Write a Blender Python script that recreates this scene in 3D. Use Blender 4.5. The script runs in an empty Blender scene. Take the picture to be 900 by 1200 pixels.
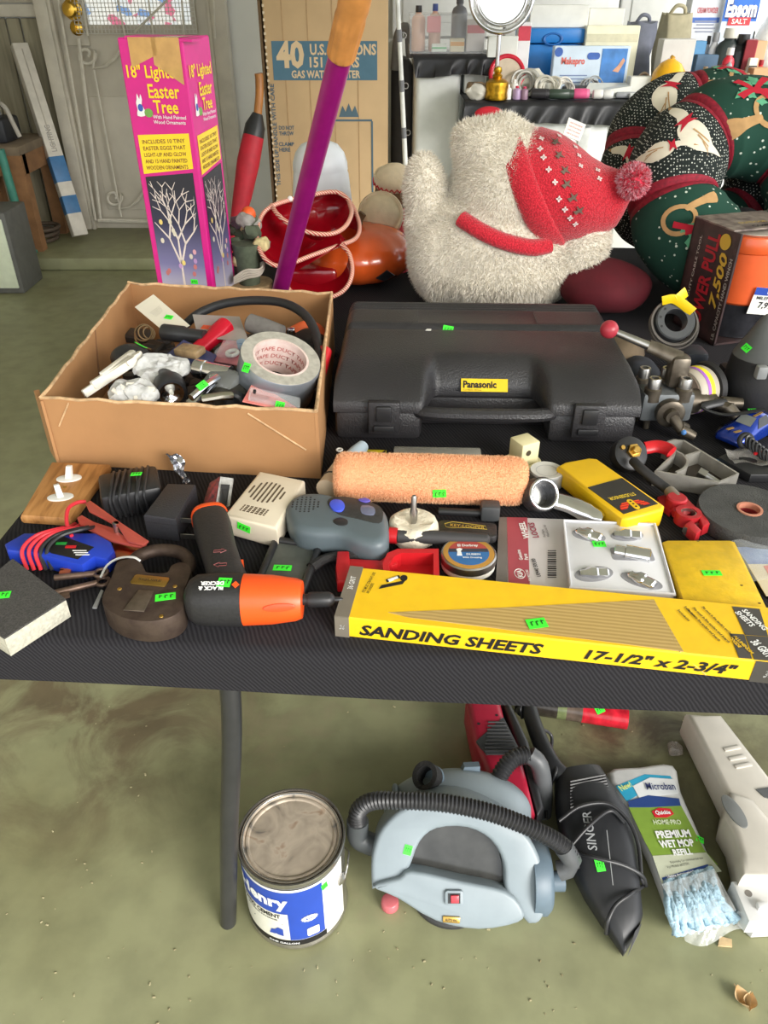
import bpy, bmesh, math, random
from mathutils import Vector, Matrix, Euler
from mathutils.bvhtree import BVHTree
random.seed(7)
SC = bpy.context.scene
COL = SC.collection
PI = math.pi
# ------------------------------------------------------------------ camera
CAM_H, PITCH, FPX = 1.29, math.radians(34), 900.0
cam_d = bpy.data.cameras.new('camera'); cam = bpy.data.objects.new('camera', cam_d); COL.objects.link(cam)
cam.location = (0, 0, CAM_H); cam.rotation_euler = (PI/2 - PITCH, 0, 0)
cam_d.sensor_fit = 'VERTICAL'; cam_d.sensor_height = 36; cam_d.lens = 36*FPX/1200; cam_d.clip_start = .02; cam_d.clip_end = 200
SC.camera = cam; CAMR = Euler((PI/2 - PITCH, 0, 0)).to_matrix()
# ------------------------------------------------------------------ daylight
wd = bpy.data.worlds.new('sky'); SC.world = wd; wd.use_nodes = True
bg = wd.node_tree.nodes['Background']; bg.inputs[0].default_value = (.93, .97, 1.0, 1); bg.inputs[1].default_value = 1.35
def portal(loc, rot, sx, sy):
    l = bpy.data.lights.new('daylight_portal', 'AREA'); l.shape = 'RECTANGLE'; l.size = sx; l.size_y = sy
    l.cycles.is_portal = True
    o = bpy.data.objects.new('daylight_portal', l); COL.objects.link(o); o.location = loc; o.rotation_euler = rot
    return o
portal((0.2, -1.6, 1.3), (PI/2, 0, 0), 5.6, 2.5)        # open garage door behind the camera (faces +y)
portal((3.0, 1.4, 1.3), (0, PI/2, 0), 2.5, 5.8)         # open side of the garage (faces -x)
sun_d = bpy.data.lights.new('sun', 'SUN'); sun_d.energy = 3.2; sun_d.angle = math.radians(32); sun_d.color = (1, .96, .9)
sun = bpy.data.objects.new('sun', sun_d); COL.objects.link(sun)
sun.rotation_euler = Vector((-.6, .7, -.43)).to_track_quat('-Z', 'Y').to_euler(); sun.location = (5, -4, 5)
vs = SC.view_settings
SC.display_settings.display_device = 'sRGB'
vs.view_transform = 'Standard'; vs.look = 'None'; vs.exposure = 0.75; vs.gamma = 1; vs.use_curve_mapping = False
# ------------------------------------------------------------------ pixel helpers: where a sight line meets a height z or a depth y
def W(px, py, z=.735):
    a = PITCH + math.atan((py-600)/FPX); h = CAM_H - z; d = h/math.tan(a)
    return Vector(((px-450)/FPX*(d*math.cos(PITCH)+h*math.sin(PITCH)), d, z))
def V(px, py, y):
    a = PITCH + math.atan((py-600)/FPX); h = y*math.tan(a)
    return Vector(((px-450)/FPX*(y*math.cos(PITCH)+h*math.sin(PITCH)), y, CAM_H-h))
# ------------------------------------------------------------------ materials
def lin(c):
    c = c/255; return c/12.92 if c <= .04045 else ((c+.055)/1.055)**2.4
def rgb(t): return (lin(t[0]), lin(t[1]), lin(t[2]), 1)
MATS = {}
def M(name, col, rough=.5, metal=0, var=.12, scale=25, bump=0, bscale=120, trans=0, alpha=1, col2=None, coat=0, spec=.5, emit=0, det=4, sss=0):
    if name in MATS: return MATS[name]
    m = bpy.data.materials.new(name); m.use_nodes = True; nt = m.node_tree; N = nt.nodes; L = nt.links
    b = N['Principled BSDF']
    b.inputs['Roughness'].default_value = rough; b.inputs['Metallic'].default_value = metal
    b.inputs['Transmission Weight'].default_value = trans; b.inputs['Alpha'].default_value = alpha
    b.inputs['Coat Weight'].default_value = coat; b.inputs['Specular IOR Level'].default_value = spec
    if sss: b.inputs['Subsurface Weight'].default_value = sss; b.inputs['Subsurface Scale'].default_value = .01
    c = rgb(col)
    tc = N.new('ShaderNodeTexCoord')
    if var or col2:
        n = N.new('ShaderNodeTexNoise'); n.inputs['Scale'].default_value = scale; n.inputs['Detail'].default_value = det
        L.new(tc.outputs['Object'], n.inputs['Vector'])
        r = N.new('ShaderNodeValToRGB')
        c2 = rgb(col2) if col2 else tuple(min(1, x*(1+var)) for x in c[:3])+(1,)
        c1 = c if col2 else tuple(x*(1-var) for x in c[:3])+(1,)
        r.color_ramp.elements[0].color = c1; r.color_ramp.elements[1].color = c2
        r.color_ramp.elements[0].position = .33; r.color_ramp.elements[1].position = .67
        L.new(n.outputs['Fac'], r.inputs['Fac']); L.new(r.outputs['Color'], b.inputs['Base Color'])
    else: b.inputs['Base Color'].default_value = c
    if bump:
        n2 = N.new('ShaderNodeTexNoise'); n2.inputs['Scale'].default_value = bscale; n2.inputs['Detail'].default_value = 3
        L.new(tc.outputs['Object'], n2.inputs['Vector'])
        bp = N.new('ShaderNodeBump'); bp.inputs['Strength'].default_value = min(1, bump); bp.inputs['Distance'].default_value = .002
        L.new(n2.outputs['Fac'], bp.inputs['Height']); L.new(bp.outputs['Normal'], b.inputs['Normal'])
    if emit: b.inputs['Emission Color'].default_value = c; b.inputs['Emission Strength'].default_value = emit
    m.diffuse_color = c
    MATS[name] = m; return m
def nodes(m):
    return m.node_tree.nodes, m.node_tree.links, m.node_tree.nodes['Principled BSDF']
def ramp(N, stops, interp='LINEAR'):
    r = N.new('ShaderNodeValToRGB'); cr = r.color_ramp; cr.interpolation = interp
    while len(cr.elements) < len(stops): cr.elements.new(.5)
    for e, (p, c) in zip(cr.elements, stops): e.position = p; e.color = c if len(c) == 4 else rgb(c)
    return r
# ------------------------------------------------------------------ mesh building
def T(x=0, y=0, z=0): return Matrix.Translation((x, y, z))
def R(a, ax='Z'): return Matrix.Rotation(a, 4, ax)
def RD(a, ax='Z'): return Matrix.Rotation(math.radians(a), 4, ax)
def S(x, y=None, z=None):
    y = x if y is None else y; z = x if z is None else z
    return Matrix.Diagonal((x, y, z, 1))
def frame(o, x, y):
    """matrix with origin o, x axis along x, y axis towards y, z their normal"""
    x = Vector(x).normalized(); z = x.cross(Vector(y)).normalized(); y = z.cross(x)
    m = Matrix.Identity(4)
    for i in range(3): m[i][0] = x[i]; m[i][1] = y[i]; m[i][2] = z[i]; m[i][3] = o[i]
    return m
class G:
    def __init__(s): s.v = []; s.f = []
    def add(s, vs, fs, m=None):
        k = len(s.v)
        if m is not None: vs = [m @ Vector(p) for p in vs]
        s.v += [tuple(p) for p in vs]; s.f += [tuple(i+k for i in f) for f in fs]; return s
    def box(s, c, d, m=None):
        x, y, z = c; a, b, e = d[0]/2, d[1]/2, d[2]/2
        vs = [(x+i*a, y+j*b, z+k*e) for k in (-1, 1) for j in (-1, 1) for i in (-1, 1)]
        return s.add(vs, [(0,2,3,1), (4,5,7,6), (0,1,5,4), (2,6,7,3), (0,4,6,2), (1,3,7,5)], m)
    def rbox(s, c, d, r=.003, seg=2, m=None, only=None):
        bm = bmesh.new(); bmesh.ops.create_cube(bm, size=1)
        for v in bm.verts: v.co = Vector((c[0]+v.co.x*d[0], c[1]+v.co.y*d[1], c[2]+v.co.z*d[2]))
        ed = bm.edges[:] if only is None else [e for e in bm.edges if abs((e.verts[0].co-e.verts[1].co).normalized()['xyz'.index(only)]) > .9]
        bmesh.ops.bevel(bm, geom=ed, offset=min(r, .49*min(d)), segments=seg, affect='EDGES', profile=.5)
        return s.frombm(bm, m)
    def frombm(s, bm, m=None):
        bm.verts.index_update()
        s.add([v.co.copy() for v in bm.verts], [tuple(v.index for v in f.verts) for f in bm.faces], m); bm.free(); return s
    def loft(s, rings, caps=True, closed=False, m=None):
        n = len(rings[0]); vs = [p for r in rings for p in r]; fs = []
        K = len(rings)
        for i in range(K if closed else K-1):
            j = (i+1) % K
            for k in range(n): fs.append((i*n+k, i*n+(k+1) % n, j*n+(k+1) % n, j*n+k))
        if caps and not closed: fs.append(tuple(range(n-1, -1, -1))); fs.append(tuple((K-1)*n+k for k in range(n)))
        return s.add(vs, fs, m)
    def grid(s, fn, nu, nv, m=None, cu=False, cv=False):
        a = nu if cu else nu+1; b = nv if cv else nv+1
        vs = [fn(i/nu, j/nv) for j in range(b) for i in range(a)]; fs = []
        for j in range(nv):
            for i in range(nu):
                i2 = (i+1) % a; j2 = (j+1) % b
                fs.append((j*a+i, j*a+i2, j2*a+i2, j2*a+i))
        return s.add(vs, fs, m)
    def cyl(s, p0, p1, r0, r1=None, n=20, caps=True, m=None):
        r1 = r0 if r1 is None else r1
        p0 = Vector(p0); p1 = Vector(p1); d = (p1-p0).normalized()
        u = d.orthogonal().normalized(); w = d.cross(u)
        ring = lambda p, r: [p + (u*math.cos(2*PI*k/n)+w*math.sin(2*PI*k/n))*r for k in range(n)]
        return s.loft([ring(p0, r0), ring(p1, r1)], caps, m=m)
    def tube(s, pts, r, n=8, closed=False, m=None, flat=1):
        P = [Vector(p) for p in pts]; K = len(P); rings = []; u = None
        for i in range(K):
            a = P[(i-1) % K] if (closed or i) else P[0]; b = P[(i+1) % K] if (closed or i < K-1) else P[-1]
            d = (b-a).normalized()
            if u is None: u = d.orthogonal().normalized()
            u = (u - d*u.dot(d)).normalized(); w = d.cross(u)
            rr = r[i] if isinstance(r, (list, tuple)) else r
            rings.append([P[i]+(u*math.cos(2*PI*k/n)+w*math.sin(2*PI*k/n)*flat)*rr for k in range(n)])
        return s.loft(rings, True, closed, m)
    def lathe(s, prof, n=32, m=None, closed=False):
        rings = [[(max(r, 1e-5)*math.cos(2*PI*k/n), max(r, 1e-5)*math.sin(2*PI*k/n), z) for k in range(n)] for r, z in prof]
        return s.loft(rings, not closed, closed, m)
    def prism(s, poly, z0, z1, m=None, bev=0, seg=2):
        n = len(poly)
        if bev:
            bm = bmesh.new(); vb = [bm.verts.new((x, y, z0)) for x, y in poly]; vt = [bm.verts.new((x, y, z1)) for x, y in poly]
            bm.faces.new(vb[::-1]); bm.faces.new(vt)
            for k in range(n): bm.faces.new((vb[k], vb[(k+1) % n], vt[(k+1) % n], vt[k]))
            bmesh.ops.recalc_face_normals(bm, faces=bm.faces[:])
            ed = [e for e in bm.edges if abs(e.verts[0].co.z-e.verts[1].co.z) < 1e-9]
            bmesh.ops.bevel(bm, geom=ed, offset=bev, segments=seg, affect='EDGES', profile=.5)
            return s.frombm(bm, m)
        vs = [(x, y, z0) for x, y in poly]+[(x, y, z1) for x, y in poly]
        fs = [tuple(range(n-1, -1, -1)), tuple(range(n, 2*n))]+[(k, (k+1) % n, n+(k+1) % n, n+k) for k in range(n)]
        return s.add(vs, fs, m)
    def sphere(s, c, r, nu=24, nv=14, m=None):
        r = (r, r, r) if not hasattr(r, '__len__') else r
        rings = []
        for j in range(nv+1):
            t = PI*min(max(j/nv, .004), .996)
            rings.append([(c[0]+r[0]*math.sin(t)*math.cos(2*PI*k/nu), c[1]+r[1]*math.sin(t)*math.sin(2*PI*k/nu), c[2]-r[2]*math.cos(t)) for k in range(nu)])
        return s.loft(rings, True, m=m)
    def torus(s, c, R_, r, nu=32, nv=10, m=None):
        return s.grid(lambda u, v: (c[0]+(R_+r*math.cos(2*PI*v))*math.cos(2*PI*u), c[1]+(R_+r*math.cos(2*PI*v))*math.sin(2*PI*u), c[2]+r*math.sin(2*PI*v)), nu, nv, m, True, True)
    def noise(s, amp, sc=10, seed=0):
        from mathutils import noise as nz
        o = Vector((seed*3.1, seed*1.7, 0)); out = []
        for p in s.v:
            q = Vector(p)*sc+o; out.append(tuple(Vector(p)+Vector(nz.noise_vector(q))*amp))
        s.v = out; return s
def obj(name, g, mat, parent=None, smooth=35, m=None):
    me = bpy.data.meshes.new(name); me.from_pydata(g.v, [], g.f); me.validate(); me.update()
    bm = bmesh.new(); bm.from_mesh(me); bmesh.ops.recalc_face_normals(bm, faces=bm.faces[:]); bm.to_mesh(me); bm.free()
    if smooth:
        me.shade_smooth()
        if smooth < 180: me.set_sharp_from_angle(angle=math.radians(smooth))
    if mat: me.materials.append(mat)
    o = bpy.data.objects.new(name, me); COL.objects.link(o)
    if parent: o.parent = parent
    if m is not None: o.matrix_basis = m
    return o
def tag(o, label, cat, group=None, kind=None):
    if label: o['label'] = label
    if cat: o['category'] = cat
    if group: o['group'] = group
    if kind: o['kind'] = kind
    return o
def thing(name, label, cat, loc=(0, 0, 0), rz=0, group=None, m=None):
    o = bpy.data.objects.new(name, None); COL.objects.link(o); o.empty_display_size = .02
    o.matrix_basis = m if m is not None else (Matrix.Translation(loc) @ RD(rz))
    return tag(o, label, cat, group)
def struct(name, g, mat, label=None, smooth=35):
    o = obj(name, g, mat, None, smooth); o['kind'] = 'structure'
    if label: o['label'] = label
    return o
def wm(o):
    m = o.matrix_basis.copy()
    while o.parent: o = o.parent; m = o.matrix_basis @ m
    return m
def tree(o):
    r = [o]
    for c in COL.objects:
        if c.parent == o: r += tree(c)
    return r
# ------------------------------------------------------------------ flat print
FONTCU = {}
def textmesh(s, bold=0, shear=0, space=1):
    cu = bpy.data.curves.new('t', 'FONT'); cu.body = s; cu.size = 1; cu.offset = bold; cu.shear = shear; cu.space_character = space
    cu.resolution_u = 2
    o = bpy.data.objects.new('t', cu); COL.objects.link(o)
    dg = bpy.context.evaluated_depsgraph_get(); dg.update()
    me = bpy.data.meshes.new_from_object(o.evaluated_get(dg))
    bpy.data.objects.remove(o); bpy.data.curves.remove(cu)
    return me
def text(s, w, h, mat, parent, m, name='lettering', bold=.02, shear=0, space=1, warp=None):
    """letters filling w x h (h None keeps the aspect), centred on the origin of m, lying in its xy plane"""
    me = textmesh(s, bold, shear, space)
    if not len(me.vertices): return None
    xs = [v.co.x for v in me.vertices]; ys = [v.co.y for v in me.vertices]
    sx = w/(max(xs)-min(xs)); sy = h/(max(ys)-min(ys)) if h else sx
    cx = (max(xs)+min(xs))/2; cy = (max(ys)+min(ys))/2
    for v in me.vertices:
        p = Vector(((v.co.x-cx)*sx, (v.co.y-cy)*sy, 0)); v.co = warp(p) if warp else p
    me.materials.clear(); me.materials.append(mat)
    o = bpy.data.objects.new(name, me); COL.objects.link(o); o.parent = parent; o.matrix_basis = m
    return o
def panel(name, w, h, mat, parent, m, t=.0004, r=0):
    g = G()
    if r:
        poly = []
        for (cx, cy, a0) in ((w/2-r, h/2-r, 0), (-w/2+r, h/2-r, 90), (-w/2+r, -h/2+r, 180), (w/2-r, -h/2+r, 270)):
            for k in range(5): a = math.radians(a0+k*22.5); poly.append((cx+r*math.cos(a), cy+r*math.sin(a)))
        g.prism(poly, 0, t)
    else: g.box((0, 0, t/2), (w, h, t))
    return obj(name, g, mat, parent, 0, m)
def ell(rx, ry, n=32, cx=0, cy=0, a0=0, a1=360):
    full = abs(a1-a0) >= 360
    return [(cx+rx*math.cos(math.radians(a0+(a1-a0)*k/(n if full else n-1))), cy+ry*math.sin(math.radians(a0+(a1-a0)*k/(n if full else n-1)))) for k in range(n)]
def rrect(w, h, r, cx=0, cy=0, n=5):
    poly = []
    for (x, y, a0) in ((w/2-r, h/2-r, 0), (-w/2+r, h/2-r, 90), (-w/2+r, -h/2+r, 180), (w/2-r, -h/2+r, 270)):
        for k in range(n): a = math.radians(a0+k*90/(n-1)); poly.append((cx+x+r*math.cos(a), cy+y+r*math.sin(a)))
    return poly
def smoothpath(pts, n=6, closed=False):
    P = [Vector(p) for p in pts]; K = len(P); out = []
    for i in range(K if closed else K-1):
        p0 = P[(i-1) % K] if (closed or i) else P[0]*2-P[1]; p1 = P[i]; p2 = P[(i+1) % K]
        p3 = P[(i+2) % K] if (closed or i < K-2) else P[-1]*2-P[-2]
        for k in range(n):
            t = k/n
            out.append(.5*((2*p1)+(p2-p0)*t+(2*p0-5*p1+4*p2-p3)*t*t+(3*p1-p0-3*p2+p3)*t**3))
    if not closed: out.append(P[-1])
    return out
def hit(root, px, py):
    """where the sight line through a pixel first meets a thing, with the normal there"""
    o0 = Vector((0, 0, CAM_H)); d = (CAMR @ Vector(((px-450)/FPX, (600-py)/FPX, -1))).normalized()
    best = None
    for o in tree(root):
        if o.type != 'MESH' or o.get('kind') == 'stuff': continue
        mw = wm(o)
        t = BVHTree.FromPolygons([mw @ v.co for v in o.data.vertices], [p.vertices[:] for p in o.data.polygons])
        h = t.ray_cast(o0, d)
        if h[0] is not None and (best is None or h[3] < best[2]):
            n = h[1] if h[1].dot(d) < 0 else -h[1]; best = (h[0], n, h[3])
    return best
NEON = None
def sticker(root, px, py, w=.019, h=.011, rot=0, part=None, name='price_sticker', mat=None):
    """neon green price sticker stuck on the surface seen at a pixel"""
    b = hit(part or root, px, py)
    if b is None: print('NO STICKER HIT', root.name, px, py); return None
    p, n, _ = b
    up = (Vector((0, 0, 1)) if abs(n.z) < .8 else Vector((0, 1, 0)))
    up = (up-n*up.dot(n)).normalized(); x = up.cross(n)
    c, s_ = math.cos(math.radians(rot)), math.sin(math.radians(rot))
    m = frame(p+n*.0006, x*c+up*s_, up*c-x*s_)
    host = root
    while host.parent: host = host.parent
    loc = wm(host).inverted() @ m
    o = panel(name, w, h, mat or M('neon_green', (70, 255, 60), .55, var=.05), host, loc)
    g = G()
    for k in range(3):
        x0 = -w*.28+k*w*.27
        g.box((x0, random.uniform(-.1, .1)*h, .0008), (w*.05, h*.42, .0002)); g.box((x0+w*.07, h*.15, .0008), (w*.11, h*.08, .0002))
    obj('ink_mark', g, M('ink', (20, 60, 25), .6, var=0), o, 0)
    if name == 'price_sticker': o['label'] = 'neon green price sticker'
    return o
# ================================================================== the setting
def floor_mat():
    m = M('green_painted_concrete', (140, 145, 104), .55, var=0); N, L, b = nodes(m)
    tc = N.new('ShaderNodeTexCoord')
    n1 = N.new('ShaderNodeTexNoise'); n1.inputs['Scale'].default_value = 1.7; n1.inputs['Detail'].default_value = 7
    n2 = N.new('ShaderNodeTexNoise'); n2.inputs['Scale'].default_value = 14; n2.inputs['Detail'].default_value = 6
    L.new(tc.outputs['Object'], n1.inputs['Vector']); L.new(tc.outputs['Object'], n2.inputs['Vector'])
    r1 = ramp(N, [(.3, (126, 124, 90)), (.5, (144, 145, 110)), (.75, (152, 152, 120))]); L.new(n1.outputs['Fac'], r1.inputs['Fac'])
    # brown scuffed patches
    def patch(c, rad, lo, hi, col, amt, prev):
        d = N.new('ShaderNodeVectorMath'); d.operation = 'DISTANCE'; d.inputs[1].default_value = c
        L.new(tc.outputs['Object'], d.inputs[0])
        mr = N.new('ShaderNodeMapRange'); mr.inputs[1].default_value = rad; mr.inputs[2].default_value = rad*.3
        L.new(d.outputs['Value'], mr.inputs[0])
        rr = ramp(N, [(lo, (0, 0, 0, 1)), (hi, (1, 1, 1, 1))]); L.new(n3.outputs['Fac'], rr.inputs['Fac'])
        mu = N.new('ShaderNodeMath'); mu.operation = 'MULTIPLY'; L.new(mr.outputs[0], mu.inputs[0]); L.new(rr.outputs[0], mu.inputs[1])
        m2 = N.new('ShaderNodeMath'); m2.operation = 'MULTIPLY'; m2.inputs[1].default_value = amt; L.new(mu.outputs[0], m2.inputs[0])
        mx = N.new('ShaderNodeMixRGB'); mx.inputs[2].default_value = rgb(col); L.new(m2.outputs[0], mx.inputs[0]); L.new(prev, mx.inputs[1])
        return mx.outputs[0]
    n3 = N.new('ShaderNodeTexNoise'); n3.inputs['Scale'].default_value = 5.5; n3.inputs['Detail'].default_value = 9; n3.inputs['Roughness'].default_value = .65
    n3.inputs['Distortion'].default_value = .6; L.new(tc.outputs['Object'], n3.inputs['Vector'])
    c = r1.outputs[0]
    c = patch((-.62, 1.18, 0), .50, .42, .58, (92, 72, 56), .75, c)
    c = patch((.52, 1.15, 0), .45, .40, .60, (70, 54, 44), .8, c)
    c = patch((.0, 1.0, 0), .5, .52, .62, (150, 138, 112), .5, c)
    mx = N.new('ShaderNodeMixRGB'); mx.blend_type = 'MULTIPLY'; mx.inputs[0].default_value = .5
    r2 = ramp(N, [(.3, (205, 205, 205)), (.6, (255, 255, 255))]); L.new(n2.outputs['Fac'], r2.inputs['Fac'])
    L.new(c, mx.inputs[1]); L.new(r2.outputs[0], mx.inputs[2]); L.new(mx.outputs[0], b.inputs['Base Color'])
    rr = ramp(N, [(.3, (.36,)*3+(1,)), (.7, (.6,)*3+(1,))]); L.new(n1.outputs['Fac'], rr.inputs['Fac']); L.new(rr.outputs[0], b.inputs['Roughness'])
    bp = N.new('ShaderNodeBump'); bp.inputs['Strength'].default_value = .25; bp.inputs['Distance'].default_value = .004
    L.new(n2.outputs['Fac'], bp.inputs['Height']); L.new(bp.outputs[0], b.inputs['Normal'])
    return m
struct('floor', G().box((0, 1.4, -.05), (8, 8, .1)), floor_mat(), 'green painted concrete garage floor', 0)
YB = 5.05
wallm = M('beige_wall', (190, 182, 164), .8, var=.06, scale=3)
whitew = M('white_wall', (226, 227, 222), .7, var=.04, scale=3)
# back wall with a window opening at the right
wx0, wx1, wz0, wz1 = 2.02, 2.85, 1.08, 2.0
g = G(); 
g.box((-1.5, YB+.06, 1.3), (2.6, .12, 2.6)); 
g.box((.91, YB+.06, 1.3), (2.22, .12, 2.6)); g.box((wx0+.415, YB+.06, wz0/2), (.83, .12, wz0)); g.box((wx0+.415, YB+.06, (2.6+wz1)/2), (.83, .12, 2.6-wz1)); g.box((3.4, YB+.06, 1.3), (1.1, .12, 2.6))
wb = struct('wall_back', g, whitew, 'pale back wall of the garage', 0)
struct('wall_left', G().box((-2.66, 1.7, 1.3), (.12, 6.8, 2.6)), wallm, None, 0)
struct('ceiling', G().box((.2, 1.7, 2.65), (6, 6.8, .1)), whitew, None, 0)
# beige wood panelling left of the door, plank by plank, with a rail above
pk = M('grey_green_panelling', (128, 122, 100), .7, var=0); N, L, b = nodes(pk)
tc = N.new('ShaderNodeTexCoord'); mp = N.new('ShaderNodeMapping'); mp.inputs['Scale'].default_value = (30, 30, 2.5)
nz = N.new('ShaderNodeTexNoise'); nz.inputs['Scale'].default_value = 1; nz.inputs['Detail'].default_value = 6
r = ramp(N, [(.3, (116, 110, 90)), (.6, (158, 151, 128))]); L.new(tc.outputs['Object'], mp.inputs[0]); L.new(mp.outputs[0], nz.inputs['Vector']); L.new(nz.outputs['Fac'], r.inputs[0]); L.new(r.outputs[0], b.inputs['Base Color'])
x = -2.58; ws = [.07, .19, .09, .14, .08, .16]
for w_ in ws:
    obj('plank', G().rbox((x+w_/2, YB-.012, .63), (w_-.008, .022, 1.1), .004, 1), pk, wb, 0); x += w_
trimm = M('old_white_paint', (206, 199, 184), .55, var=.1, scale=9)
t = struct('trim_1', G().rbox((-2.21, YB-.02, 1.215), (.76, .035, .06), .006).box((-2.21, YB-.012, 1.235), (.76, .02, .02)), trimm, 'painted rail above the wood panelling')
struct('trim_2', G().box((-2.21, YB-.008, 1.75), (.76, .012, 1.0)), wallm, 'plain beige panel above the rail', 0)
# concrete landing in front of the door
struct('landing_step', G().rbox((-1.2, 4.69, .035), (2.8, .7, .07), .012), MATS['green_painted_concrete'], 'low green painted concrete step in front of the door')
# ---------------------------------------------------------------- door with security grille
DX0, DX1 = -1.83, -.93
dr = bpy.data.objects.new('door_1', None); COL.objects.link(dr); dr.location = (0, YB-.03, .07); dr['kind'] = 'structure'; dr['label'] = 'old white door with scrolled security grille and brass locks'
dw = M('door_paint', (206, 199, 184), .5, var=.07, scale=6)
obj('slab', G().rbox((-1.38, 0, 1.0), (.86, .04, 2.0), .004).rbox((-1.56, -.024, .42), (.3, .012, .62), .01).rbox((-1.2, -.024, .42), (.3, .012, .62), .01), dw, dr)
obj('jamb', G().rbox((DX0-.025, -.02, 1.03), (.075, .09, 2.06), .01).rbox((DX0+.022, -.035, 1.03), (.02, .05, 2.06), .004), trimm, dr)
obj('jamb', G().rbox((DX1+.03, -.02, 1.03), (.085, .09, 2.06), .01).rbox((DX1-.022, -.035, 1.03), (.02, .05, 2.06), .004), trimm, dr)
obj('header', G().rbox((-1.38, -.02, 2.05), (1.05, .09, .09), .01), trimm, dr)
def DP(px, py, dy=-.07):
    p = V(px, py, YB-.03+dy); return (p.x, dy, p.z-.07)
a = DP(112, 20); c_ = DP(248, 37)
glassm = M('lit_glass', (205, 220, 232), .25, var=.5, scale=30, col2=(238, 240, 236))
stn = M('stained_glass', (235, 235, 230), .3, var=0, emit=.001); N, L, b = nodes(stn)
tc = N.new('ShaderNodeTexCoord'); vo = N.new('ShaderNodeTexVoronoi'); vo.inputs['Scale'].default_value = 22; L.new(tc.outputs['Object'], vo.inputs['Vector'])
r = ramp(N, [(0, (232, 238, 240)), (.30, (222, 120, 150)), (.40, (240, 242, 238)), (.62, (130, 165, 215)), (.70, (240, 240, 235)), (.86, (235, 220, 140)), (.93, (236, 240, 240))], 'CONSTANT'); L.new(vo.outputs['Color'], r.inputs[0]); L.new(r.outputs[0], b.inputs['Base Color']); L.new(r.outputs[0], b.inputs['Emission Color']); b.inputs['Emission Strength'].default_value = .35  # the pane's own glow stands in for daylight behind the door
wcx, wcz = -1.355, 1.5
obj('door_window', G().rbox((wcx, -.026, wcz), (.66, .02, .92), .006), trimm, dr)
pn = obj('pane', G().box((wcx+.02, -.040, wcz), (.56, .006, .84)), stn, dr, 0); pn['label'] = 'bright pane with coloured picture behind the mesh'
g = G()
for k in range(34):
    xx = wcx-.33+k*.02; g.box((xx, -.060, wcz), (.0035, .003, .92))
for k in range(46): g.box((wcx, -.060, wcz-.46+k*.02), (.66, .003, .0035))
ms = obj('wire_mesh', g, M('screen_mesh', (214, 212, 204), .5, var=0), dr, 0)
gm = M('grille_paint', (214, 208, 194), .45, var=.08)
g = G()
def bar(p, q, rad=.006): g.tube([DP(*p), DP(*q)], rad, 6)
bar((92, 45), (118, 258), .010); bar((68, 0), (112, 258), .008); bar((115, 258), (262, 262), .012)
obj('grille_frame', g, gm, dr)
for p, q in (((138, 0), (147, 45)), ((174, 0), (180, 45)), ((213, 0), (216, 45)), ((96, 0), (103, 42)), ((250, 0), (252, 45)), ((110, 82), (142, 254)), ((196, 0), (157, 38))):
    g = G(); bar(p, q); obj('grille_bar', g, gm, dr)
for ctr, s_ in (((101, 64), 1), ((133, 231), .85)):
    pts = []
    for k in range(26):
        a_ = math.radians(-40+k*17); rr = (3+k*.42)*s_ if k < 22 else 12.2*s_
        pts.append((ctr[0]+rr*math.cos(a_)*.95, ctr[1]-rr*math.sin(a_)))
    pts += [(ctr[0]+8*s_, ctr[1]+16*s_), (ctr[0]+22*s_, ctr[1]+14*s_), (ctr[0]+34*s_, ctr[1]+4*s_), (ctr[0]+48*s_, ctr[1]-18*s_)]
    g = G(); g.tube([DP(x_, y_) for x_, y_ in pts], .008, 6); obj('scroll', g, gm, dr)
g = G(); a = DP(83, 20); g.rbox((a[0], -.03, a[2]+.03), (.13, .02, .33), .004); obj('lock_plate', g, trimm, dr)
brass = M('polished_brass', (205, 165, 70), .18, 1, var=.08)
a = DP(83, 11); obj('door_knob', G().lathe([(.052, 0), (.05, .006), (.02, .012), (.018, .03), (.036, .038), (.04, .055), (.03, .068), (0, .072)], 24, T(a[0], -.04, a[2]) @ R(PI/2, 'X')), brass, dr)
a = DP(88.5, 33); obj('deadbolt', G().lathe([(.038, 0), (.036, .012), (.026, .018), (0, .02)], 24, T(a[0], -.04, a[2]) @ R(PI/2, 'X')).box((a[0], -.066, a[2]), (.008, .02, .03)), brass, dr)
# ---------------------------------------------------------------- white sectional garage door behind the counter
gd = bpy.data.objects.new('door_2', None); COL.objects.link(gd); gd.location = (0, YB-.05, 0); gd['kind'] = 'structure'; gd['label'] = 'white sectional panel door behind the crowded counter'
gw = M('white_panel_paint', (232, 233, 230), .5, var=.03)
for k in range(4):
    for j in range(3):
        obj('door_panel', G().rbox((.35+j*.62, 0, .28+k*.54), (.61, .04, .53), .012).rbox((.35+j*.62, -.02, .28+k*.54), (.5, .02, .4), .01), gw, gd)
# window at the right
wn = bpy.data.objects.new('window_1', None); COL.objects.link(wn); wn.location = (wx0+.415, YB, (wz0+wz1)/2); wn['kind'] = 'structure'; wn['label'] = 'bright window behind the counter at the right'
g = G()
for sx in (-1, 0, 1): g.box((sx*.395, 0, 0), (.04, .06, .92))
for sz in (-1, 1): g.box((0, 0, sz*.44), (.83, .06, .04))
obj('window_frame', g, gw, wn, 0)
obj('window_sill', G().rbox((0, -.06, -.475), (.9, .12, .03), .006), gw, wn)
obj('pane', G().box((0, .01, 0), (.79, .004, .86)), M('clear_pane', (245, 250, 250), .02, var=0, trans=1, alpha=.25), wn, 0)
# outside, level with the floor: driveway seen through the openings only
struct('driveway', G().box((0, 0, -.12), (40, 40, .04)), M('driveway_concrete', (170, 166, 158), .85, var=.1, scale=2), 'pale concrete driveway outside the garage', 0)
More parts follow.
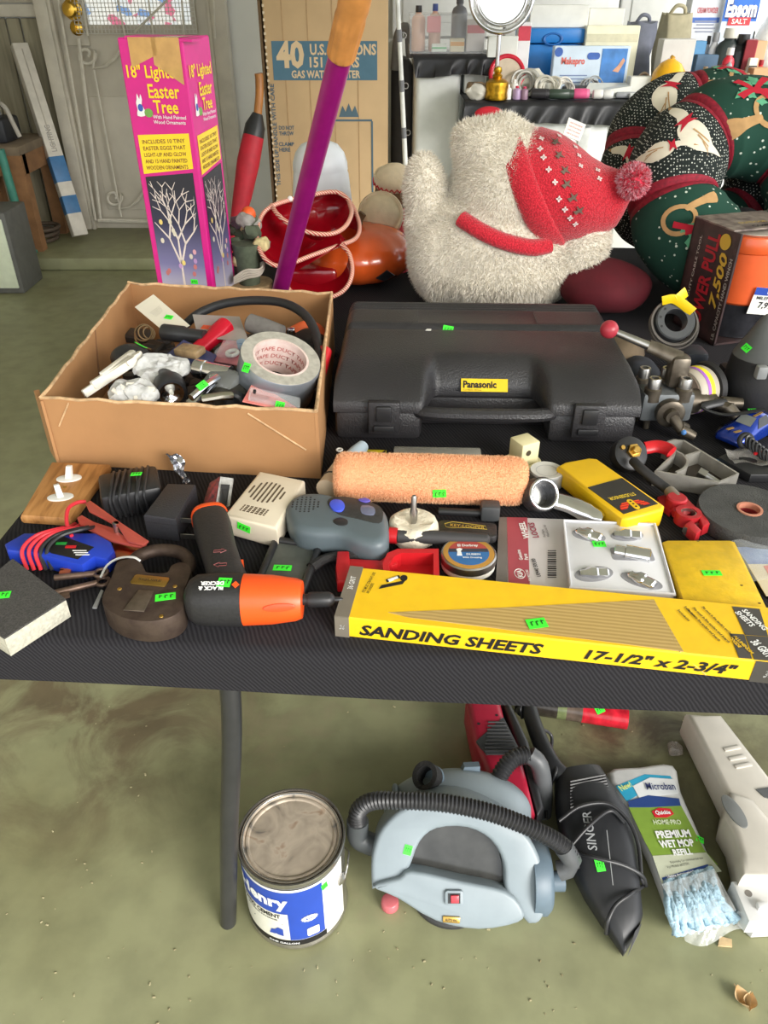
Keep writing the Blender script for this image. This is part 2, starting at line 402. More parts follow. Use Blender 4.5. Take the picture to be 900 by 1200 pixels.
# ================================================================== placing helpers
def tr(pts, z, root):
    """pixels -> xy outline in the frame of a thing, on the level world height z"""
    mi = wm(root).inverted(); return [(q.x, q.y) for q in (mi @ W(px, py, z) for px, py in pts)]
def tp(px, py, z, root): return wm(root).inverted() @ W(px, py, z)
def tv(px, py, y, root): return wm(root).inverted() @ V(px, py, y)
def sm2(pts, n=4): return [(q.x, q.y) for q in smoothpath([(x, y, 0) for x, y in pts], n, True)]
def onface(root, px, py, rot=0, lift=.0006, part=None):
    b = hit(part or root, px, py)
    if b is None: print('NO FACE', root.name, px, py); return None
    p, n, _ = b
    up = (Vector((0, 0, 1)) if abs(n.z) < .8 else Vector((0, 1, 0))); up = (up-n*up.dot(n)).normalized(); x = up.cross(n)
    c, s_ = math.cos(math.radians(rot)), math.sin(math.radians(rot))
    return wm(root).inverted() @ frame(p+n*lift, x*c+up*s_, up*c-x*s_)
def at_table(px, py, name, label, cat, rz=0, z=.735, group=None):
    return thing(name, label, cat, W(px, py, z), rz, group)
TZ = .735
blk = M('black_plastic', (38, 38, 40), .42, var=.1)
blkr = M('black_rubber', (32, 31, 32), .65, var=.12, bump=.2, bscale=300)
dkg = M('dark_grey_plastic', (66, 68, 70), .5, var=.08)
wht = M('white_plastic', (232, 231, 226), .4, var=.03)
chrome = M('chrome', (215, 215, 218), .12, 1, var=.05)
steel = M('brushed_steel', (170, 168, 164), .35, 1, var=.15)
blackink = M('black_ink', (22, 20, 20), .6, var=0)
whiteink = M('white_ink', (240, 240, 238), .6, var=0)
redp = M('red_plastic', (196, 30, 38), .35, var=.06)
yel = M('yellow_plastic', (244, 196, 22), .45, var=.05)
clear = M('clear_plastic', (235, 240, 242), .08, var=0, alpha=.22, spec=.8)
copper = M('copper_metal', (196, 120, 86), .3, 1, var=.1)
brs = M('brass', (196, 158, 84), .3, 1, var=.12)
paper = M('white_paper', (236, 234, 226), .7, var=.03)
# ================================================================== tables
cl = M('black_stretch_cloth', (40, 39, 42), .85, var=0); N, L, b = nodes(cl)
tc = N.new('ShaderNodeTexCoord'); mp = N.new('ShaderNodeMapping'); mp.inputs['Rotation'].default_value = (0, 0, .35)
wv = N.new('ShaderNodeTexWave'); wv.inputs['Scale'].default_value = 95; wv.inputs['Distortion'].default_value = 3.5; wv.inputs['Detail'].default_value = 2; wv.inputs['Detail Scale'].default_value = .35
wv.bands_direction = 'DIAGONAL'
nz = N.new('ShaderNodeTexNoise'); nz.inputs['Scale'].default_value = 4; nz.inputs['Detail'].default_value = 5
L.new(tc.outputs['Object'], mp.inputs[0]); L.new(mp.outputs[0], wv.inputs[0]); L.new(tc.outputs['Object'], nz.inputs[0])
r = ramp(N, [(.1, (36, 35, 38)), (.9, (50, 49, 52))]); L.new(wv.outputs['Fac'], r.inputs[0]); L.new(r.outputs[0], b.inputs['Base Color'])
bp = N.new('ShaderNodeBump'); bp.inputs['Strength'].default_value = .35; bp.inputs['Distance'].default_value = .001; L.new(wv.outputs['Fac'], bp.inputs['Height']); L.new(bp.outputs[0], b.inputs['Normal'])
b.inputs['Specular IOR Level'].default_value = .12; b.inputs['Roughness'].default_value = .95
legm = M('grey_leg_steel', (74, 74, 76), .35, .6, var=.1)
TROT = -3.6
def make_table(org, rz, cover_label, label):
    t = thing('folding_table', label, 'table', org, rz)
    Lx, Ly = 1.83, .765
    obj('tabletop', G().rbox((Lx/2, Ly/2, .712), (Lx-.016, Ly-.016, .036), .012), M('grey_tabletop', (120, 120, 118), .5), t)
    for x, s_ in ((.215, 1), (Lx-.215, -1)):
        for y in (.10, Ly-.10):
            obj('leg', G().tube(smoothpath([(x, y, 0), (x+.03*s_, y, .25), (x+.06*s_, y, .48), (x+.066*s_, y+(.01 if y < .3 else -.01), .60), (x+.066*s_, y+(.016 if y < .3 else -.016), .694)], 5), .0135, 14), legm, t)
        obj('crossbar', G().cyl((x+.064*s_, .11, .56), (x+.064*s_, Ly-.11, .56), .011, n=12), legm, t)
        obj('brace', G().cyl((x+.068*s_, .125, .58), (x+.12*s_, .13, .694), .008, n=10), legm, t)
    c = bpy.data.objects.new('x', None)
    g = G(); rings = []
    P0 = rrect(Lx+.012, Ly+.012, .03, Lx/2, Ly/2, 6); Q0 = []
    for i in range(len(P0)):
        a_, b_ = Vector(P0[i]), Vector(P0[(i+1) % len(P0)]); n_ = max(1, int((b_-a_).length/.04))
        for k in range(n_): Q0.append(a_.lerp(b_, k/n_))
    def ring(ins, z, wob=0):
        sx, sy = 1-2*ins/(Lx+.012), 1-2*ins/(Ly+.012)
        return [(Lx/2+(p.x-Lx/2)*sx, Ly/2+(p.y-Ly/2)*sy, z+wob*math.sin(p.x*9+p.y*7)) for p in Q0]
    rings = [ring(.007, .672, .002), ring(.001, .674, .002), ring(0, .69), ring(0, .722), ring(.003, .731), ring(.012, .735)]
    g.loft(rings, False); n = len(rings[0]); g.f.append(tuple(5*n+k for k in range(n)))
    o = obj('tablecloth', g, cl, None, 50); o.location = org; o.rotation_euler.z = math.radians(rz)
    tag(o, cover_label, 'tablecloth'); return t
ca, sa = math.cos(math.radians(TROT)), math.sin(math.radians(TROT))
# front left corner of the near table
FL = Vector((-.482, .597, 0))
make_table(FL, TROT, 'black ribbed stretch cover on the near table of tools', 'folding table with tubular steel legs beneath the tools')
back = FL + Vector((-sa*.78, ca*.78, 0))
make_table(back, TROT, 'black cover on the table behind, under the stuffed holiday toys', 'second folding table behind, carrying the stuffed holiday toys')
# ================================================================== long yellow box of sanding sheets
p0 = W(393, 745); sb = thing('sanding_sheet_box', 'long yellow carton of sanding sheets along the front table edge', 'box', p0, -8.9)
ybox = M('yellow_carton', (246, 198, 26), .45, var=.04, scale=60); greyc = M('grey_carton', (120, 112, 100), .55, var=.08); tanp = M('tan_print', (186, 156, 92), .6, var=0)
N, L, b = nodes(tanp); tc = N.new('ShaderNodeTexCoord'); wv = N.new('ShaderNodeTexWave'); wv.inputs['Scale'].default_value = 60; wv.bands_direction = 'Y'; wv.inputs['Distortion'].default_value = 1
r = ramp(N, [(0, (172, 142, 80)), (1, (198, 168, 104))]); L.new(tc.outputs['Object'], wv.inputs[0]); L.new(wv.outputs[0], r.inputs[0]); L.new(r.outputs[0], b.inputs['Base Color'])
cbe_y = M('worn_yellow_edge', (206, 178, 96), .7, var=.2, scale=200)
SL, SW, ST = .452, .084, .027
obj('carton', G().rbox((SL/2, SW/2, ST/2), (SL, SW, ST), .0015, 1), ybox, sb)
def ftxt(s, u, v, w, h, mt, bold=.035, shear=.25, **k): return text(s, w, h, mt, sb, T(u, -.0006, v) @ R(PI/2, 'X'), bold=bold, shear=shear, **k)
def _f(s, u, v, w, h, mt, bold=.03, **k): return text(s, w, h, mt, sb, T(u, -.0006, v) @ R(PI/2, 'X'), bold=bold, **k)
def ttxt(s, u, v, w, h, mt, rz=0, bold=.01, **k): return text(s, w, h, mt, sb, T(u, v, ST+.0009) @ RD(rz), bold=bold, **k)
ftxt('SANDING SHEETS', .119, .0125, .187, .0145, blackink)
ftxt('17-1/2" x 2-3/4"', .325, .0125, .145, .0135, blackink)
g = G().box((.0075, SW/2, ST+.0003), (.015, SW, .0006)).box((.0075, -.0003, ST/2), (.015, .0006, ST)); obj('end_band', g, greyc, sb, 0)
dkc = M('charcoal_carton', (72, 68, 64), .5, var=.06)
def onbox(nm, pts, mt, dz=.0006): return obj(nm, G().prism(tr(pts, TZ+ST, sb)[::-1], ST, ST+dz), mt, sb, 0)
onbox('dark_block', [(858, 711), (890, 714), (900, 746), (873, 744)], dkc); onbox('dark_block', [(873.5, 745), (904, 747), (908, 775), (884, 773)], dkc); onbox('dark_block', [(855, 743), (872, 744), (881, 772), (866, 771)], dkc, .0007)
obj('dark_block', G().box((SL-.0205, -.0003, ST/2), (.041, .0006, ST)), dkc, sb, 0)
def btxt(s, px, py, w, h, mt, rz=-62): e_ = tp(px, py, TZ+ST, sb); return text(s, w, h, mt, sb, T(e_.x, e_.y, ST+.0012) @ RD(rz), bold=.03)
btxt('SANDING\nSHEETS', 880, 728, .032, .015, whiteink); btxt('36 GRIT', 893, 761, .024, .010, whiteink); btxt('ALUMINUM\nOXIDE', 868, 757, .026, .009, ybox)
ftxt('36', SL-.026, .012, .008, .010, whiteink); ftxt('GRIT', SL-.013, .012, .010, .006, whiteink)
onbox('printed_sheet', [(455, 718), (580, 713), (766, 703), (801, 764), (700, 751), (600, 739), (480, 724)], tanp)
obj('fold_line', G().tube([tp(766, 703, TZ+ST, sb), tp(797, 764, TZ+ST, sb), (.3705, -.0002, .002)], .0008, 5), cbe_y, sb)
for px, py, w_ in ((801, 722, .018), (809, 718, .018), (824, 733, .05), (833, 733, .055), (842, 730, .05)): btxt('Fits most in line sanders and boards', px, py, w_, .0032, blackink)
# sander drawing and side print
g = G().prism([(.038, .050), (.062, .062), (.064, .068), (.040, .056)], ST, ST+.0007).prism([(.045, .062), (.058, .072), (.056, .076), (.043, .066)], ST, ST+.0007).prism(ell(.004, .005, 12, .062, .072), ST, ST+.0008)
obj('sander_drawing', g, blackink, sb, 0)
obj('sander_drawing', G().prism([(.047, .0635), (.056, .0705), (.0545, .0735), (.045, .0665)], ST, ST+.001), whiteink, sb, 0)
ttxt('FITS MOST STRAIGHT LINE\nAIR SANDERS', .028, .058, .036, .008, blackink, 80); ttxt('36 GRIT', .0075, .055, .022, .006, whiteink, 90)
ftxt('36', .0075, .0135, .006, .006, whiteink)
sticker(sb, 629, 731, .020, .014, 10)
# ================================================================== black tool case
tcs = thing('tool_case', 'black moulded plastic power tool case lying shut behind the orange roller', 'tool case', (.148, 1.005, TZ), -2)
cm = M('black_case_plastic', (46, 45, 47), .38, var=.2, scale=9, bump=.5, bscale=420)
HW, DP_, HT = .222, .352, .1
def recess(x):
    a_ = abs(x-.0); return 0 if a_ > .095 else .062*(1 if a_ < .07 else .5-.5*math.cos(PI*(.095-a_)/.025))
prof = []
def zt(y, x):
    z = HT
    for c0 in (.205, .215, .225, .30, .311, .322):
        d = abs(y-c0)
        if d < .0048: z -= .0045*(.5+.5*math.cos(PI*d/.0048))
    if .236 < y < .288 and abs(x) < .1: z -= .002
    return z
ys = [0, 0, .004, .012, .025, .045, .07, .10, .15, .19] + [.199+.0021*k for k in range(16)] + [.24, .262, .285] + [.294+.0021*k for k in range(16)] + [.334, .344, .350, .352, .352]
def lidpt(u, v):
    k = min(int(round(v*(len(ys)-1))), len(ys)-1); y = ys[k]; x = (u*2-1)*HW
    yf = recess(x)
    edge = max(0, (abs(x)-(HW-.014))/.014)
    z = zt(y, x)-.016*edge**2.2
    if k == 0: z = .048
    elif y < .10:
        t = y/.10; z = min(z, .062+(HT-.062)*min(1, (1-(1-t)**2.3))) if k > 1 else .06
    if k == len(ys)-1: z = .048
    elif y > .334: z -= .012*((y-.334)/.018)**2
    inset = .006 if False else 0
    yy = yf + y*(DP_-yf)/DP_ if y < .12 else max(y, yf+y*(DP_-yf)/DP_ if y < .12 else y)
    if y < .12: yy = yf*(1-y/.12)+y
    tap = 1-.035*(y/DP_ > .0)*0
    return (x*tap, yy, z)
g = G().grid(lidpt, 96, len(ys)-1)
nn = 97; K = len(ys)
g.f.append(tuple(j*nn for j in range(K))); g.f.append(tuple(j*nn+96 for j in range(K)))
obj('lid', g, cm, tcs, 50)
g = G()
for s_ in (-1, 1): g.rbox((s_*(HW+.092)/2, .178, .0235), (HW-.094, .348, .047), .01, 2)
g.rbox((0, .205, .0235), (.2, .294, .047), .006)
obj('base_shell', g, cm, tcs)
obj('seam', G().box((0, .1765, .0475), (2*HW-.004, .348, .002)), blk, tcs, 0) if False else None
obj('carry_handle', G().tube(smoothpath([(-.098, .012, .046), (-.085, .004, .047), (-.05, -.002, .048), (.05, -.002, .048), (.085, .004, .047), (.098, .012, .046)], 5), .010, 10), cm, tcs)
for s_ in (-1, 1):
    l_ = obj('latch', G().rbox((s_*.148, -.004, .043), (.046, .012, .052), .003), cm, tcs)
    obj('latch_tab', G().rbox((s_*.148, -.011, .052), (.022, .008, .024), .002).rbox((s_*.148, -.0115, .028), (.03, .006, .01), .002), blk, l_)
m_ = T(0.001, .060, .0665) @ RD(48, 'X')
lb = panel('brand_plate', .070, .020, M('yellow_label', (232, 196, 40), .4, var=.04), tcs, m_, .001)
text('Panasonic', .050, .0115, blackink, lb, T(-.007, .001, .0014), bold=.04); text('Cordless Driver', .028, .002, blackink, lb, T(-.018, -.0075, .0014), bold=0)
sticker(tcs, 525, 386, .017, .012, -10)
obj('torn_sticker', G().prism([(-.005, -.003), (.004, -.004), (.005, .003), (-.002, .004)], 0, .0006), paper, tcs, 0, onface(tcs, 502, 387))
for s_ in (-1, 1): obj('panel_edge', G().box((s_*.1, .262, .0995), (.0015, .048, .0012)), dkg, tcs, 0)
# ================================================================== open cardboard box
cb = M('brown_cardboard', (172, 126, 82), .75, var=.07, scale=12, bump=.15, bscale=60); cbe = M('cardboard_edge', (206, 170, 128), .85, var=.25, scale=90, bump=.6, bscale=160)
BX = thing('cardboard_box', 'open brown cardboard box full of tools and tape', 'box', (-.465, .945, TZ))
q = [Vector((0, 0)), Vector((.378, -.040)), Vector((.373, .415)), Vector((-.006, .465))]; BH = [.102, .102, .110, .113]
qb = [v.copy() for v in q]
def wall(i, j, nm='box_wall'):
    a_, b_ = q[i], q[j]; d = (b_-a_).normalized(); n_ = Vector((-d.y, d.x))*.004
    def f(u, v):  # ridge strips in a duller beige than the carton
        p = a_.lerp(b_, u); return (p.x, p.y, v*(BH[i]*(1-u)+BH[j]*u)+(.0018*math.sin(u*37+i)*v))
    g = G(); NU = 14; 
    P = [[f(k/NU, v) for k in range(NU+1)] for v in (0, 1)]
    ring = []
    vs_ = []; 
    for k in range(NU+1):
        for off in (0, 1):
            for v in (0, 1):
                x_, y_, z_ = P[v][k]; vs_.append((x_+n_.x*off, y_+n_.y*off, z_))
    fs = []
    for k in range(NU):
        o_ = 4*k; 
        fs += [(o_, o_+4, o_+5, o_+1), (o_+2, o_+3, o_+7, o_+6), (o_+1, o_+5, o_+7, o_+3), (o_, o_+2, o_+6, o_+4)]
    fs += [(0, 1, 3, 2), (4*NU, 4*NU+2, 4*NU+3, 4*NU+1)]
    g.add(vs_, fs); w_ = obj(nm, g, cb, BX, 30)
    g2 = G(); mid = [Vector((P[1][k][0]+n_.x*.5, P[1][k][1]+n_.y*.5, P[1][k][2]+.0006)) for k in range(NU+1)]
    g2.tube(mid, .0026, 6); g2.noise(.0006, 200, i); obj('torn_edge', g2, cbe, w_, 60)
    return w_
fw = wall(0, 1); wall(1, 2); wall(2, 3); lw = wall(3, 0)
obj('box_bottom', G().prism([(v.x*.985+.003, v.y*.985+.003) for v in q], .0005, .004), cb, BX, 0)
obj('corner_flap', G().prism([(-.020, .03), (.002, -.004), (.005, -.002), (-.014, .034)], .004, .1), cb, BX, 0)
obj('crease', G().tube([(.04, -.0053, .098), (.018, -.003, .062)], .0012, 5), cbe, BX); obj('crease', G().tube([(.285, -.0315, .096), (.36, -.0395, .045)], .0012, 5), cbe, BX)
g = G().tube([(.001, .24, .108), (.002, .22, .06), (.0045, .205, .02)], .0015, 5); obj('crease', g, M('brown_crease', (120, 84, 54), .8), BX)  # crease line in a darker brown than the box walls
# ================================================================== small things on the near table
def fuzz(name, g, mat, parent, n, ln, w, seed=1, down=0, curl=.5):
    """short fibres standing on a surface, one mesh"""
    rnd = random.Random(seed); vs = []; fs = []
    tris = []
    for f in g.f:
        for k in range(1, len(f)-1): tris.append((f[0], f[k], f[k+1]))
    P = [Vector(p) for p in g.v]; ar = []; tot = 0
    for t in tris: tot += (P[t[1]]-P[t[0]]).cross(P[t[2]]-P[t[0]]).length; ar.append(tot)
    import bisect
    ctr = sum(P, Vector())/len(P)
    for _ in range(n):
        t = tris[bisect.bisect(ar, rnd.random()*tot) % len(tris)]
        a_, b_ = rnd.random(), rnd.random()
        if a_+b_ > 1: a_, b_ = 1-a_, 1-b_
        p = P[t[0]]+(P[t[1]]-P[t[0]])*a_+(P[t[2]]-P[t[0]])*b_
        nn = (P[t[1]]-P[t[0]]).cross(P[t[2]]-P[t[0]])
        if nn.length == 0: continue
        nn.normalize()
        d = nn+Vector((rnd.uniform(-1, 1), rnd.uniform(-1, 1), rnd.uniform(-1, 1)-down))*curl
        d.normalize(); sd = d.orthogonal().normalized(); sd = Matrix.Rotation(rnd.random()*6.28, 3, d) @ sd
        l = ln*rnd.uniform(.6, 1.2); k = len(vs)
        vs += [p-nn*ln*.1-sd*w, p-nn*ln*.1+sd*w, p+d*l+Vector((0, 0, -down*l*.3))]; fs.append((k, k+1, k+2))
    me = bpy.data.meshes.new(name); me.from_pydata([tuple(v) for v in vs], [], fs); me.materials.append(mat); me.shade_smooth()
    o = bpy.data.objects.new(name, me); COL.objects.link(o); o.parent = parent; o['kind'] = 'stuff'; return o
# ---- orange roller cover
pr = thing('paint_roller_cover', 'fuzzy orange paint roller cover lying before the black case', 'roller cover', W(503, 585), -3)
om = M('orange_fleece', (250, 176, 130), .9, var=.10, scale=300, bump=1, bscale=500)
rr = .031; prof = [(.014, -.124), (.020, -.124), (.027, -.121), (.0305, -.113), (rr, -.10)]+[(rr, -.1+.02*k) for k in range(1, 11)]+[(.0305, .113), (.027, .121), (.020, .124), (.014, .124), (.014, .11)]
g = G().lathe(prof, 40, T(0, .0, rr+.001) @ R(PI/2, 'Y')); g.noise(.0012, 70)
obj('sleeve', g, om, pr, 80); fuzz('nap', g, M('orange_nap', (255, 196, 152), .9, var=.12, scale=400), pr, 26000, .0026, .0004)
sticker(pr, 515, 578, .017, .012, 4)
# ---- wooden double switch plate
sp = at_table(70, 590, 'switch_plate', 'wooden light switch plate with two white toggles', 'switch plate')
wd1 = M('oak_wood', (176, 122, 66), .45, var=0); N, L, b = nodes(wd1)
tc = N.new('ShaderNodeTexCoord'); mp = N.new('ShaderNodeMapping'); mp.inputs['Scale'].default_value = (120, 14, 60); mp.inputs['Rotation'].default_value = (0, 0, -.3)
nz = N.new('ShaderNodeTexNoise'); nz.inputs['Scale'].default_value = 1; nz.inputs['Detail'].default_value = 6
r = ramp(N, [(.3, (140, 92, 46)), (.5, (184, 130, 74)), (.75, (204, 150, 92))]); L.new(tc.outputs['Object'], mp.inputs[0]); L.new(mp.outputs[0], nz.inputs[0]); L.new(nz.outputs['Fac'], r.inputs[0]); L.new(r.outputs[0], b.inputs['Base Color'])
obj('plate', G().prism(tr([(60, 540), (129, 543), (82, 607), (23, 603)], TZ+.016, sp)[::-1], .001, .016, bev=.005), wd1, sp)
for (ox, oy, tx, ty) in ((81, 561, 84, 549), (71, 583, 65, 571)):
    e = tp(ox, oy, TZ+.016, sp); o_ = obj('switch_insert', G().prism(ell(.0165, .0095, 28), -.002, .0012, bev=.0006), wht, sp, 40, T(e.x, e.y, .0165) @ RD(8))
    k = obj('toggle', G().loft([[(-.004, -.004, 0), (.004, -.004, 0), (.004, .004, 0), (-.004, .004, 0)], [(-.0032, .006, .015), (.0032, .006, .015), (.0032, .0115, .014), (-.0032, .0115, .014)]]), wht, o_, 20); k.matrix_basis = RD(-10 if ox == 81 else 25)
e = tp(76, 571, TZ+.016, sp); obj('screw', G().sphere((e.x, e.y, .0165), (.0025, .0025, .001), 10, 6), brs, sp)
sticker(sp, 113, 544, .015, .009, 20)
# ---- black adaptor with wrapped cord
ad = at_table(157, 590, 'power_adapter', 'black transformer with its wire wound around it behind the padlock', 'adapter', 20)
obj('body', G().rbox((0, 0, .0185), (.075, .062, .035), .006), blk, ad)
wr = M('cord_black', (40, 40, 42), .4, var=.05)
for k in range(7):
    x0 = -.026+k*.0072; c = random.uniform(-.004, .004)
    obj('cord', G().tube(smoothpath([(x0, -.034, .004), (x0+c, -.035, .03), (x0+.004+c, -.02, .0395), (x0+.008, .015, .0395), (x0+.01, .034, .03), (x0+.01, .034, .004)], 4), .0018, 6), wr, ad)
sticker(ad, 160, 556, .014, .008, 0)
# ---- wall charger with prongs
ww = at_table(195, 625, 'wall_charger', 'square black plug-in charger with two steel prongs', 'charger')
obj('body', G().prism(tr([(168, 603), (196, 566), (229, 567), (206, 608)], TZ+.036, ww)[::-1], .001, .036, bev=.003), M('black_textured', (46, 46, 50), .5, var=.1, bump=.3, bscale=500), ww)
obj('seam', G().prism([(x*1.004, y*1.004) for x, y in tr([(168, 603), (196, 566), (229, 567), (206, 608)], TZ+.036, ww)[::-1]], .0255, .0262), blk, ww, 0)
for py in (614, 624):
    p = tp(204, py, TZ+.02, ww); p.z = .024 if py == 614 else .013
    obj('prong', G().box((.004, 0, 0), (.02, .0015, .006)).cyl((.0095, -.001, 0), (.0095, .001, 0), .0012, n=8), steel, ww, 0, T(p.x+.012, p.y+.002, p.z) @ RD(-6))
# ---- crumpled foil packet leaning on the box
fp = thing('foil_packet', 'crumpled silver foil strip poking up beside the cardboard box', 'packet', W(218, 566))
def fpf(u, v):
    p = Vector(((u-.5)*(.010+.008*v)-.012*v, .006*v, v*.042)); p.y += .003*math.sin(u*9+v*7)+.002*math.sin(v*23); p.x += .002*math.sin(v*11); return p
g = G().grid(fpf, 8, 14); g.grid(lambda u, v: fpf(u, v)+Vector((0, .0008, 0)), 8, 14); obj('foil', g, M('silver_foil', (190, 190, 196), .2, .9, var=.2, scale=80), fp, 25)
# ---- blue battery tester with clamps
bt = at_table(80, 655, 'battery_tester', 'blue battery tester wound with red and black leads', 'tester')
blu = M('blue_plastic', (32, 62, 180), .35, var=.06)
ol = tr([(5, 637), (28, 624), (112, 624), (130, 634), (134, 645), (126, 655), (110, 652), (96, 662), (90, 661), (40, 648), (8, 644)], TZ+.022, bt)
obj('body', G().prism(ol[::-1], .001, .022, bev=.003), blu, bt)
obj('face_label', G().prism(tr([(42, 634), (70, 627), (110, 641), (91, 655), (60, 648)], TZ+.0226, bt)[::-1], .022, .0226), blackink, bt, 0)
for (a_, c_) in (((72, 637), M('green_led', (40, 150, 60), .4, var=0)), ((83, 641), redp)):
    e = tp(*a_, TZ+.0226, bt); obj('indicator', G().box((e.x, e.y, .023), (.012, .004, .001), ), c_, bt, 0)
e = tp(92, 648, TZ+.0226, bt)
for k in range(3): obj('print_line', G().box((e.x+.003*k, e.y+.004-.004*k, .0231), (.016, .0012, .0005)), whiteink, bt, 0)
redw = M('red_wire', (214, 50, 62), .4, var=.05)
def wireloop(px, spread, mat, n, nm):
    for k in range(n):
        pts = []
        for (x_, y_, z_) in ((px+k*spread-4, 668, .004), (px+k*spread-10, 645, .024), (px+k*spread+6, 628, .030), (px+k*spread+32, 620, .03), (px+k*spread+44, 618, .022), (px+k*spread+52, 614, .006)):
            p = tp(x_, y_, TZ+z_, bt); pts.append((p.x, p.y, z_))
        obj(nm, G().tube(smoothpath(pts, 6), .0024, 7), mat, bt)
wireloop(36, 8, redw, 3, 'red_lead'); wireloop(58, 7, M('black_wire', (34, 34, 36), .4, var=.05), 2, 'black_lead')
pts = [tp(x_, y_, TZ+z_, bt) for x_, y_, z_ in ((84, 628, .024), (78, 612, .03), (80, 596, .034), (90, 589, .032), (100, 588, .028))]
obj('red_lead', G().tube(smoothpath(pts, 6), .0024, 7), redw, bt)
def clamp(pts_top, z, mats, nm, pts_bot=None):
    c = obj(nm, G().prism(tr(pts_top, TZ+z, bt)[::-1], z-.004, z, bev=.0015), mats, bt); return c
cpk = M('red_copper', (206, 96, 84), .35, .5, var=.1)
clamp([(100, 589), (106, 586), (120, 596), (142, 612), (174, 633), (168, 638), (150, 634), (138, 616), (120, 606), (104, 598)], .034, cpk, 'clamp_jaw')
clamp([(90, 606), (96, 603), (110, 611), (132, 618), (152, 632), (172, 636), (166, 641), (130, 633), (108, 622), (93, 614)], .022, cpk, 'clamp_jaw')
clamp([(132, 632), (150, 633), (175, 640), (176, 646), (158, 648), (136, 656), (132, 648)], .012, copper, 'clamp_jaw')
e = tp(140, 616, TZ+.03, bt); obj('clamp_spring', G().cyl((e.x-.004, e.y, .008), (e.x-.004, e.y, .034), .004, n=12), steel, bt)
# ---- sanding sponge
sg = at_table(30, 730, 'sanding_sponge', 'grey and black sanding sponge block at the left table corner', 'sponge')
o4 = tr([(-26, 688), (15, 655), (77, 702), (5, 748), (-40, 720)], TZ+.026, sg)[::-1]
obj('foam', G().prism(o4, .001, .0245, bev=.001), M('grey_foam', (190, 186, 170), .95, var=.14, scale=240, bump=.9, bscale=300), sg)
obj('grit_face', G().prism(o4, .0245, .0265), M('black_grit', (74, 72, 70), .9, var=.35, scale=500, bump=.8, bscale=700), sg, 0)
sticker(sg, 3, 698, .016, .011, 10)
# ---- old padlock and its keys
pl = at_table(168, 712, 'padlock', 'large old rusty brown padlock lying flat', 'padlock')
rust = M('rusty_iron', (88, 74, 64), .6, .55, var=.3, scale=60, col2=(68, 54, 48), bump=.4, bscale=120)
C2 = lambda L_: [(x/3.75, y/3.75+510) for x, y in L_]
body = C2([(510, 560), (545, 545), (585, 542), (618, 556), (634, 585), (645, 600), (690, 604), (735, 600), (752, 572), (790, 556), (826, 566), (840, 592), (826, 640), (806, 690), (808, 745), (770, 790), (690, 815), (600, 815), (510, 790), (455, 745), (450, 705), (470, 660), (495, 605)])
bo = sm2(tr(body, TZ+.03, pl)[::-1], 3)
obj('lock_body', G().prism(bo, .001, .03, bev=.0015), rust, pl)
pts = [tp(x/3.75, y/3.75+510, TZ+.016, pl) for x, y in ((575, 600), (600, 540), (660, 512), (730, 505), (800, 520), (832, 560), (820, 610))]
for p in pts: p.z = .016
obj('shackle', G().tube(smoothpath(pts, 6), .0075, 12), rust, pl)
e = tp(176, 681, TZ+.03, pl); obj('maker_plate', G().prism(rrect(.040, .0155, .003), .03, .0312, bev=.0004), brs, pl, 40, T(e.x, e.y, 0) @ RD(-9))
text('SQUIRE', .026, .004, M('dark_brass', (90, 70, 34), .5, var=0), pl, T(e.x, e.y, .0318) @ RD(-9))
e = tp(163, 704, TZ+.03, pl); obj('keyhole_cover', G().prism([(-.008, -.017), (.014, -.017), (.013, .016), (-.004, .016)], .03, .0318, bev=.0005), M('worn_iron', (112, 100, 88), .5, .7, var=.25, scale=90), pl, 40, T(e.x-.002, e.y, 0) @ RD(-6))
for px, py in ((205, 687), (189, 722), (140, 690)):
    e = tp(px, py, TZ+.03, pl); obj('rivet', G().sphere((e.x, e.y, .030), (.0025, .0025, .001), 10, 6), brs, pl)
sticker(pl, 194, 700, .021, .011, 12)
km = M('old_key_steel', (122, 100, 88), .45, .7, var=.25, scale=80)
kr = at_table(118, 680, 'key_bunch', 'two old barrel keys on a wire ring beside the padlock', 'keys')
def key(x0, y0, x1, y1, z, up):
    a_, b_ = tp(x0, y0, TZ+z, kr), tp(x1, y1, TZ+z, kr); a_.z = b_.z = z
    o_ = obj('key', G().cyl(a_, b_, .0036, n=12), km, kr); d = (b_-a_).normalized(); n_ = Vector((-d.y, d.x, 0))*up
    f_ = frame(a_, d, n_)
    obj('key_bit', G().box((.010, .0075, 0), (.012, .012, .0025)).box((.006, .013, 0), (.004, .004, .0025)), M('key_bit_rust', (190, 104, 60), .6, .4, var=.2) if up > 0 else km, o_, 0, f_)
    obj('key_bow', G().torus((0, 0, 0), .007, .0022, 18, 8), km, o_, 60, f_ @ T((b_-a_).length+.006, 0, 0))
key(64, 677, 112, 672, .010, 1); key(63, 695, 114, 683, .006, -1)
obj('ring_wire', G().tube(smoothpath([tp(x_, y_, TZ+z_, kr) for x_, y_, z_ in ((118, 676, .012), (126, 662, .014), (140, 654, .022), (156, 653, .032), (164, 657, .032))], 6), .0014, 6), M('white_wire', (225, 225, 220), .4, var=0), kr)
obj('tag_strip', G().prism(tr([(118, 690), (121, 691), (113, 711), (108, 711)], TZ+.004, kr)[::-1], .001, .003), M('grey_strip', (150, 150, 150), .5), kr, 0)
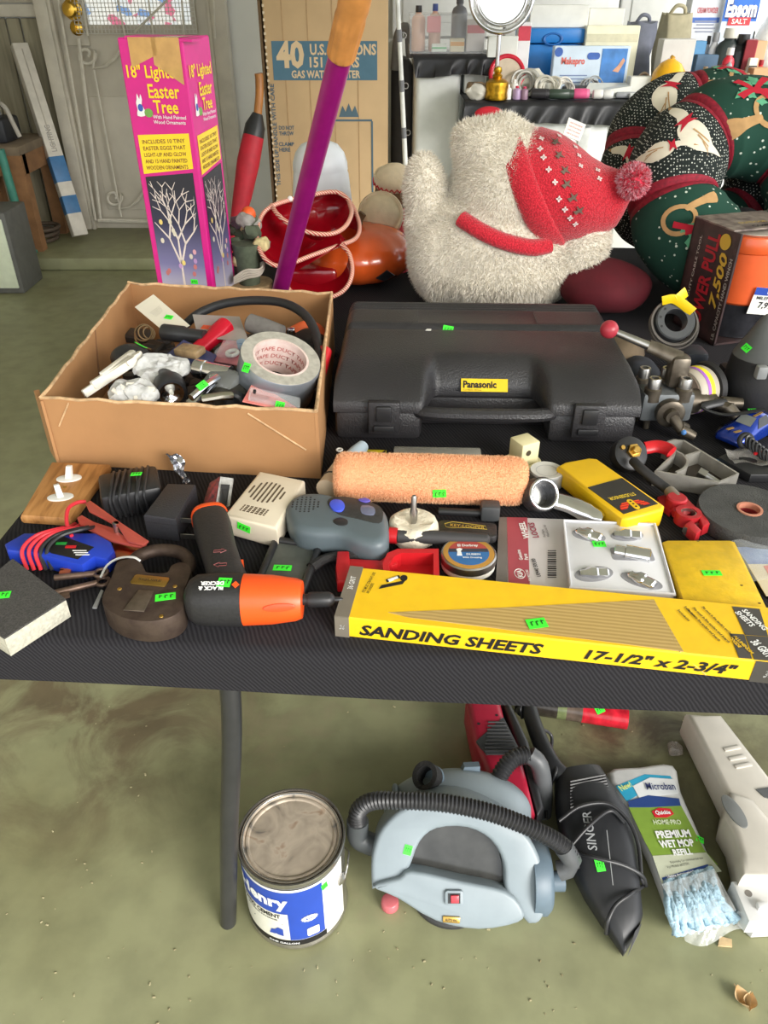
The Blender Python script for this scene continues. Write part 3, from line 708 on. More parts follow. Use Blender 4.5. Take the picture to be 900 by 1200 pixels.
# ---- black and orange cordless drill
orm = M('orange_plastic', (246, 88, 30), .38, var=.05); dm = M('drill_black', (40, 39, 40), .55, var=.14, scale=300, bump=.2, bscale=300)
dl = at_table(285, 715, 'cordless_drill', 'black and orange pistol cordless screwdriver lying on its side', 'power tool')
ax = lambda px, z=.0265: tp(px, 706, TZ+.03, dl)
a_, b_, c_ = tp(219, 703, TZ+.026, dl), tp(286, 703, TZ+.026, dl), tp(354, 706, TZ+.026, dl)
for p in (a_, b_, c_): p.z = .0265
d = (b_-a_).normalized(); fr = frame(a_, d, (0, 0, 1)) ; L1 = (b_-a_).length; L2 = (c_-a_).length
def ringyz(x, ry, rz_, n=24, pw=2.6):
    out = []
    for k in range(n):
        t = 2*PI*k/n; ct, st = math.cos(t), math.sin(t)
        out.append((x, ry*math.copysign(abs(st)**(2/pw), st), rz_*math.copysign(abs(ct)**(2/pw), ct)))
    return out
g = G().loft([ringyz(.0, .012, .014), ringyz(.004, .019, .021), ringyz(.012, .0235, .0255), ringyz(.03, .025, .0265), ringyz(L1, .0255, .027)], m=fr @ R(-PI/2, 'X') @ S(1, 1, 1)); obj('motor_housing', g, dm, dl, 50)
g = G().loft([ringyz(L1+.0003, .0255, .027, pw=2.3), ringyz(L1+.03, .0245, .026, pw=2.2), ringyz(L2-.006, .0225, .0225, pw=2), ringyz(L2, .020, .020, pw=2), ringyz(L2+.0005, .008, .008, pw=2)], m=fr @ R(-PI/2, 'X')); obj('clutch_housing', g, orm, dl, 50)
m_ = onface(dl, 327, 712); obj('thumb_recess', G().prism(ell(.0165, .0045, 24), -.001, .0006, bev=.0005), M('orange_dark_mould', (226, 74, 24), .4, var=.03), dl, 40, m_)
g = G().cyl((L2, 0, 0), (L2+.008, 0, 0), .006, n=12).lathe([(.0075, 0), (.0082, .004), (.0082, .022), (.006, .026), (.003, .028), (.003, .034), (.0004, .038)], 14, T(L2+.006, 0, 0) @ R(PI/2, 'Y')); obj('bit_holder', g, blk, dl, 50, fr)
hp = [(tp(x_, y_, TZ+z_, dl), w_, h_) for x_, y_, z_, w_, h_ in ((246, 607, .022, .0215, .020), (250, 622, .023, .0225, .0215), (256, 645, .024, .0205, .0215), (263, 668, .026, .020, .022), (270, 692, .026, .022, .022))]
def hring(i, sc=1):
    p = hp[i][0].copy(); p.z = hp[i][0].z; pd = (hp[min(i+1, 4)][0]-hp[max(i-1, 0)][0]); pd.z = 0; pd.normalize(); sx = Vector((-pd.y, pd.x, 0))
    return [p+sx*hp[i][1]*sc*math.copysign(abs(math.cos(t))**.75, math.cos(t))+Vector((0, 0, 1))*hp[i][2]*sc*math.copysign(abs(math.sin(t))**.75, math.sin(t)) for t in (2*PI*k/24 for k in range(24))]
r0 = hring(0, .86); off = (hp[0][0]-hp[1][0]).normalized()*.008
obj('handle', G().loft([hring(0), hring(1), hring(2), hring(3), hring(4)]), dm, dl, 60)
obj('handle_end', G().loft([[p+off for p in hring(0, .8)], [p+off*.6 for p in hring(0, 1.0)], [p+off*.02 for p in hring(0, 1.06)], [p-off*.5 for p in hring(0, 1.04)]]), orm, dl, 60)
obj('trigger', G().prism(tr([(276, 656), (285, 655), (284, 663), (281, 668), (286, 675), (286, 679), (277, 677)], TZ+.036, dl)[::-1], .016, .036, bev=.001), orm, dl)
m_ = onface(dl, 252, 687); 
if m_:
    text('BLACK &\nDECKER', .026, .0105, whiteink, dl, m_ @ T(-.004, 0, .0006) @ R(PI), bold=.05)
    obj('logo_badge', G().prism([(-.004, 0), (0, -.004), (.004, 0), (0, .004)], 0, .001), orm, dl, 0, m_ @ T(.021, .001, 0))
for py, rz_ in ((646, 0), (662, 180)):
    m_ = onface(dl, 258, py)
    if m_: obj('arrow_mark', G().tube([(x_, y_, 0) for x_, y_ in ((-.007, .002), (.001, .002), (.001, .004), (.007, 0), (.001, -.004), (.001, -.002), (-.007, -.002))], .0004, 4, True), M('pink_print', (150, 84, 84), .6, var=0), dl, 40, m_ @ RD(rz_))
sticker(dl, 263, 683, .014, .013, -5)
# ---- small black and white label packet
lp = thing('label_packet', 'small folded black and white printed packet above the drill handle', 'packet', W(248, 606))
A, B_, C_, D_ = (-.012, 0, .002), (.008, -.002, .006), (-.004, .040, .030), (.022, .040, .018)
def quadp(nm, P, mt): 
    P = [Vector(p) for p in P]; n_ = (P[1]-P[0]).cross(P[2]-P[0]).normalized()*.0006
    return obj(nm, G().add([*P, *[p-n_ for p in P]], [(0, 1, 2, 3), (7, 6, 5, 4), (0, 4, 5, 1), (1, 5, 6, 2), (2, 6, 7, 3), (3, 7, 4, 0)]), mt, lp, 0)
silv = M('silver_card', (176, 174, 172), .35, .4, var=.3, scale=120)
quadp('front_flap', [(.004, -.002, .004), (.024, .006, .014), (.026, .036, .036), (.010, .034, .040)], silv)
quadp('side_flap', [(-.016, .006, .002), (.003, -.002, .004), (.009, .034, .040), (-.006, .038, .028)], M('black_card', (46, 42, 42), .4, var=.3, scale=150, col2=(150, 60, 60)))
quadp('back_flap', [(-.014, .012, .001), (.02, .010, .001), (.026, .036, .034), (-.006, .039, .027)], silv)
quadp('dark_print', [(.010, .001, .0085), (.020, .006, .014), (.0225, .028, .031), (.012, .026, .033)], blackink).location = (-.0002, -.0012, .0012)
sticker(lp, 245, 563, .012, .008, 15)
# ---- beige door chime
ch = at_table(305, 600, 'door_chime', 'beige plastic door chime with round slotted grille', 'chime')
bei = M('beige_plastic', (228, 216, 194), .4, var=.04)
co = tr([(304, 551), (357, 562), (324, 620), (262, 603)], TZ+.032, ch)
obj('case', G().prism(co[::-1], .001, .032, bev=.005, seg=3), bei, ch, 50)
e = tp(313, 577, TZ+.032, ch); ux = (Vector(co[1])-Vector(co[0])).normalized(); rz_ = math.atan2(ux.y, ux.x)
dkb = M('dark_slot', (96, 82, 64), .8, var=.05)
for k in range(8):
    o_ = (k-3.5)*.0062; hl = math.sqrt(max(0, .0235**2-o_**2))
    obj('grille_slot', G().prism(rrect(.0024, 2*hl, .0011), .0318, .0324), dkb, ch, 0, T(e.x, e.y, 0) @ R(rz_) @ T(o_, 0, 0) @ RD(4))
e = tp(298, 598, TZ+.032, ch)
for k in range(16):
    for j in range(3): 
        if j == 1 and k % 5 == 0: continue
        pass
for j in range(4): obj('vent_row', G().box((0, (j-1.5)*.0036, .0322), (.034, .0022, .0006)), dkb, ch, 0, T(e.x, e.y, 0) @ R(rz_))
for j in range(6): obj('vent_rib', G().box(((j-2.5)*.0056, 0, .0325), (.0011, .014, .0006)), bei, ch, 0, T(e.x, e.y, 0) @ R(rz_))
sticker(ch, 286, 618, .018, .010, -10)
# ---- grey rotary tool with blue button
gt = at_table(395, 620, 'grey_hand_tool', 'grey battery hand tool with blue button and black shaft', 'power tool')
gg = M('slate_grey_plastic', (92, 104, 110), .42, var=.05)
o5 = sm2(tr([(334, 597), (340, 584), (356, 577), (380, 577), (400, 582), (420, 583), (440, 589), (452, 598), (456, 614), (454, 632), (440, 638), (420, 634), (396, 625), (366, 624), (344, 617)], TZ+.036, gt)[::-1], 4)
obj('body', G().prism(o5, .002, .038, bev=.011, seg=4), gg, gt, 60)
def pad(nm, pts, z0, z1, mt, bev=.0006): return obj(nm, G().prism(sm2(tr(pts, TZ+z1, gt)[::-1], 3), z0, z1, bev=bev), mt, gt, 40)
pad('dark_panel', [(384, 590), (388, 583), (406, 582), (430, 587), (446, 594), (449, 604), (444, 613), (420, 608), (396, 602)], .0372, .0386, M('charcoal_panel', (54, 54, 54), .5, var=.2, scale=200))
pad('blue_button', [(386, 590), (391, 585), (400, 586), (404, 592), (400, 598), (391, 597)], .038, .041, M('blue_button', (72, 92, 222), .35, var=.03))
pad('purple_button', [(420, 585), (428, 583), (434, 586), (428, 588)], .038, .040, M('purple_button', (104, 92, 190), .4, var=.03))
pad('display', [(424, 592), (438, 594), (438, 603), (424, 601)], .038, .0395, M('display_grey', (112, 116, 140), .2, var=.1), .0003)
pad('black_button', [(390, 610), (398, 606), (407, 609), (406, 615), (396, 615)], .036, .0388, blk)
e = tp(358, 591, TZ+.038, gt)
for j in range(-3, 4):
    for k in range(-3, 4):
        if j*j+k*k < 11: obj('speaker_hole', G().cyl((e.x+j*.0052, e.y+k*.0052, .0378), (e.x+j*.0052, e.y+k*.0052, .0384), .0013, n=8), blk, gt, 0)
pts = [tp(*q_, TZ+.02, gt) for q_ in ((456, 627), (466, 628), (571, 632))]
for p in pts: p.z = .020
obj('red_collar', G().cyl(pts[0], pts[1], .010, n=18), redp, gt); obj('shaft', G().tube([pts[1], pts[1].lerp(pts[2], .6), pts[2], pts[2]+(pts[2]-pts[1]).normalized()*.003], [.0085, .0082, .0065, .003], 14), M('shaft_black', (56, 55, 56), .6, var=.1), gt)
# ---- black framed grey tray with a textured strap
ty = at_table(335, 665, 'scraper_tray', 'black rimmed flat tray with ribbed strap under the grey tool', 'tray')
o6 = tr([(323, 628), (374, 635), (352, 693), (299, 684)], TZ+.016, ty)[::-1]
obj('tray_floor', G().prism(o6, .001, .009), M('tray_grey', (78, 82, 78), .35, var=.2, scale=60), ty, 0)
P6 = [Vector((x, y, .010)) for x, y in o6]
obj('tray_rim', G().tube([P6[0].lerp(P6[1], .03), P6[1].lerp(P6[0], .03), P6[1].lerp(P6[2], .03), P6[2].lerp(P6[1], .03), P6[2].lerp(P6[3], .03), P6[3].lerp(P6[2], .03), P6[3].lerp(P6[0], .03), P6[0].lerp(P6[3], .03)], .0045, 8, True), blk, ty, 60)
pts = [tp(x_, y_, TZ+.011, ty) for x_, y_ in ((364, 664), (378, 655), (398, 650), (420, 650), (460, 652))]
for p in pts: p.z = .009
obj('ribbed_strap', G().tube(smoothpath(pts, 5), .008, 10, flat=.8), M('ribbed_black', (44, 43, 44), .7, var=.25, scale=260, bump=1, bscale=260), ty)
sticker(ty, 331, 666, .021, .010, -3)
# ---- red plastic scoop tool
rs = at_table(450, 668, 'red_scoop_tool', 'red plastic tool with T handle and scoop end', 'tool')
obj('t_handle', G().prism(tr([(395, 645), (409, 645), (410, 655), (411, 670), (408, 680), (395, 680), (393, 664)], TZ+.020, rs)[::-1], .002, .020, bev=.003), redp, rs)
obj('shaft', G().prism(tr([(408, 654), (446, 656), (456, 648), (462, 644), (466, 660), (448, 668), (408, 668)], TZ+.017, rs)[::-1], .003, .017, bev=.002), redp, rs)
oo = tr([(454, 648), (466, 643), (514, 643), (515, 676), (450, 676), (448, 660)], TZ+.024, rs)[::-1]; ii = tr([(462, 652), (470, 648), (508, 648), (508, 676), (458, 676), (456, 662)], TZ+.024, rs)[::-1]
g = G(); n = len(oo); g.add([(*p, .002) for p in oo]+[(*p, .024) for p in oo]+[(*p, .024) for p in ii]+[(*p, .006) for p in ii],
    [(k, (k+1) % n, n+(k+1) % n, n+k) for k in range(n)]+[(n+k, n+(k+1) % n, 2*n+(k+1) % n, 2*n+k) for k in range(n)]+[(2*n+k, 2*n+(k+1) % n, 3*n+(k+1) % n, 3*n+k) for k in range(n)]+[tuple(3*n+k for k in range(n)), tuple(n-1-k for k in range(n))])
obj('scoop', g, redp, rs, 30)
# ---- cotton buffing wheel
bw = thing('buffing_wheel', 'cream cotton polishing wheel with steel mandrel', 'polishing wheel', W(484, 632))
g = G().lathe([(.006, .010), (.020, .010), (.028, .004), (.0305, .014), (.029, .026), (.024, .030), (.012, .026), (.006, .024)], 40); g.noise(.0022, 90); obj('cotton_disc', g, M('cream_cotton', (232, 222, 200), .95, var=.12, scale=90, bump=.8, bscale=220), bw, 60)
obj('mandrel', G().lathe([(.003, .0), (.003, .02), (.0048, .03), (.0048, .042), (.0034, .046), (.0034, .062), (.002, .064)], 14), steel, bw, 40)
# ---- black printed leather case
kc = at_table(547, 628, 'key_case', 'flat black case with gold outlined lettering', 'case', -6)
obj('pouch', G().prism(rrect(.072, .030, .006), .001, .012, bev=.002), M('black_leather', (44, 43, 44), .5, var=.2, bump=.4, bscale=350), kc)
gold = M('gold_print', (206, 180, 80), .4, .3, var=0)
text('KEY-LOOPER', .042, .006, gold, kc, T(.000, .003, .0126) @ RD(-2), bold=.01)
obj('print_outline', G().tube([(x, y, .0124) for x, y in ((-.026, -.001), (-.028, .006), (-.018, .011), (-.002, .009), (.022, .006), (.024, -.001), (.0, .0), (-.02, -.002))], .0004, 5, True), gold, kc)
# ---- black connector bar behind it
cn = at_table(555, 607, 'black_connector', 'small black rod with square end behind the polishing wheel', 'connector', -4)
obj('rod', G().cyl((-.045, 0, .008), (.01, 0, .008), .005, n=12), blk, cn); obj('square_end', G().rbox((.020, 0, .012), (.024, .02, .022), .003), dkg, cn)
# ---- round tin of leather polish
tn = thing('polish_tin', 'round tin of leather dubbin with blue and red lid', 'tin', W(548, 664))
obj('tin_body', G().lathe([(.0305, .001), (.031, .003), (.031, .010), (.0322, .0105), (.0322, .019), (.0305, .0205), (.0295, .0198), (0, .0198)], 44), steel, tn, 40)
obj('tin_side_band', G().lathe([(.0312, .0035), (.0314, .0035), (.0314, .0095), (.0312, .0095)], 44, closed=True), paper, tn)
obj('gold_border', G().lathe([(.0235, .0199), (.0295, .0199), (.0295, .0206), (.0235, .0206)], 44, closed=True), M('tin_gold', (214, 160, 78), .35, .4, var=.08), tn)
obj('blue_field', G().prism(ell(.0236, .0236, 30, a0=165, a1=375), .0199, .0207), M('tin_blue', (52, 110, 170), .4, var=.1), tn, 0)
obj('red_field', G().prism(ell(.0236, .0236, 20, a0=15, a1=165), .0199, .0207), M('tin_red', (178, 74, 66), .4, var=.05), tn, 0)
obj('dark_field', G().prism([(-.023, .001), (.023, .001), (.022, .007), (-.022, .007)], .0200, .0211), M('tin_dark', (60, 62, 74), .4, var=.2), tn, 0)
text('El Dorbrey', .024, .006, whiteink, tn, T(.0, .0125, .0213), bold=.03); text('DUBBIN', .016, .0035, whiteink, tn, T(.005, -.004, .0213)); text('With Dressing', .022, .004, whiteink, tn, T(.003, -.0105, .0213))
obj('figure_print', G().prism([(-.014, -.006), (-.008, -.006), (-.009, .002), (-.007, .006), (-.010, .008), (-.014, .006), (-.013, .001)], .0208, .0214), whiteink, tn, 0)
# ---- wheel lock card
wl = at_table(690, 660, 'wheel_lock_pack', 'blister card of chrome wheel lock nuts', 'blister pack')
cz = .004
obj('card', G().prism(tr([(586, 606), (769, 612), (793, 699), (581, 684)], TZ+cz, wl)[::-1], .001, cz), M('grey_pink_card', (206, 200, 200), .5, var=.04), wl, 0)
obj('hang_tab', G().prism(tr([(585, 606), (594, 606), (595, 686), (581, 685)], TZ+cz+.0006, wl)[::-1], cz, cz+.0006), M('tab_grey', (110, 104, 100), .4, var=.1), wl, 0)
obj('maroon_strip', G().prism(tr([(594, 606), (618, 606.5), (621, 688), (596, 686)], TZ+cz+.0006, wl)[::-1], cz, cz+.0006), M('maroon_print', (168, 72, 84), .45, var=.05), wl, 0)
def wtxt(s_, px, py, w, h, mt, rz_=92, **k):
    e_ = tp(px, py, TZ+cz, wl); return text(s_, w, h, mt, wl, T(e_.x, e_.y, cz+.0012) @ RD(rz_), **k)
mar = M('maroon_ink', (150, 50, 70), .5, var=0)
wtxt('WHEEL', 614, 622, .036, .008, whiteink, bold=.03); wtxt('LOCKS', 625, 622, .032, .008, mar, bold=.03); wtxt('Genuine\nParts', 612, 651, .020, .011, whiteink); wtxt('KIA', 609, 673, .013, .006, whiteink, bold=.03)
wtxt('KIA MOTORS', 619, 675, .020, .003, whiteink)
wtxt('UE440 50U00', 628, 666, .034, .005, blackink); wtxt('Proof Spare\nWheel & Lock Nut', 638, 623, .026, .008, blackink, bold=0)
obj('oval_ring', G().torus((0, 0, 0), .0085, .0005, 28, 6, S(1, .7, 1)), whiteink, wl, 60, (lambda e_: T(e_.x, e_.y, cz+.001) @ RD(90))(tp(609, 673, TZ+cz, wl)))
bx_, by_ = 647, 661
for k in range(13):
    e_ = tp(bx_-.3, 646+k*2.6, TZ+cz, wl); obj('barcode_bar', G().box((e_.x, e_.y, cz+.0009), (.010, .0009+.0006*(k*7 % 3), .0004)), blackink, wl, 0)
bl = tr([(661, 611), (767, 615), (790, 697), (668, 689)], TZ+.014, wl)
lite = M('frosted_blister', (222, 222, 226), .25, var=.03)
obj('blister_tray', G().prism(bl[::-1], cz, .014, bev=.003), lite, wl)
rim = [Vector((x, y, .0145)) for x, y in bl]; obj('blister_rim', G().tube([rim[0], rim[1], rim[2], rim[3]], .0022, 8, True), clear if False else lite, wl)
pockets = [(690, 627, .020, .0115, -20), (735, 627, .020, .011, 8), (741, 649, .024, .012, -3), (696, 672, .023, .013, 15), (752, 680, .023, .0115, -30)]
pocm = M('pocket_grey', (150, 150, 156), .3, var=.1)
for i, (px, py, a2, b2, rz_) in enumerate(pockets):
    e_ = tp(px, py, TZ+.015, wl); o_ = obj('pocket', G().prism(ell(a2, b2, 24) if i != 2 else rrect(2*a2, 2*b2, .004), .0140, .0146), pocm, wl, 0, T(e_.x, e_.y, 0) @ RD(rz_))
    g = G()
    if i == 2: g.lathe([(.006, 0), (.008, .001), (.008, .012), (.0105, .013), (.0105, .040), (.009, .041), (0, .041)], 16, T(-.021, 0, .014) @ R(PI/2, 'Y'))
    else: g.lathe([(.0045, 0), (.006, .002), (.006, .006), (.0095, .012), (.0095, .018), (.008, .02), (.008, .030), (.006, .032), (0, .032)], 6 if i % 2 else 16, T(-.016, 0, .014) @ R(PI/2, 'Y'))
    obj('lug_nut', g, chrome, wl, 30, T(e_.x, e_.y, 0) @ RD(rz_-15))
sticker(wl, 702, 638, .015, .011, 0)
# ---- yellow plastic box lid
yb = at_table(830, 670, 'yellow_case', 'flat scuffed yellow plastic case', 'case')
obj('case_body', G().prism(tr([(776, 634), (782, 632), (855, 632), (862, 634), (900, 712), (805, 716)], TZ+.018, yb)[::-1], .001, .018, bev=.004), M('scuffed_yellow', (228, 186, 28), .5, var=.1, scale=60, bump=.3, bscale=200), yb)
for px, py in ((818, 634), (869, 686), (890, 707)):
    e_ = tp(px, py, TZ+.018, yb); obj('dirt_mark', G().prism(ell(.0016, .0012, 8), .0178, .0184), M('dirt', (110, 90, 40), .8, var=0), yb, 0, T(e_.x, e_.y, 0))
sticker(yb, 834, 672, .021, .009, 0)
# ---- stud sensor
ss = at_table(715, 580, 'stud_sensor', 'yellow stud sensor with black printed panel', 'sensor')
obj('housing', G().prism(tr([(653, 546), (662, 541), (690, 536), (700, 537), (779, 592), (777, 597), (737, 607), (729, 606)], TZ+.028, ss)[::-1], .001, .028, bev=.004, seg=3), yel, ss, 50)
obj('face_panel', G().prism(tr([(689, 571), (729, 560), (771, 590), (731, 602)], TZ+.0288, ss)[::-1], .0278, .0288), M('panel_black', (50, 48, 44), .5, var=.15), ss, 0)
e_ = tp(729, 582, TZ+.029, ss); e2 = tp(748, 578, TZ+.029, ss); an = math.degrees(math.atan2(e2.y-e_.y, e2.x-e_.x))
text('STUDSENSOR', .038, .007, M('yellow_ink', (240, 206, 60), .5, var=0), ss, T(e_.x, e_.y, .0294) @ RD(an+180), bold=.02)
for dx, mt in ((-.017, 0), (.017, 0)):
    e3 = tp(741.5, 591, TZ+.029, ss); 
    for k in range(6): obj('flame_bar', G().box((dx*(1-.1*k)*.95, (k-2.5)*.0022, 0), (.013-.0015*abs(k-2.5), .0015, .0005)), orm if k % 2 else redp, ss, 0, T(e3.x, e3.y, .0293) @ RD(an))
e3 = tp(742, 591, TZ+.029, ss); o_ = obj('level_bar', G().prism(rrect(.008, .022, .004), 0, .0008), yel, ss, 0, T(e3.x, e3.y, .0289) @ RD(an))
for k in (-1, 0, 1): obj('level_dot', G().cyl((0, k*.006, .0008), (0, k*.006, .0012), .0014, n=10), blackink, o_, 0)
# ---- chrome fitting with rubber ring
cf = at_table(650, 600, 'chrome_fitting', 'chrome handle with round black rubber socket', 'fitting')
e_ = tp(632, 583, TZ+.022, cf); fx = frame((e_.x, e_.y, .024), (.7, -.3, .35), (.25, .8, .6)) 
g = G().lathe([(.0155, -.010), (.021, -.012), (.0225, -.008), (.0225, .008), (.021, .012), (.0155, .011)], 36, closed=True)
tilt = T(e_.x, e_.y, .026) @ RD(20, 'Z') @ RD(55, 'X')
obj('rubber_ring', g, M('knurled_black', (52, 52, 54), .5, var=.3, scale=300, bump=1, bscale=300), cf, 50, tilt)
obj('chrome_lip', G().torus((0, 0, .0115), .0185, .0025, 36, 10), chrome, cf, 60, tilt); obj('chrome_cup', G().lathe([(.0225, -.008), (.019, -.017), (.008, -.020), (0, -.020)], 30), chrome, cf, 50, tilt)
pts = [tp(x_, y_, TZ+.014, cf) for x_, y_ in ((648, 590), (668, 594), (688, 600), (706, 606))]
for p, z_ in zip(pts, (.018, .016, .013, .009)): p.z = z_
obj('chrome_handle', G().tube(smoothpath(pts, 4), [.012]*5+[.0125]*4+[.0115]*3+[.0085], 14, flat=.7), chrome, cf, 50)
# ---- small roll of silver tape
st_ = thing('tape_roll', 'small roll of silver tape beside the orange roller', 'tape', W(639, 566))
obj('tape', G().lathe([(.014, 0), (.0225, .0), (.0235, .001), (.0235, .019), (.0225, .020), (.014, .020)], 36, closed=True), M('silver_tape', (176, 178, 180), .35, .5, var=.1), st_, 40)
obj('tape_face', G().lathe([(0, .004), (.0145, .004), (.0145, .018), (.0225, .0206), (.0222, .0212), (.012, .0195), (0, .0195)], 36), M('paper_core', (206, 204, 198), .5, var=.1), st_, 40)
# ---- cream plastic socket on a flange
cs = at_table(612, 545, 'cream_socket', 'cream plastic cube socket standing on a round flange', 'socket', 28)
crm = M('cream_plastic', (232, 222, 176), .45, var=.04)
obj('flange', G().lathe([(.0, .001), (.026, .001), (.027, .003), (.026, .007), (.0, .008)], 36), crm, cs); obj('cube_body', G().rbox((0, 0, .025), (.030, .030, .034), .002), crm, cs)
obj('bore', G().cyl((-.004, -.0152, .028), (-.004, -.0156, .028), .0042, n=16), M('dark_hole', (70, 60, 44), .9, var=0), cs, 0)
# ---- clear plastic pack and yellow card behind the roller
cp = at_table(512, 540, 'clear_tube_pack', 'clear plastic strip pack lying behind the roller', 'pack', -2)
obj('shell', G().rbox((0, 0, .009), (.125, .024, .016), .003), M('cloudy_clear', (170, 168, 158), .15, var=.1, alpha=.55), cp); obj('insert', G().box((-.005, 0, .006), (.105, .010, .006)), M('pink_grey', (150, 128, 118), .5, var=.2), cp, 0)
yc = at_table(440, 539, 'yellow_card', 'yellow and black printed card behind the roller', 'card', -4); obj('card_panel', G().rbox((0, 0, .006), (.030, .022, .010), .001), M('yellow_card', (214, 188, 30), .5, var=.05), yc); obj('black_swirl', G().prism([(.002, -.010), (.014, -.010), (.014, .010), (.009, .002)], .011, .0116), blackink, yc, 0); text('FIX', .012, .006, blackink, yc, T(-.006, 0, .0118))
# ---- pale tubes at the case corner
bt2 = at_table(408, 545, 'caulk_tube', 'pale blue tube tip with beige sleeve by the box corner', 'tube')
pa, pb, pc = (tp(x_, y_, TZ+.016, bt2) for x_, y_ in ((383, 574), (402, 548), (425, 523)))
for p in (pa, pb, pc): p.z = .016
obj('beige_sleeve', G().tube([pa, pb], .015, 16), M('beige_paper', (196, 176, 150), .6, var=.08), bt2); obj('blue_tip', G().tube([pb, pb.lerp(pc, .7), pc, pc+(pc-pb)*.08], [.012, .0115, .009, .003], 14), M('pale_blue_plastic', (196, 214, 228), .3, var=.04), bt2)
e_ = tp(398, 530, TZ+.02, bt2); obj('white_ring', G().torus((e_.x, e_.y, .024), .004, .0012, 16, 6, None), wht, bt2)
obj('rubber_band', G().torus((0, 0, 0), .0155, .0011, 24, 6), wr, bt2, 60, frame(pa.lerp(pb, .35), (0, 0, 1), (pb-pa).cross(Vector((0, 0, 1)))))
# ================================================================== right end of the near table
def strip(pts, th, z0, z1, closed=True):
    """upright wall of thickness th following a plan path"""
    P = [Vector(p) for p in pts]; n = len(P); o_ = []; i_ = []
    for k in range(n):
        a_ = P[(k-1) % n] if (closed or k) else P[k]; b_ = P[(k+1) % n] if (closed or k < n-1) else P[k]
        d = (b_-a_).normalized(); q_ = Vector((-d.y, d.x))*th/2; o_.append(P[k]+q_); i_.append(P[k]-q_)
    g = G(); rings = [[(o_[k].x, o_[k].y, z0), (o_[k].x, o_[k].y, z1), (i_[k].x, i_[k].y, z1), (i_[k].x, i_[k].y, z0)] for k in range(n)]
    return g.loft(rings, True, closed)
RX = lambda x, y: (x/5.714+760, y/5.714+450)
# ---- battery cable with red terminal clamp and black disc switch
bc = at_table(765, 570, 'battery_switch_cable', 'black disc switch and cable ending in a red battery clamp', 'battery clamp')
e_ = tp(738, 532, TZ+.03, bc); f_ = T(e_.x, e_.y, .030) @ RD(15, 'Z') @ RD(48, 'X')
obj('switch_disc', G().lathe([(0, -.016), (.022, -.016), (.024, -.012), (.024, .004), (.021, .006), (0, .006)], 34), blk, bc, 40, f_)
obj('brass_nut', G().lathe([(0, .006), (.010, .006), (.010, .012), (.006, .012), (.006, .018), (.0045, .019), (0, .019)], 6), brs, bc, 20, f_ @ T(.002, .002, 0)); obj('brass_stud', G().lathe([(0, .006), (.003, .006), (.003, .010), (0, .010)], 10), brs, bc, 40, f_ @ T(-.013, .009, 0))
pts = [tp(x_, y_, TZ+z_, bc) for x_, y_, z_ in ((742, 540, .034), (750, 548, .033), (764, 560, .026), (776, 569, .020), (784, 575, .018))]
obj('cable', G().tube(smoothpath(pts, 5), .0065, 12), blkr, bc); pb = tp(794, 585, TZ+.017, bc)
obj('cable_sleeve', G().tube([pts[-1], pts[-1].lerp(pb, .5), pb], .0075, 12), M('tinned_lead', (150, 140, 126), .45, .6, var=.2), bc)
rm = M('red_enamel', (178, 36, 44), .4, .1, var=.1)
e_ = tp(793, 585, TZ+.02, bc); obj('clamp_boss', G().lathe([(0, .004), (.013, .004), (.013, .022), (.011, .024), (0, .024)], 26), rm, bc, 40, T(e_.x, e_.y, 0))
e_ = tp(807, 601, TZ+.02, bc); obj('clamp_ring', G().lathe([(.0095, .006), (.0155, .006), (.0155, .022), (.0095, .022)], 30, closed=True), rm, bc, 40, T(e_.x, e_.y, 0)); obj('ring_liner', G().lathe([(.008, .007), (.0097, .007), (.0097, .021), (.008, .021)], 30, closed=True), steel, bc, 40, T(e_.x, e_.y, 0))
obj('clamp_link', G().prism(tr([(786, 579), (800, 576), (818, 594), (800, 604), (790, 596)], TZ+.02, bc)[::-1], .008, .017), rm, bc)
for P in ([(816, 598), (822, 594), (832, 613), (824, 617)], [(803, 614), (810, 609), (822, 621), (816, 626)]): obj('clamp_jaw', G().prism(tr(P, TZ+.02, bc)[::-1], .005, .020, bev=.0012), rm, bc)
a_, b_ = tp(804, 623, TZ+.012, bc), tp(833, 606, TZ+.012, bc); obj('clamp_bolt', G().cyl(a_, b_, .003, n=10).cyl(a_, a_.lerp(b_, .2), .006, n=6).cyl(b_.lerp(a_, .18), b_, .0055, n=6), steel, bc)
obj('red_wing', G().prism(tr([(771, 581), (780, 578), (792, 592), (786, 599), (775, 590)], TZ+.012, bc)[::-1], .003, .010), rm, bc)
# ---- red and steel bracket behind
obj('red_lever', G().tube(smoothpath([tp(x_, y_, TZ+z_, bc) for x_, y_, z_ in ((756, 525, .026), (770, 523, .028), (782, 526, .029), (787, 530, .029))], 5), .009, 12, flat=.45), redp, bc)
# ---- grey V-shaped metal frame
gf = at_table(815, 553, 'metal_frame', 'grey metal V-shaped guard frame with a bolt inside', 'metal guard')
gal = M('cast_alloy', (168, 164, 156), .45, .5, var=.15, scale=50)
oute = tr([RX(*p) for p in ((110, 402), (135, 382), (175, 372), (238, 378), (600, 598), (470, 655), (45, 580), (110, 525), (170, 470), (180, 440), (150, 418))], TZ+.024, gf)
obj('outer_wall', strip(oute[::-1], .0032, .001, .024), gal, gf, 40)
inn = smoothpath([(*tp(*RX(*p), TZ+.024, gf).xy, 0) for p in ((185, 445), (235, 475), (262, 515), (240, 560), (185, 588))], 5)
obj('inner_wall', strip([(p.x, p.y) for p in inn], .0032, .001, .024, False), gal, gf, 40)
inn = [tp(*RX(*p), TZ+.024, gf).xy for p in ((240, 478), (345, 448))]; obj('inner_wall', strip(inn, .003, .001, .024, False), gal, gf, 40)
obj('frame_floor', G().prism(oute[::-1], .001, .004), M('dark_frame_floor', (60, 52, 44), .7, var=.2), gf, 0)
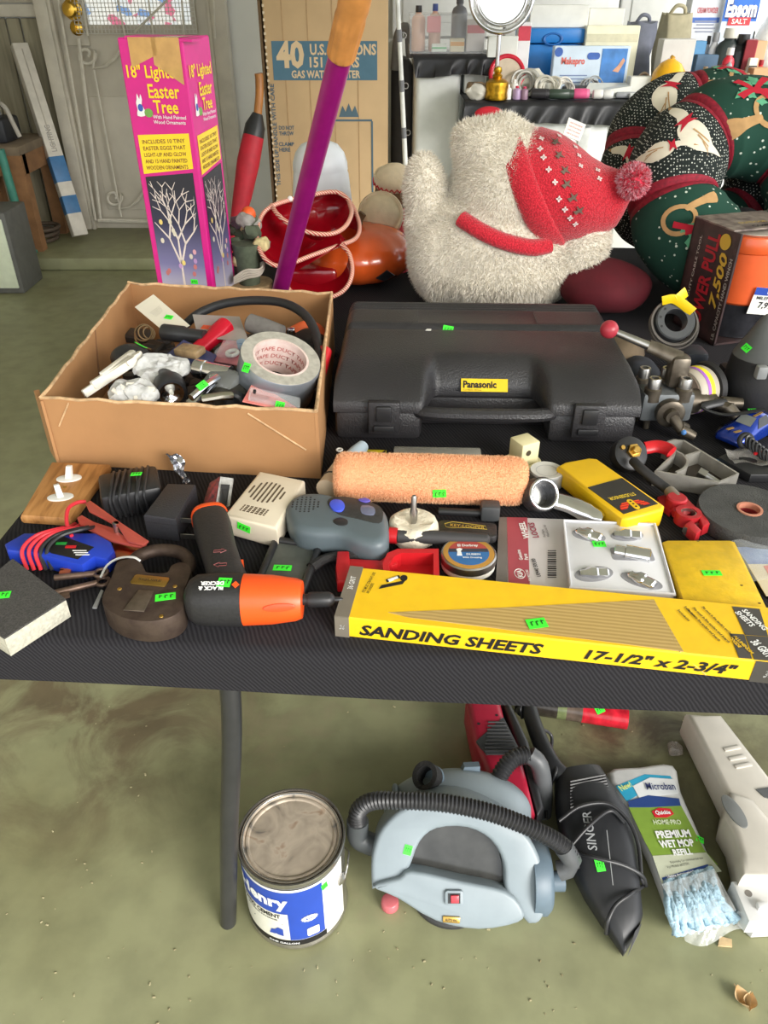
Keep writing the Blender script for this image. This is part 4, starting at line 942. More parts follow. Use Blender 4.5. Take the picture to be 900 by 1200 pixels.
e_ = tp(*RX(355, 580), TZ+.02, gf); obj('bolt', G().cyl((e_.x, e_.y, .016), (e_.x+.02, e_.y-.012, .008), .005, n=12).cyl((e_.x-.003, e_.y+.002, .017), (e_.x+.006, e_.y-.004, .014), .0078, n=6), steel, gf, 30)
# ---- grinding wheel
gw_ = thing('grinding_wheel', 'thick dark grey grinding wheel with red bore', 'grinding wheel', W(873, 614))
gwm = M('abrasive_grey', (72, 72, 70), .85, var=.18, scale=40, bump=.9, bscale=500)
obj('disc', G().lathe([(.015, .001), (.060, .001), (.061, .003), (.061, .020), (.060, .022), (.015, .022)], 56, closed=True), gwm, gw_, 40)
obj('bush', G().lathe([(.0125, .002), (.0155, .002), (.0155, .0235), (.0125, .0235)], 30, closed=True), M('pink_bush', (196, 130, 104), .6, var=.1), gw_, 40); obj('red_bore', G().lathe([(0, .004), (.0127, .004), (.0127, .016), (.0122, .016), (.0122, .005), (0, .005)], 30), M('dull_red', (142, 40, 44), .6, var=.1), gw_, 40)
obj('paper_scrap', G().prism([(.022, -.006), (.034, -.008), (.037, .004), (.028, .010)], .022, .0228), M('old_paper', (196, 184, 158), .8), gw_, 0)
# ---- blue printed bag at the right edge
bb = at_table(890, 668, 'blue_bag', 'clear bag with blue and cream printed card at the right edge', 'bag')
obj('card', G().prism(tr([(862, 641), (925, 641), (945, 700), (905, 700)], TZ+.006, bb)[::-1], .001, .006), M('blue_card', (92, 116, 176), .35, var=.25, scale=30, col2=(170, 186, 214)), bb, 0)
obj('cream_card', G().prism(tr([(876, 661), (925, 661), (940, 698), (898, 698)], TZ+.0068, bb)[::-1], .006, .0068), M('cream_card', (218, 206, 178), .5, var=.06), bb, 0)
obj('red_mark', G().prism(tr([(895, 663), (908, 662), (914, 674), (902, 675)], TZ+.0074, bb)[::-1], .0068, .0074), M('coral_print', (224, 110, 84), .5, var=0), bb, 0)
g = G().grid(lambda u, v: Vector((-.035+.11*u, -.045+.075*v, .012+.003*math.sin(u*9)+.002*math.sin(v*13+u*4))), 10, 8); obj('film', g, clear, bb, 80, T(.01, .01, -.001))
# ---- blue toy car
cr = at_table(872, 512, 'toy_car', 'metallic blue toy sports car with gold stripes', 'toy car', 38)
cbm = M('metallic_blue', (24, 58, 160), .22, .4, var=.06, coat=.6)
def carring(x, w, z0, z1, zr): return [(x, -w, z0), (x, -w*1.02, (z0+z1)/2), (x, -w*.92, z1), (x, -w*.55, zr), (x, 0, zr+.001), (x, w*.55, zr), (x, w*.92, z1), (x, w*1.02, (z0+z1)/2), (x, w, z0)]
L_ = [carring(-.052, .017, .008, .013, .014), carring(-.047, .021, .005, .018, .020), carring(-.025, .023, .004, .021, .024), carring(-.016, .023, .004, .022, .026), carring(0, .0225, .004, .022, .036), carring(.020, .0225, .004, .023, .037), carring(.038, .023, .005, .024, .027), carring(.052, .021, .006, .023, .024), carring(.056, .018, .010, .018, .019)]
obj('car_body', G().loft(L_), cbm, cr, 60)
obj('windscreen', G().add([(-.0165, -.012, .0272), (-.0165, .012, .0272), (-.002, .011, .0363), (-.002, -.011, .0363)], [(0, 1, 2, 3)]), M('tinted_glass', (120, 124, 120), .1, var=.1), cr, 0)
obj('side_window', G().add([(-.008, -.0205, .0242), (.028, -.0205, .0245), (.020, -.0135, .0368), (0, -.0135, .0360)], [(0, 1, 2, 3)]), M('dark_glass', (20, 22, 26), .1, var=0), cr, 0)
gs = M('gold_stripe', (178, 140, 70), .35, .3, var=.05)
for y0 in (-.006, .006): obj('stripe', G().box((-.034, y0, .0235), (.026, .004, .0012), R(.16, 'Y') @ T(-.004, 0, -.0055)), gs, cr, 0); obj('roof_stripe', G().box((.010, y0, .0373), (.022, .004, .0008)), gs, cr, 0)
for x0 in (-.033, .034):
    for s_ in (-1, 1): w_ = obj('wheel', G().cyl((x0, s_*.017, .009), (x0, s_*.0245, .009), .009, n=20), blkr, cr); obj('hub', G().cyl((x0, s_*.0245, .009), (x0, s_*.0252, .009), .006, n=12), steel, w_)
sticker(cr, 882, 481, .013, .008, 0)
# ---- black coiled cord
cc = at_table(888, 530, 'coiled_cord', 'black coiled cord with rubber end beside the toy car', 'cord')
pts = []
for k in range(90):
    t = k/89; a_ = tp(876, 515, TZ+.03, cc).lerp(tp(920, 548, TZ+.02, cc), t); a_.z = .028-.012*t
    pts.append(a_+Vector((math.cos(k*.75)*.004, math.sin(k*.75)*.004+.0, math.sin(k*.75)*.007)))
obj('coil', G().tube(pts, .0022, 6), wr, cc); e_ = tp(875, 514, TZ+.03, cc); obj('rubber_end', G().torus((0, 0, 0), .009, .004, 20, 8), blkr, cc, 60, T(e_.x, e_.y, .026) @ RD(60, 'X'))
obj('cord_foot', G().tube(smoothpath([e_, e_+Vector((.01, -.01, -.01)), Vector((e_.x+.02, e_.y-.018, .008))], 4), .004, 8), blkr, cc)
# ---- clear packet on a black tray
pk_ = at_table(880, 550, 'parts_packet', 'clear packet of small parts on a black tray', 'packet')
obj('tray', G().prism(tr([(842, 535), (868, 523), (930, 530), (930, 556), (880, 556)], TZ+.014, pk_)[::-1], .001, .014, bev=.002), blk, pk_)
g = G().grid(lambda u, v: Vector((-.035+.09*u, -.018+.05*v, .017+.003*math.sin(u*11+v*3)+.003*math.sin(v*9+1))), 14, 8); obj('bag_film', g, M('wrinkled_film', (170, 166, 162), .1, var=.3, scale=60, alpha=.45), pk_, 30); obj('red_bits', G().box((.012, .006, .021), (.016, .003, .003), RD(20)), redp, pk_, 0)
obj('blue_scrap', G().prism([(-.062, .010), (-.05, .016), (-.044, .008), (-.055, .002)], .001, .010), M('blue_scrap', (70, 110, 140), .5), pk_, 0)
# ---- hydraulic lever valve
hv = at_table(772, 500, 'hydraulic_valve', 'greasy steel hydraulic valve with red ball lever', 'valve')
vm = M('greasy_steel', (118, 110, 98), .42, .75, var=.3, scale=40, col2=(82, 74, 64)); vm2 = M('grey_painted_casting', (108, 112, 114), .5, .4, var=.2, scale=40)
obj('valve_block', G().rbox((0, .01, .040), (.078, .056, .046), .006), vm2, hv, 40)
obj('base_foot', G().cyl((-.022, -.005, .001), (-.022, -.005, .03), .005, n=10), vm, hv); obj('base_foot', G().cyl((.022, .02, .001), (.022, .02, .03), .005, n=10), vm, hv); obj('base_foot', G().cyl((-.03, .02, .001), (-.03, .02, .03), .005, n=10), vm, hv)
for x_, y_, r_ in ((-.024, -.008, .0105), (.022, -.008, .0105), (-.028, .030, .010), (.006, .030, .0095), (.024, .026, .009)):
    obj('boss', G().lathe([(r_*1.25, .050), (r_*1.2, .068), (r_, .070), (0, .070)], 20, T(x_, y_, 0)), vm, hv, 40); obj('cap_screw', G().lathe([(r_*.9, .068), (r_*.9, .083), (r_*.8, .085), (r_*.5, .085), (r_*.5, .078), (0, .078)], 18, T(x_, y_, 0)), steel, hv, 40)
obj('lever_pivot', G().rbox((.014, .012, .088), (.030, .028, .050), .008), vm, hv, 40)
pa, pb = tp(779, 405, TZ+.135, hv), tp(733, 394, TZ+.150, hv)
pv = Vector((.014, .012, .106)); ball = wm(hv).inverted() @ V(714, 386, 1.10)
obj('lever_arm', G().tube([pv, pv.lerp(ball, .45)], [.013, .010], 12, flat=.7), vm, hv, 50); obj('lever_rod', G().tube([pv.lerp(ball, .4), ball], [.0065, .005], 12), steel, hv)
obj('red_ball_knob', G().sphere(ball, .0135, 24, 16), M('faded_red_ball', (176, 52, 66), .35, var=.08), hv, 80)
obj('front_port', G().lathe([(.021, 0), (.021, .016), (.018, .018), (.012, .018), (.010, .026), (0, .026)], 26, T(.002, -.014, .036) @ R(PI/2, 'X')), vm, hv, 40)
for a_, b_ in (((.004, -.034, .034), (.016, -.050, .018)), ((.014, -.048, .020), (.034, -.054, .012)), ((.012, -.044, .024), (.026, -.038, .018))): obj('elbow_pipe', G().cyl(a_, b_, .009, .007, n=14), vm, hv)
e_ = Vector((.016, -.056, .020)); obj('blue_cap', G().sphere(e_, .0042, 12, 8), M('blue_cap', (70, 120, 180), .5), hv)
obj('side_port', G().lathe([(.019, 0), (.019, .018), (.013, .019), (.013, .030), (.011, .031), (.011, .046), (0, .046)], 22, T(.034, .008, .040) @ R(PI/2, 'Y')), vm, hv, 40)
for a_, b_ in (((.076, .006, .040), (.098, -.012, .036)), ((.094, -.010, .038), (.106, -.022, .028)), ((.088, .002, .040), (.118, .0, .040))): obj('side_pipe', G().cyl(a_, b_, .010, .008, n=14), vm, hv)
# ---- respirator
rp = at_table(852, 466, 'respirator', 'dark rubber respirator mask with pink and yellow filter', 'respirator')
fc = wm(rp).inverted() @ V(812, 457, 1.10); ff = frame(fc, (.35, .9, 0), (0, 0, 1))
ff = T(*fc) @ RD(-62) @ RD(90, 'X')
obj('filter_can', G().lathe([(0, -.02), (.034, -.02), (.036, -.016), (.036, .014), (.033, .018), (0, .018)], 40), M('filter_beige', (186, 176, 160), .5, var=.06), rp, 40, ff)
obj('purple_band', G().lathe([(.0362, .000), (.0366, .000), (.0366, .006), (.0362, .006)], 40, closed=True), M('purple_band', (166, 100, 196), .5, var=0), rp, 40, ff); obj('yellow_band', G().lathe([(.0362, -.008), (.0367, -.008), (.0367, .000), (.0362, .000)], 40, closed=True), M('yellow_band', (240, 224, 40), .5, var=0), rp, 40, ff)
obj('filter_grille', G().lathe([(0, .018), (.030, .018), (.030, .0195), (.024, .0195), (.022, .021), (0, .021)], 32), M('filter_face', (140, 122, 108), .6, var=.1), rp, 40, ff)
obj('filter_mount', G().lathe([(.018, -.02), (.038, -.022), (.040, -.030), (.030, -.042), (.018, -.05)], 32), blkr, rp, 40, ff)
def rpv(px, py, y): return wm(rp).inverted() @ V(px, py, y)
mk = M('grey_rubber', (84, 86, 86), .6, var=.1)
ap = rpv(886, 388, 1.12); cx_ = rpv(888, 440, 1.12)
def fring(z_, rx_, ry_, dy=0, n=20): return [(cx_.x+rx_*math.cos(2*PI*k/n), cx_.y+dy+ry_*math.sin(2*PI*k/n), z_) for k in range(n)]
obj('face_piece', G().loft([fring(cx_.z+.034, .046, .042), fring(cx_.z+.060, .028, .028, .008), fring(cx_.z+.085, .012, .012, .016), fring(cx_.z+.092, .004, .004, .018)]), mk, rp, 50)
obj('mask_skirt', G().loft([fring(.006, .040, .04), fring(.02, .052, .048), fring(cx_.z+.0, .050, .046), fring(cx_.z+.034, .0465, .0425)]), blkr, rp, 50)
obj('exhale_valve', G().rbox(tuple(rpv(892, 436, 1.07)), (.016, .014, .02), .003), M('valve_grey', (140, 142, 142), .5), rp)
obj('head_strap', G().tube(smoothpath([rpv(*q_) for q_ in ((862, 470, 1.06), (842, 472, 1.05), (824, 478, 1.04), (850, 486, 1.03), (895, 480, 1.03))], 5), .006, 8, flat=.4), blk, rp)
obj('chin_pad', G().rbox((.03, .03, .022), (.07, .06, .04), .012), blkr, rp)
sticker(rp, 875, 408, .014, .011, -15, part=[o for o in COL.objects if o.name.startswith('face_piece')][0])
# ---- cable coil round a grey ring with yellow tape flag
co_ = thing('cable_coil', 'grey cable wound on a ring and tied with yellow tape', 'cable coil', W(790, 430))
cc0 = wm(co_).inverted() @ V(789, 378, 1.22); fz = T(*cc0) @ RD(52, 'X')
obj('ring', G().lathe([(.019, -.012), (.032, -.012), (.032, .010), (.030, .012), (.019, .012)], 40, closed=True), M('ring_grey', (70, 72, 74), .5, var=.05), co_, 40, fz)
for a_ in (40, 160, 280): obj('ring_hole', G().cyl((.0255*math.cos(a_), .0255*math.sin(a_), .0122), (.0255*math.cos(a_), .0255*math.sin(a_), .0126), .002, n=10), blk, co_, 0, fz)
cg = M('grey_cable', (96, 90, 84), .5, var=.06)
for k in range(5): 
    r_ = .035+.0022*(k % 3); obj('cable_loop', G().torus((random.uniform(-.002, .002), -.003+random.uniform(-.002, .002), -.012+.005*k), r_, .0022, 40, 6), cg, co_, 60, fz)
yt = M('yellow_tape', (246, 206, 20), .45, var=.04)
obj('tape_flag', G().tube(smoothpath([(-.024, .030, .018), (-.008, .032, .022), (.006, .026, .020), (.026, .012, .016)], 5), .008, 8, flat=.15), yt, co_, 30, fz); obj('tape_flag', G().tube([(-.002, .030, .022), (.014, .044, .022)], .009, 8, flat=.15), yt, co_, 30, fz)
obj('stand', G().rbox((0, cc0.y+.012, .030), (.05, .05, .058), .01), M('dark_blue_grey', (48, 52, 62), .5), co_)
# ---- dark odds and ends between the case and the valve
od = at_table(754, 474, 'tool_pouch', 'dark blue and tan cloth pouch beside the tool case', 'pouch')
g = G().sphere((.0, .04, .030), (.030, .065, .030), 20, 12); g.noise(.006, 30, 4); obj('pouch_body', g, M('slate_cloth', (62, 66, 76), .85, var=.15), od, 70)
g = G().sphere((-.01, .11, .040), (.034, .040, .032), 20, 12); g.noise(.008, 35, 9); obj('tan_bundle', g, M('tan_cloth', (120, 104, 84), .9, var=.2), od, 70)
# ================================================================== things inside the cardboard box
BZ = TZ+.004
def inbox(px, py, z, name, label, cat, rz=0): return thing(name, label, cat, W(px, py, TZ+z), rz)
# padding of small hidden junk under the visible things
jk = thing('junk_layer', 'dark tangle of small hardware at the bottom of the box', 'hardware', (-.28, 1.15, TZ+.0045)); jk['kind'] = 'stuff'
g = G(); rnd = random.Random(3)
for k in range(160):
    x_, y_ = rnd.uniform(-.165, .165), rnd.uniform(-.19, .19)
    g.rbox((0, 0, 0), (rnd.uniform(.02, .05), rnd.uniform(.012, .03), rnd.uniform(.01, .024)), .003, 1, T(x_, y_-x_*.08, rnd.uniform(.012, .038)) @ RD(rnd.uniform(0, 180)) @ RD(rnd.uniform(-25, 25), 'X'))
obj('junk', g, M('mixed_dark_hardware', (44, 42, 42), .45, .3, var=0.5, scale=14, col2=(84, 78, 74)), jk, 30)['kind'] = 'stuff'
# ---- big roll of duct tape
dt = thing('duct_tape_roll', 'thick roll of silver duct tape leaning in the box', 'tape')
c0 = V(325, 437, 1.02); dt.matrix_basis = T(c0.x, c0.y, c0.z) @ RD(12, 'Z') @ RD(18, 'X') @ RD(13, 'Y')
obj('tape_roll_body', G().lathe([(.0396, -.028), (.0555, -.028), (.057, -.026), (.057, .026), (.0555, .028), (.0396, .028)], 64, closed=True), M('duct_silver', (136, 142, 150), .32, .55, var=.06, scale=30), dt, 40)
obj('tape_edge', G().lathe([(.0395, .0276), (.0562, .0276), (.0560, .0288), (.0395, .0288)], 64, closed=True), M('tape_side', (168, 164, 152), .7, var=.15, scale=120), dt, 40)
obj('core', G().lathe([(.0365, -.028), (.0395, -.028), (.0395, .0292), (.0365, .0292)], 56, closed=True), M('printed_core', (214, 188, 180), .6, var=.12, scale=90, col2=(226, 206, 198)), dt, 40)
g = G()
for j in range(3):
    m_ = None
    t_ = text('DUCT TAPE DUCT TAPE', .11, .007, M('core_red_ink', (188, 110, 104), .6, var=0), dt, T(0, 0, .014-.013*j), warp=lambda p: Vector((.0363*math.cos(PI/2-p.x/.0363+.2*j), .0363*math.sin(PI/2-p.x/.0363+.2*j), p.y)))
sticker(dt, 289, 431, .012, .013, 0)
# ---- second roll below
d2 = inbox(368, 468, .0, 'masking_roll', 'tan cardboard core roll under the duct tape', 'tape'); d2.location = W(358, 505, TZ+.005)
d2.location.z = TZ+.005; obj('roll', G().lathe([(.026, .0), (.032, .0), (.033, .002), (.033, .058), (.032, .060), (.026, .060)], 44, closed=True), M('olive_card', (132, 120, 98), .6, var=.08), d2, 40); d2.location = (-.132, .958, TZ+.005)
# ---- black hose arching over the back
hz = thing('rubber_hose', 'thick black rubber hose arching across the box', 'hose', (W(300, 420, TZ+.05).x, W(300, 420, TZ+.05).y, TZ+.005))
pts = [wm(hz).inverted() @ V(*q_) for q_ in ((215, 383, 1.28), (232, 368, 1.30), (262, 356, 1.31), (300, 352, 1.30), (335, 356, 1.27), (360, 372, 1.22), (372, 398, 1.16), (374, 425, 1.10), (366, 448, 1.06))]
pts += [pts[-1]+Vector((-.02, .0, -.03))]
obj('hose', G().tube(smoothpath(pts, 6), .0075, 12), M('hose_black', (42, 42, 44), .5, var=.08), hz, 60)
# ---- white instruction card
wc = inbox(195, 385, .06, 'instruction_card', 'white printed tag card standing in the back of the box', 'card')
ca_, cb_, cc_, cd_ = (V(*q_) for q_ in ((156, 357, 1.31), (178, 342, 1.33), (224, 384, 1.24), (198, 392, 1.22)))
wc.matrix_basis = frame(ca_.lerp(cc_, .5), (cd_-ca_), (cb_-ca_))
mi = wm(wc).inverted(); P = [mi @ p for p in (ca_, cd_, cc_, cb_)]
obj('card', G().prism([(p.x, p.y) for p in P], -.0008, 0), M('ivory_card', (238, 232, 214), .6, var=.02), wc, 0)
for k in range(5): text('do not use while hot see back', .020-.001*k, .0018, M('grey_ink', (120, 116, 110), .6, var=0), wc, T(-.024+.004*k, .001, .0006) @ RD(-90), bold=0)
sticker(wc, 198, 372, .016, .009, -30)
# ---- torches, cylinders
tch = M('torch_black', (44, 44, 46), .4, var=.1)
def cylthing(name, label, cat, a_, b_, parts, parent_mat=None):
    A_, B__ = V(*a_), V(*b_); d = (B__-A_); o_ = thing(name, label, cat, m=T(*A_) @ d.to_track_quat('Z', 'Y').to_matrix().to_4x4())
    Ln = d.length
    for nm, prof, mt in parts: obj(nm, G().lathe([(r_, t_*Ln) for r_, t_ in prof], 24), mt, o_, 40)
    return o_
cylthing('penlight', 'black metal cylinder torch lying across the box', 'torch', (191, 389, 1.19), (240, 395, 1.17), [('barrel', [(0, 0), (.0125, 0), (.0135, .03), (.0135, .5), (.011, .56), (.011, 1), (0, 1)], tch), ('end_lens', [(0, -.012), (.010, -.012), (.0105, 0), (0, 0)], M('tan_lens', (150, 128, 104), .3, var=.1))])
cylthing('red_flashlight', 'shiny red flashlight in the back of the box', 'flashlight', (228, 414, 1.14), (264, 383, 1.22), [('barrel', [(0, 0), (.013, 0), (.013, .6), (.0155, .7), (.0165, 1), (0, 1.01)], M('shiny_red', (206, 24, 48), .2, .2, var=.05))])
cylthing('chrome_flashlight', 'black flashlight facing forward with chrome reflector', 'flashlight', (201, 461, .985), (192, 430, 1.06), [('bezel', [(.0172, .12), (.0173, -.018), (.0215, -.02), (.0225, 0), (.0225, .30), (.018, .42), (.0165, .6), (.0165, 1), (0, 1)], tch), ('reflector', [(0, .10), (.005, .09), (.012, .03), (.0165, -.015), (.0172, -.015), (.0172, .12), (0, .12)], M('reflector_silver', (225, 225, 228), .15, 1, var=.3, scale=60)), ('bulb', [(0, -.01), (.003, -.008), (.0035, .03), (.003, .09), (0, .09)], M('bulb_glass', (246, 244, 230), .1, var=0))])
cylthing('chrome_pipe', 'short chrome pipe end with dark opening', 'pipe', (232, 432, 1.03), (275, 440, 1.01), [('pipe', [(.0098, .1), (.010, -.06), (.0135, -.06), (.014, -.02), (.014, .2), (.0125, .22), (.0125, .9), (0, .9)], chrome), ('opening', [(0, -.05), (.0105, -.05), (.0105, 0), (0, 0)], blk)])
cylthing('grey_foam_tube', 'grey fabric covered tube at the back of the box', 'tube', (292, 378, 1.22), (330, 392, 1.20), [('tube', [(0, -.08), (.010, -.06), (.015, 0), (.016, .5), (.015, 1), (0, 1.02)], M('grey_felt', (112, 108, 104), .95, var=.12, scale=100))])
cylthing('red_bottle', 'red plastic stub right of the hose in the box', 'bottle', (372, 440, 1.09), (381, 408, 1.14), [('body', [(0, 0), (.012, 0), (.013, .1), (.012, .9), (0, 1)], redp)])
# black round case with sticker
rc = inbox(150, 420, .04, 'round_black_case', 'round black case with bright sticker at the box left side', 'case'); c_ = V(153, 419, 1.10); rc.location = c_
obj('shell', G().sphere((0, 0, 0), (.030, .026, .020), 26, 14), blk, rc, 60); obj('recess', G().lathe([(0, .012), (.012, .012), (.014, .018), (.011, .0195), (0, .016)], 22), blkr, rc, 40, T(.006, -.012, -.004) @ RD(40, 'X'))
sticker(rc, 165, 405, .018, .011, -25)
# tan wire spectacles / brass coil
gc = inbox(166, 392, .05, 'brass_clip', 'coil of thin brass wire by the back corner of the box', 'wire'); c_ = V(168, 390, 1.22); gc.location = c_
for k in range(3): obj('loop', G().torus((.004*k, 0, .002*k), .014-.002*k, .0015, 24, 6), M('dull_brass', (140, 116, 86), .4, .7, var=.1), gc, 60, RD(50, 'X') @ RD(20*k, 'Y'))
obj('tail', G().tube(smoothpath([(-.014, 0, 0), (-.008, -.02, -.006), (.006, -.034, -.01), (.022, -.042, -.012)], 4), .0015, 6), M('dull_brass', (0, 0, 0)), gc)
# white plastic brackets
wb_m = M('ivory_plastic', (226, 220, 206), .45, var=.05)
for i, (a_, b_, lab) in enumerate((((98, 462, .975), (160, 421, 1.04), 'lowest of the white plastic strips fanned in the box'), ((108, 452, .985), (166, 415, 1.06), 'middle white plastic strip fanned in the box'), ((120, 441, 1.00), (156, 414, 1.08), 'topmost short white plastic strip fanned in the box'))):
    A_, B__ = V(*a_), V(*b_); o_ = thing('plastic_strip', lab, 'plastic strip', m=frame(A_, B__-A_, (0, .4, 1)), group='white plastic strips in the box')
    obj('strip', G().rbox(((B__-A_).length/2, 0, 0), ((B__-A_).length, .012, .008), .0015), wb_m, o_); obj('clip', G().rbox(((B__-A_).length-.012, .003, .006), (.012, .008, .008), .001), wb_m, o_)
# crumpled film
def bag(name, label, px, py, y, sx, sy, sz, mat, seed, tilt=40, sub=None):
    c_ = V(px, py, y); o_ = thing(name, label, 'bag', m=T(*c_) @ RD(tilt, 'X'))
    g = G().sphere((0, 0, 0), (sx, sy, sz), 30, 18); g.noise(min(sx, sy)*.28, 1.6/min(sx, sy), seed); g.noise(min(sx, sy)*.1, 5/min(sx, sy), seed+3)
    obj('film', g, mat, o_, 18); return o_
film = M('crinkled_film', (214, 214, 212), .1, var=.25, scale=70, alpha=.8, coat=.4)
b1 = bag('bag_of_clips', 'clear bag of white clips at the front of the box', 157, 463, .965, .034, .024, .014, film, 2)
for k in range(9): obj('clip', G().rbox((random.uniform(-.024, .024), random.uniform(-.012, .014), random.uniform(.006, .012)), (.012, .006, .006), .001, 1, RD(random.uniform(-40, 40))), wb_m, b1)
bag('plastic_wrap', 'crumpled clear plastic wrap in the middle of the box', 188, 432, 1.03, .040, .026, .008, film, 5, 30)
# blister cards
def cardthing(name, label, cat, quad, mt, th=.0012):
    P = [V(*q_) for q_ in quad]; m_ = frame(sum(P, Vector())/4, P[1]-P[0], P[3]-P[0]); o_ = thing(name, label, cat, m=m_); mi = m_.inverted()
    obj('card', G().prism([((mi @ p).x, (mi @ p).y) for p in P], -th, 0), mt, o_, 0); return o_, mi
o_, mi = cardthing('blue_blister_card', 'blue backed blister card of brass parts in the box', 'blister card', ((190, 420, 1.09), (246, 431, 1.05), (254, 416, 1.09), (215, 398, 1.15)), M('navy_card', (44, 60, 110), .4, var=.2, scale=50))
obj('blister', G().rbox((-.004, 0, .006), (.042, .026, .012), .003), M('amber_blister', (176, 148, 110), .2, var=.3, scale=60, alpha=.8), o_)
o_, mi = cardthing('pink_blister_card', 'clear and pink blister card left of the duct tape', 'blister card', ((250, 424, 1.08), (281, 430, 1.06), (286, 396, 1.13), (262, 400, 1.14)), M('pink_card', (196, 120, 132), .4, var=.25, scale=50))
obj('washer', G().torus((.010, -.008, .004), .008, .003, 20, 8), wht, o_); obj('blue_cap', G().cyl((.012, .016, 0), (.012, .016, .012), .007, n=14), M('pale_blue_cap', (150, 176, 200), .4), o_); obj('blister', G().rbox((0, 0, .004), (.03, .04, .012), .003), clear, o_)
o_, mi = cardthing('hook_pack', 'clear hang tag pack with red card at the front right of the box', 'blister card', ((284, 471, .92), (344, 484, .925), (360, 482, .93), (297, 447, .985)), M('coral_card', (226, 120, 112), .4, var=.08, col2=(236, 150, 140)))
obj('clear_shell', G().rbox((0, 0, .004), (.070, .03, .008), .003), clear, o_); obj('hang_hole', G().prism(rrect(.004, .012, .002), .0085, .009), blk, o_, 0, T(-.028, 0, 0)); sticker(o_, 328, 475, .012, .012, -15)
o_, mi = cardthing('grey_pack', 'clear grey pack with orange sticker at the back of the box', 'pack', ((232, 398, 1.18), (292, 404, 1.17), (280, 360, 1.27), (226, 372, 1.27)), M('grey_pack', (168, 162, 156), .3, var=.12)); obj('orange_sticker', G().box((-.018, -.008, .0006), (.018, .014, .0012)), M('orange_sticker', (232, 92, 50), .5), o_, 0)
# chrome hardware front middle
ck = inbox(235, 462, .06, 'chrome_latch', 'chrome latch hardware with green tag at the box front', 'hardware'); ck.location = V(236, 462, .955)
obj('plate', G().rbox((0, 0, 0), (.020, .045, .008), .002, 2, RD(-30) @ RD(20, 'X')), chrome, ck); obj('lever', G().tube([(-.008, -.024, .006), (.006, .0, .012), (.020, .024, .014)], .005, 10), chrome, ck); obj('hinge', G().tube([(.005, -.02, .002), (.03, -.014, .004), (.042, -.005, .0)], .006, 10), M('dull_chrome', (176, 172, 160), .25, 1), ck); obj('knuckle', G().sphere((.014, .028, .010), .008, 14, 10), chrome, ck); sticker(ck, 237, 452, .010, .016, -25)
cw = inbox(270, 470, .06, 'clear_case', 'grey clear plastic case behind the chrome latch', 'case'); cw.location = V(262, 447, 1.0); obj('shell', G().rbox((0, 0, 0), (.05, .035, .02), .004, 2, RD(-28) @ RD(25, 'X')), M('smoky_plastic', (120, 122, 120), .15, var=.1, alpha=.85), cw)
cm_ = inbox(275, 470, .06, 'camera_body', 'dark round knob device left of the duct tape', 'device'); cm_.location = V(272, 462, .985); obj('body', G().rbox((0, 0, -.012), (.05, .04, .05), .01), M('dark_olive', (58, 56, 50), .5), cm_); obj('lens', G().lathe([(0, 0), (.014, 0), (.014, .012), (.010, .014), (0, .010)], 22, T(.008, -.02, .002) @ R(PI/2, 'X')), blk, cm_)
# orange strapped black thing at the back right with a steel clip
ob = inbox(365, 385, .05, 'ratchet_strap', 'black and orange strap with steel clip in the back right corner', 'strap'); ob.location = V(362, 400, 1.24)
obj('body', G().rbox((0, 0, -.012), (.055, .07, .05), .012), blkr, ob); obj('orange_strap', G().tube(smoothpath([(-.03, .0, .018), (-.006, .01, .026), (.016, .012, .020), (.03, .008, .0)], 5), .007, 8, flat=.3), M('orange_web', (224, 100, 50), .7, var=.1), ob); obj('steel_clip', G().rbox((-.028, -.01, .018), (.014, .012, .018), .002), chrome, ob)
# ================================================================== things on the floor under the table
def fl(px, py, z=0): return W(px, py, z)
def at_floor(px, py, name, label, cat, rz=0): return thing(name, label, cat, W(px, py, 0), rz)
def ribhose(pts, r, step=.0032, nseg=10):
    P = smoothpath(pts, 30); out = [P[0]]; acc = 0
    for a_, b_ in zip(P, P[1:]):
        d = (b_-a_).length; t = step-acc
        while t <= d: out.append(a_.lerp(b_, t/d)); t += step
        acc = (acc+d) % step
    return G().tube(out, [r if k % 2 else r*.84 for k in range(len(out))], nseg)
# ---- paint can
lc = W(341, 977, .19); pc = thing('paint_can', 'gallon can of cement with blue and white label', 'paint can', (lc.x, lc.y, 0))
tin = M('can_tin', (188, 184, 178), .25, .9, var=.12, scale=20); CR, CHT = .083, .186
obj('can_body', G().lathe([(0, .001), (.082, .001), (.0845, .003), (.0845, .008), (CR, .011), (CR, .174), (.0845, .177), (.0858, .183), (.085, .1885), (.0825, .1885), (.0808, .172), (.0, .172)], 64), tin, pc, 40)
lid = M('cement_crusted_lid', (178, 164, 146), .6, .25, var=0); N, L, b = nodes(lid); tc = N.new('ShaderNodeTexCoord'); nz = N.new('ShaderNodeTexNoise'); nz.inputs['Scale'].default_value = 18; nz.inputs['Detail'].default_value = 3; nz.inputs['Distortion'].default_value = 1.2
r = ramp(N, [(.36, (96, 92, 88)), (.43, (160, 148, 132)), (.60, (186, 172, 154)), (.70, (146, 118, 94))]); L.new(tc.outputs['Object'], nz.inputs[0]); L.new(nz.outputs['Fac'], r.inputs[0]); L.new(r.outputs[0], b.inputs['Base Color'])
ld = obj('lid', G().lathe([(0, .1805), (.066, .1805), (.068, .183), (.071, .1835), (.073, .1815), (.075, .1845), (.079, .1865), (.0805, .1815), (.081, .180), (0, .180)], 64), lid, pc, 40)
obj('lid_rim', G().torus((0, 0, .1845), .0775, .0022, 64, 8), tin, ld, 60)
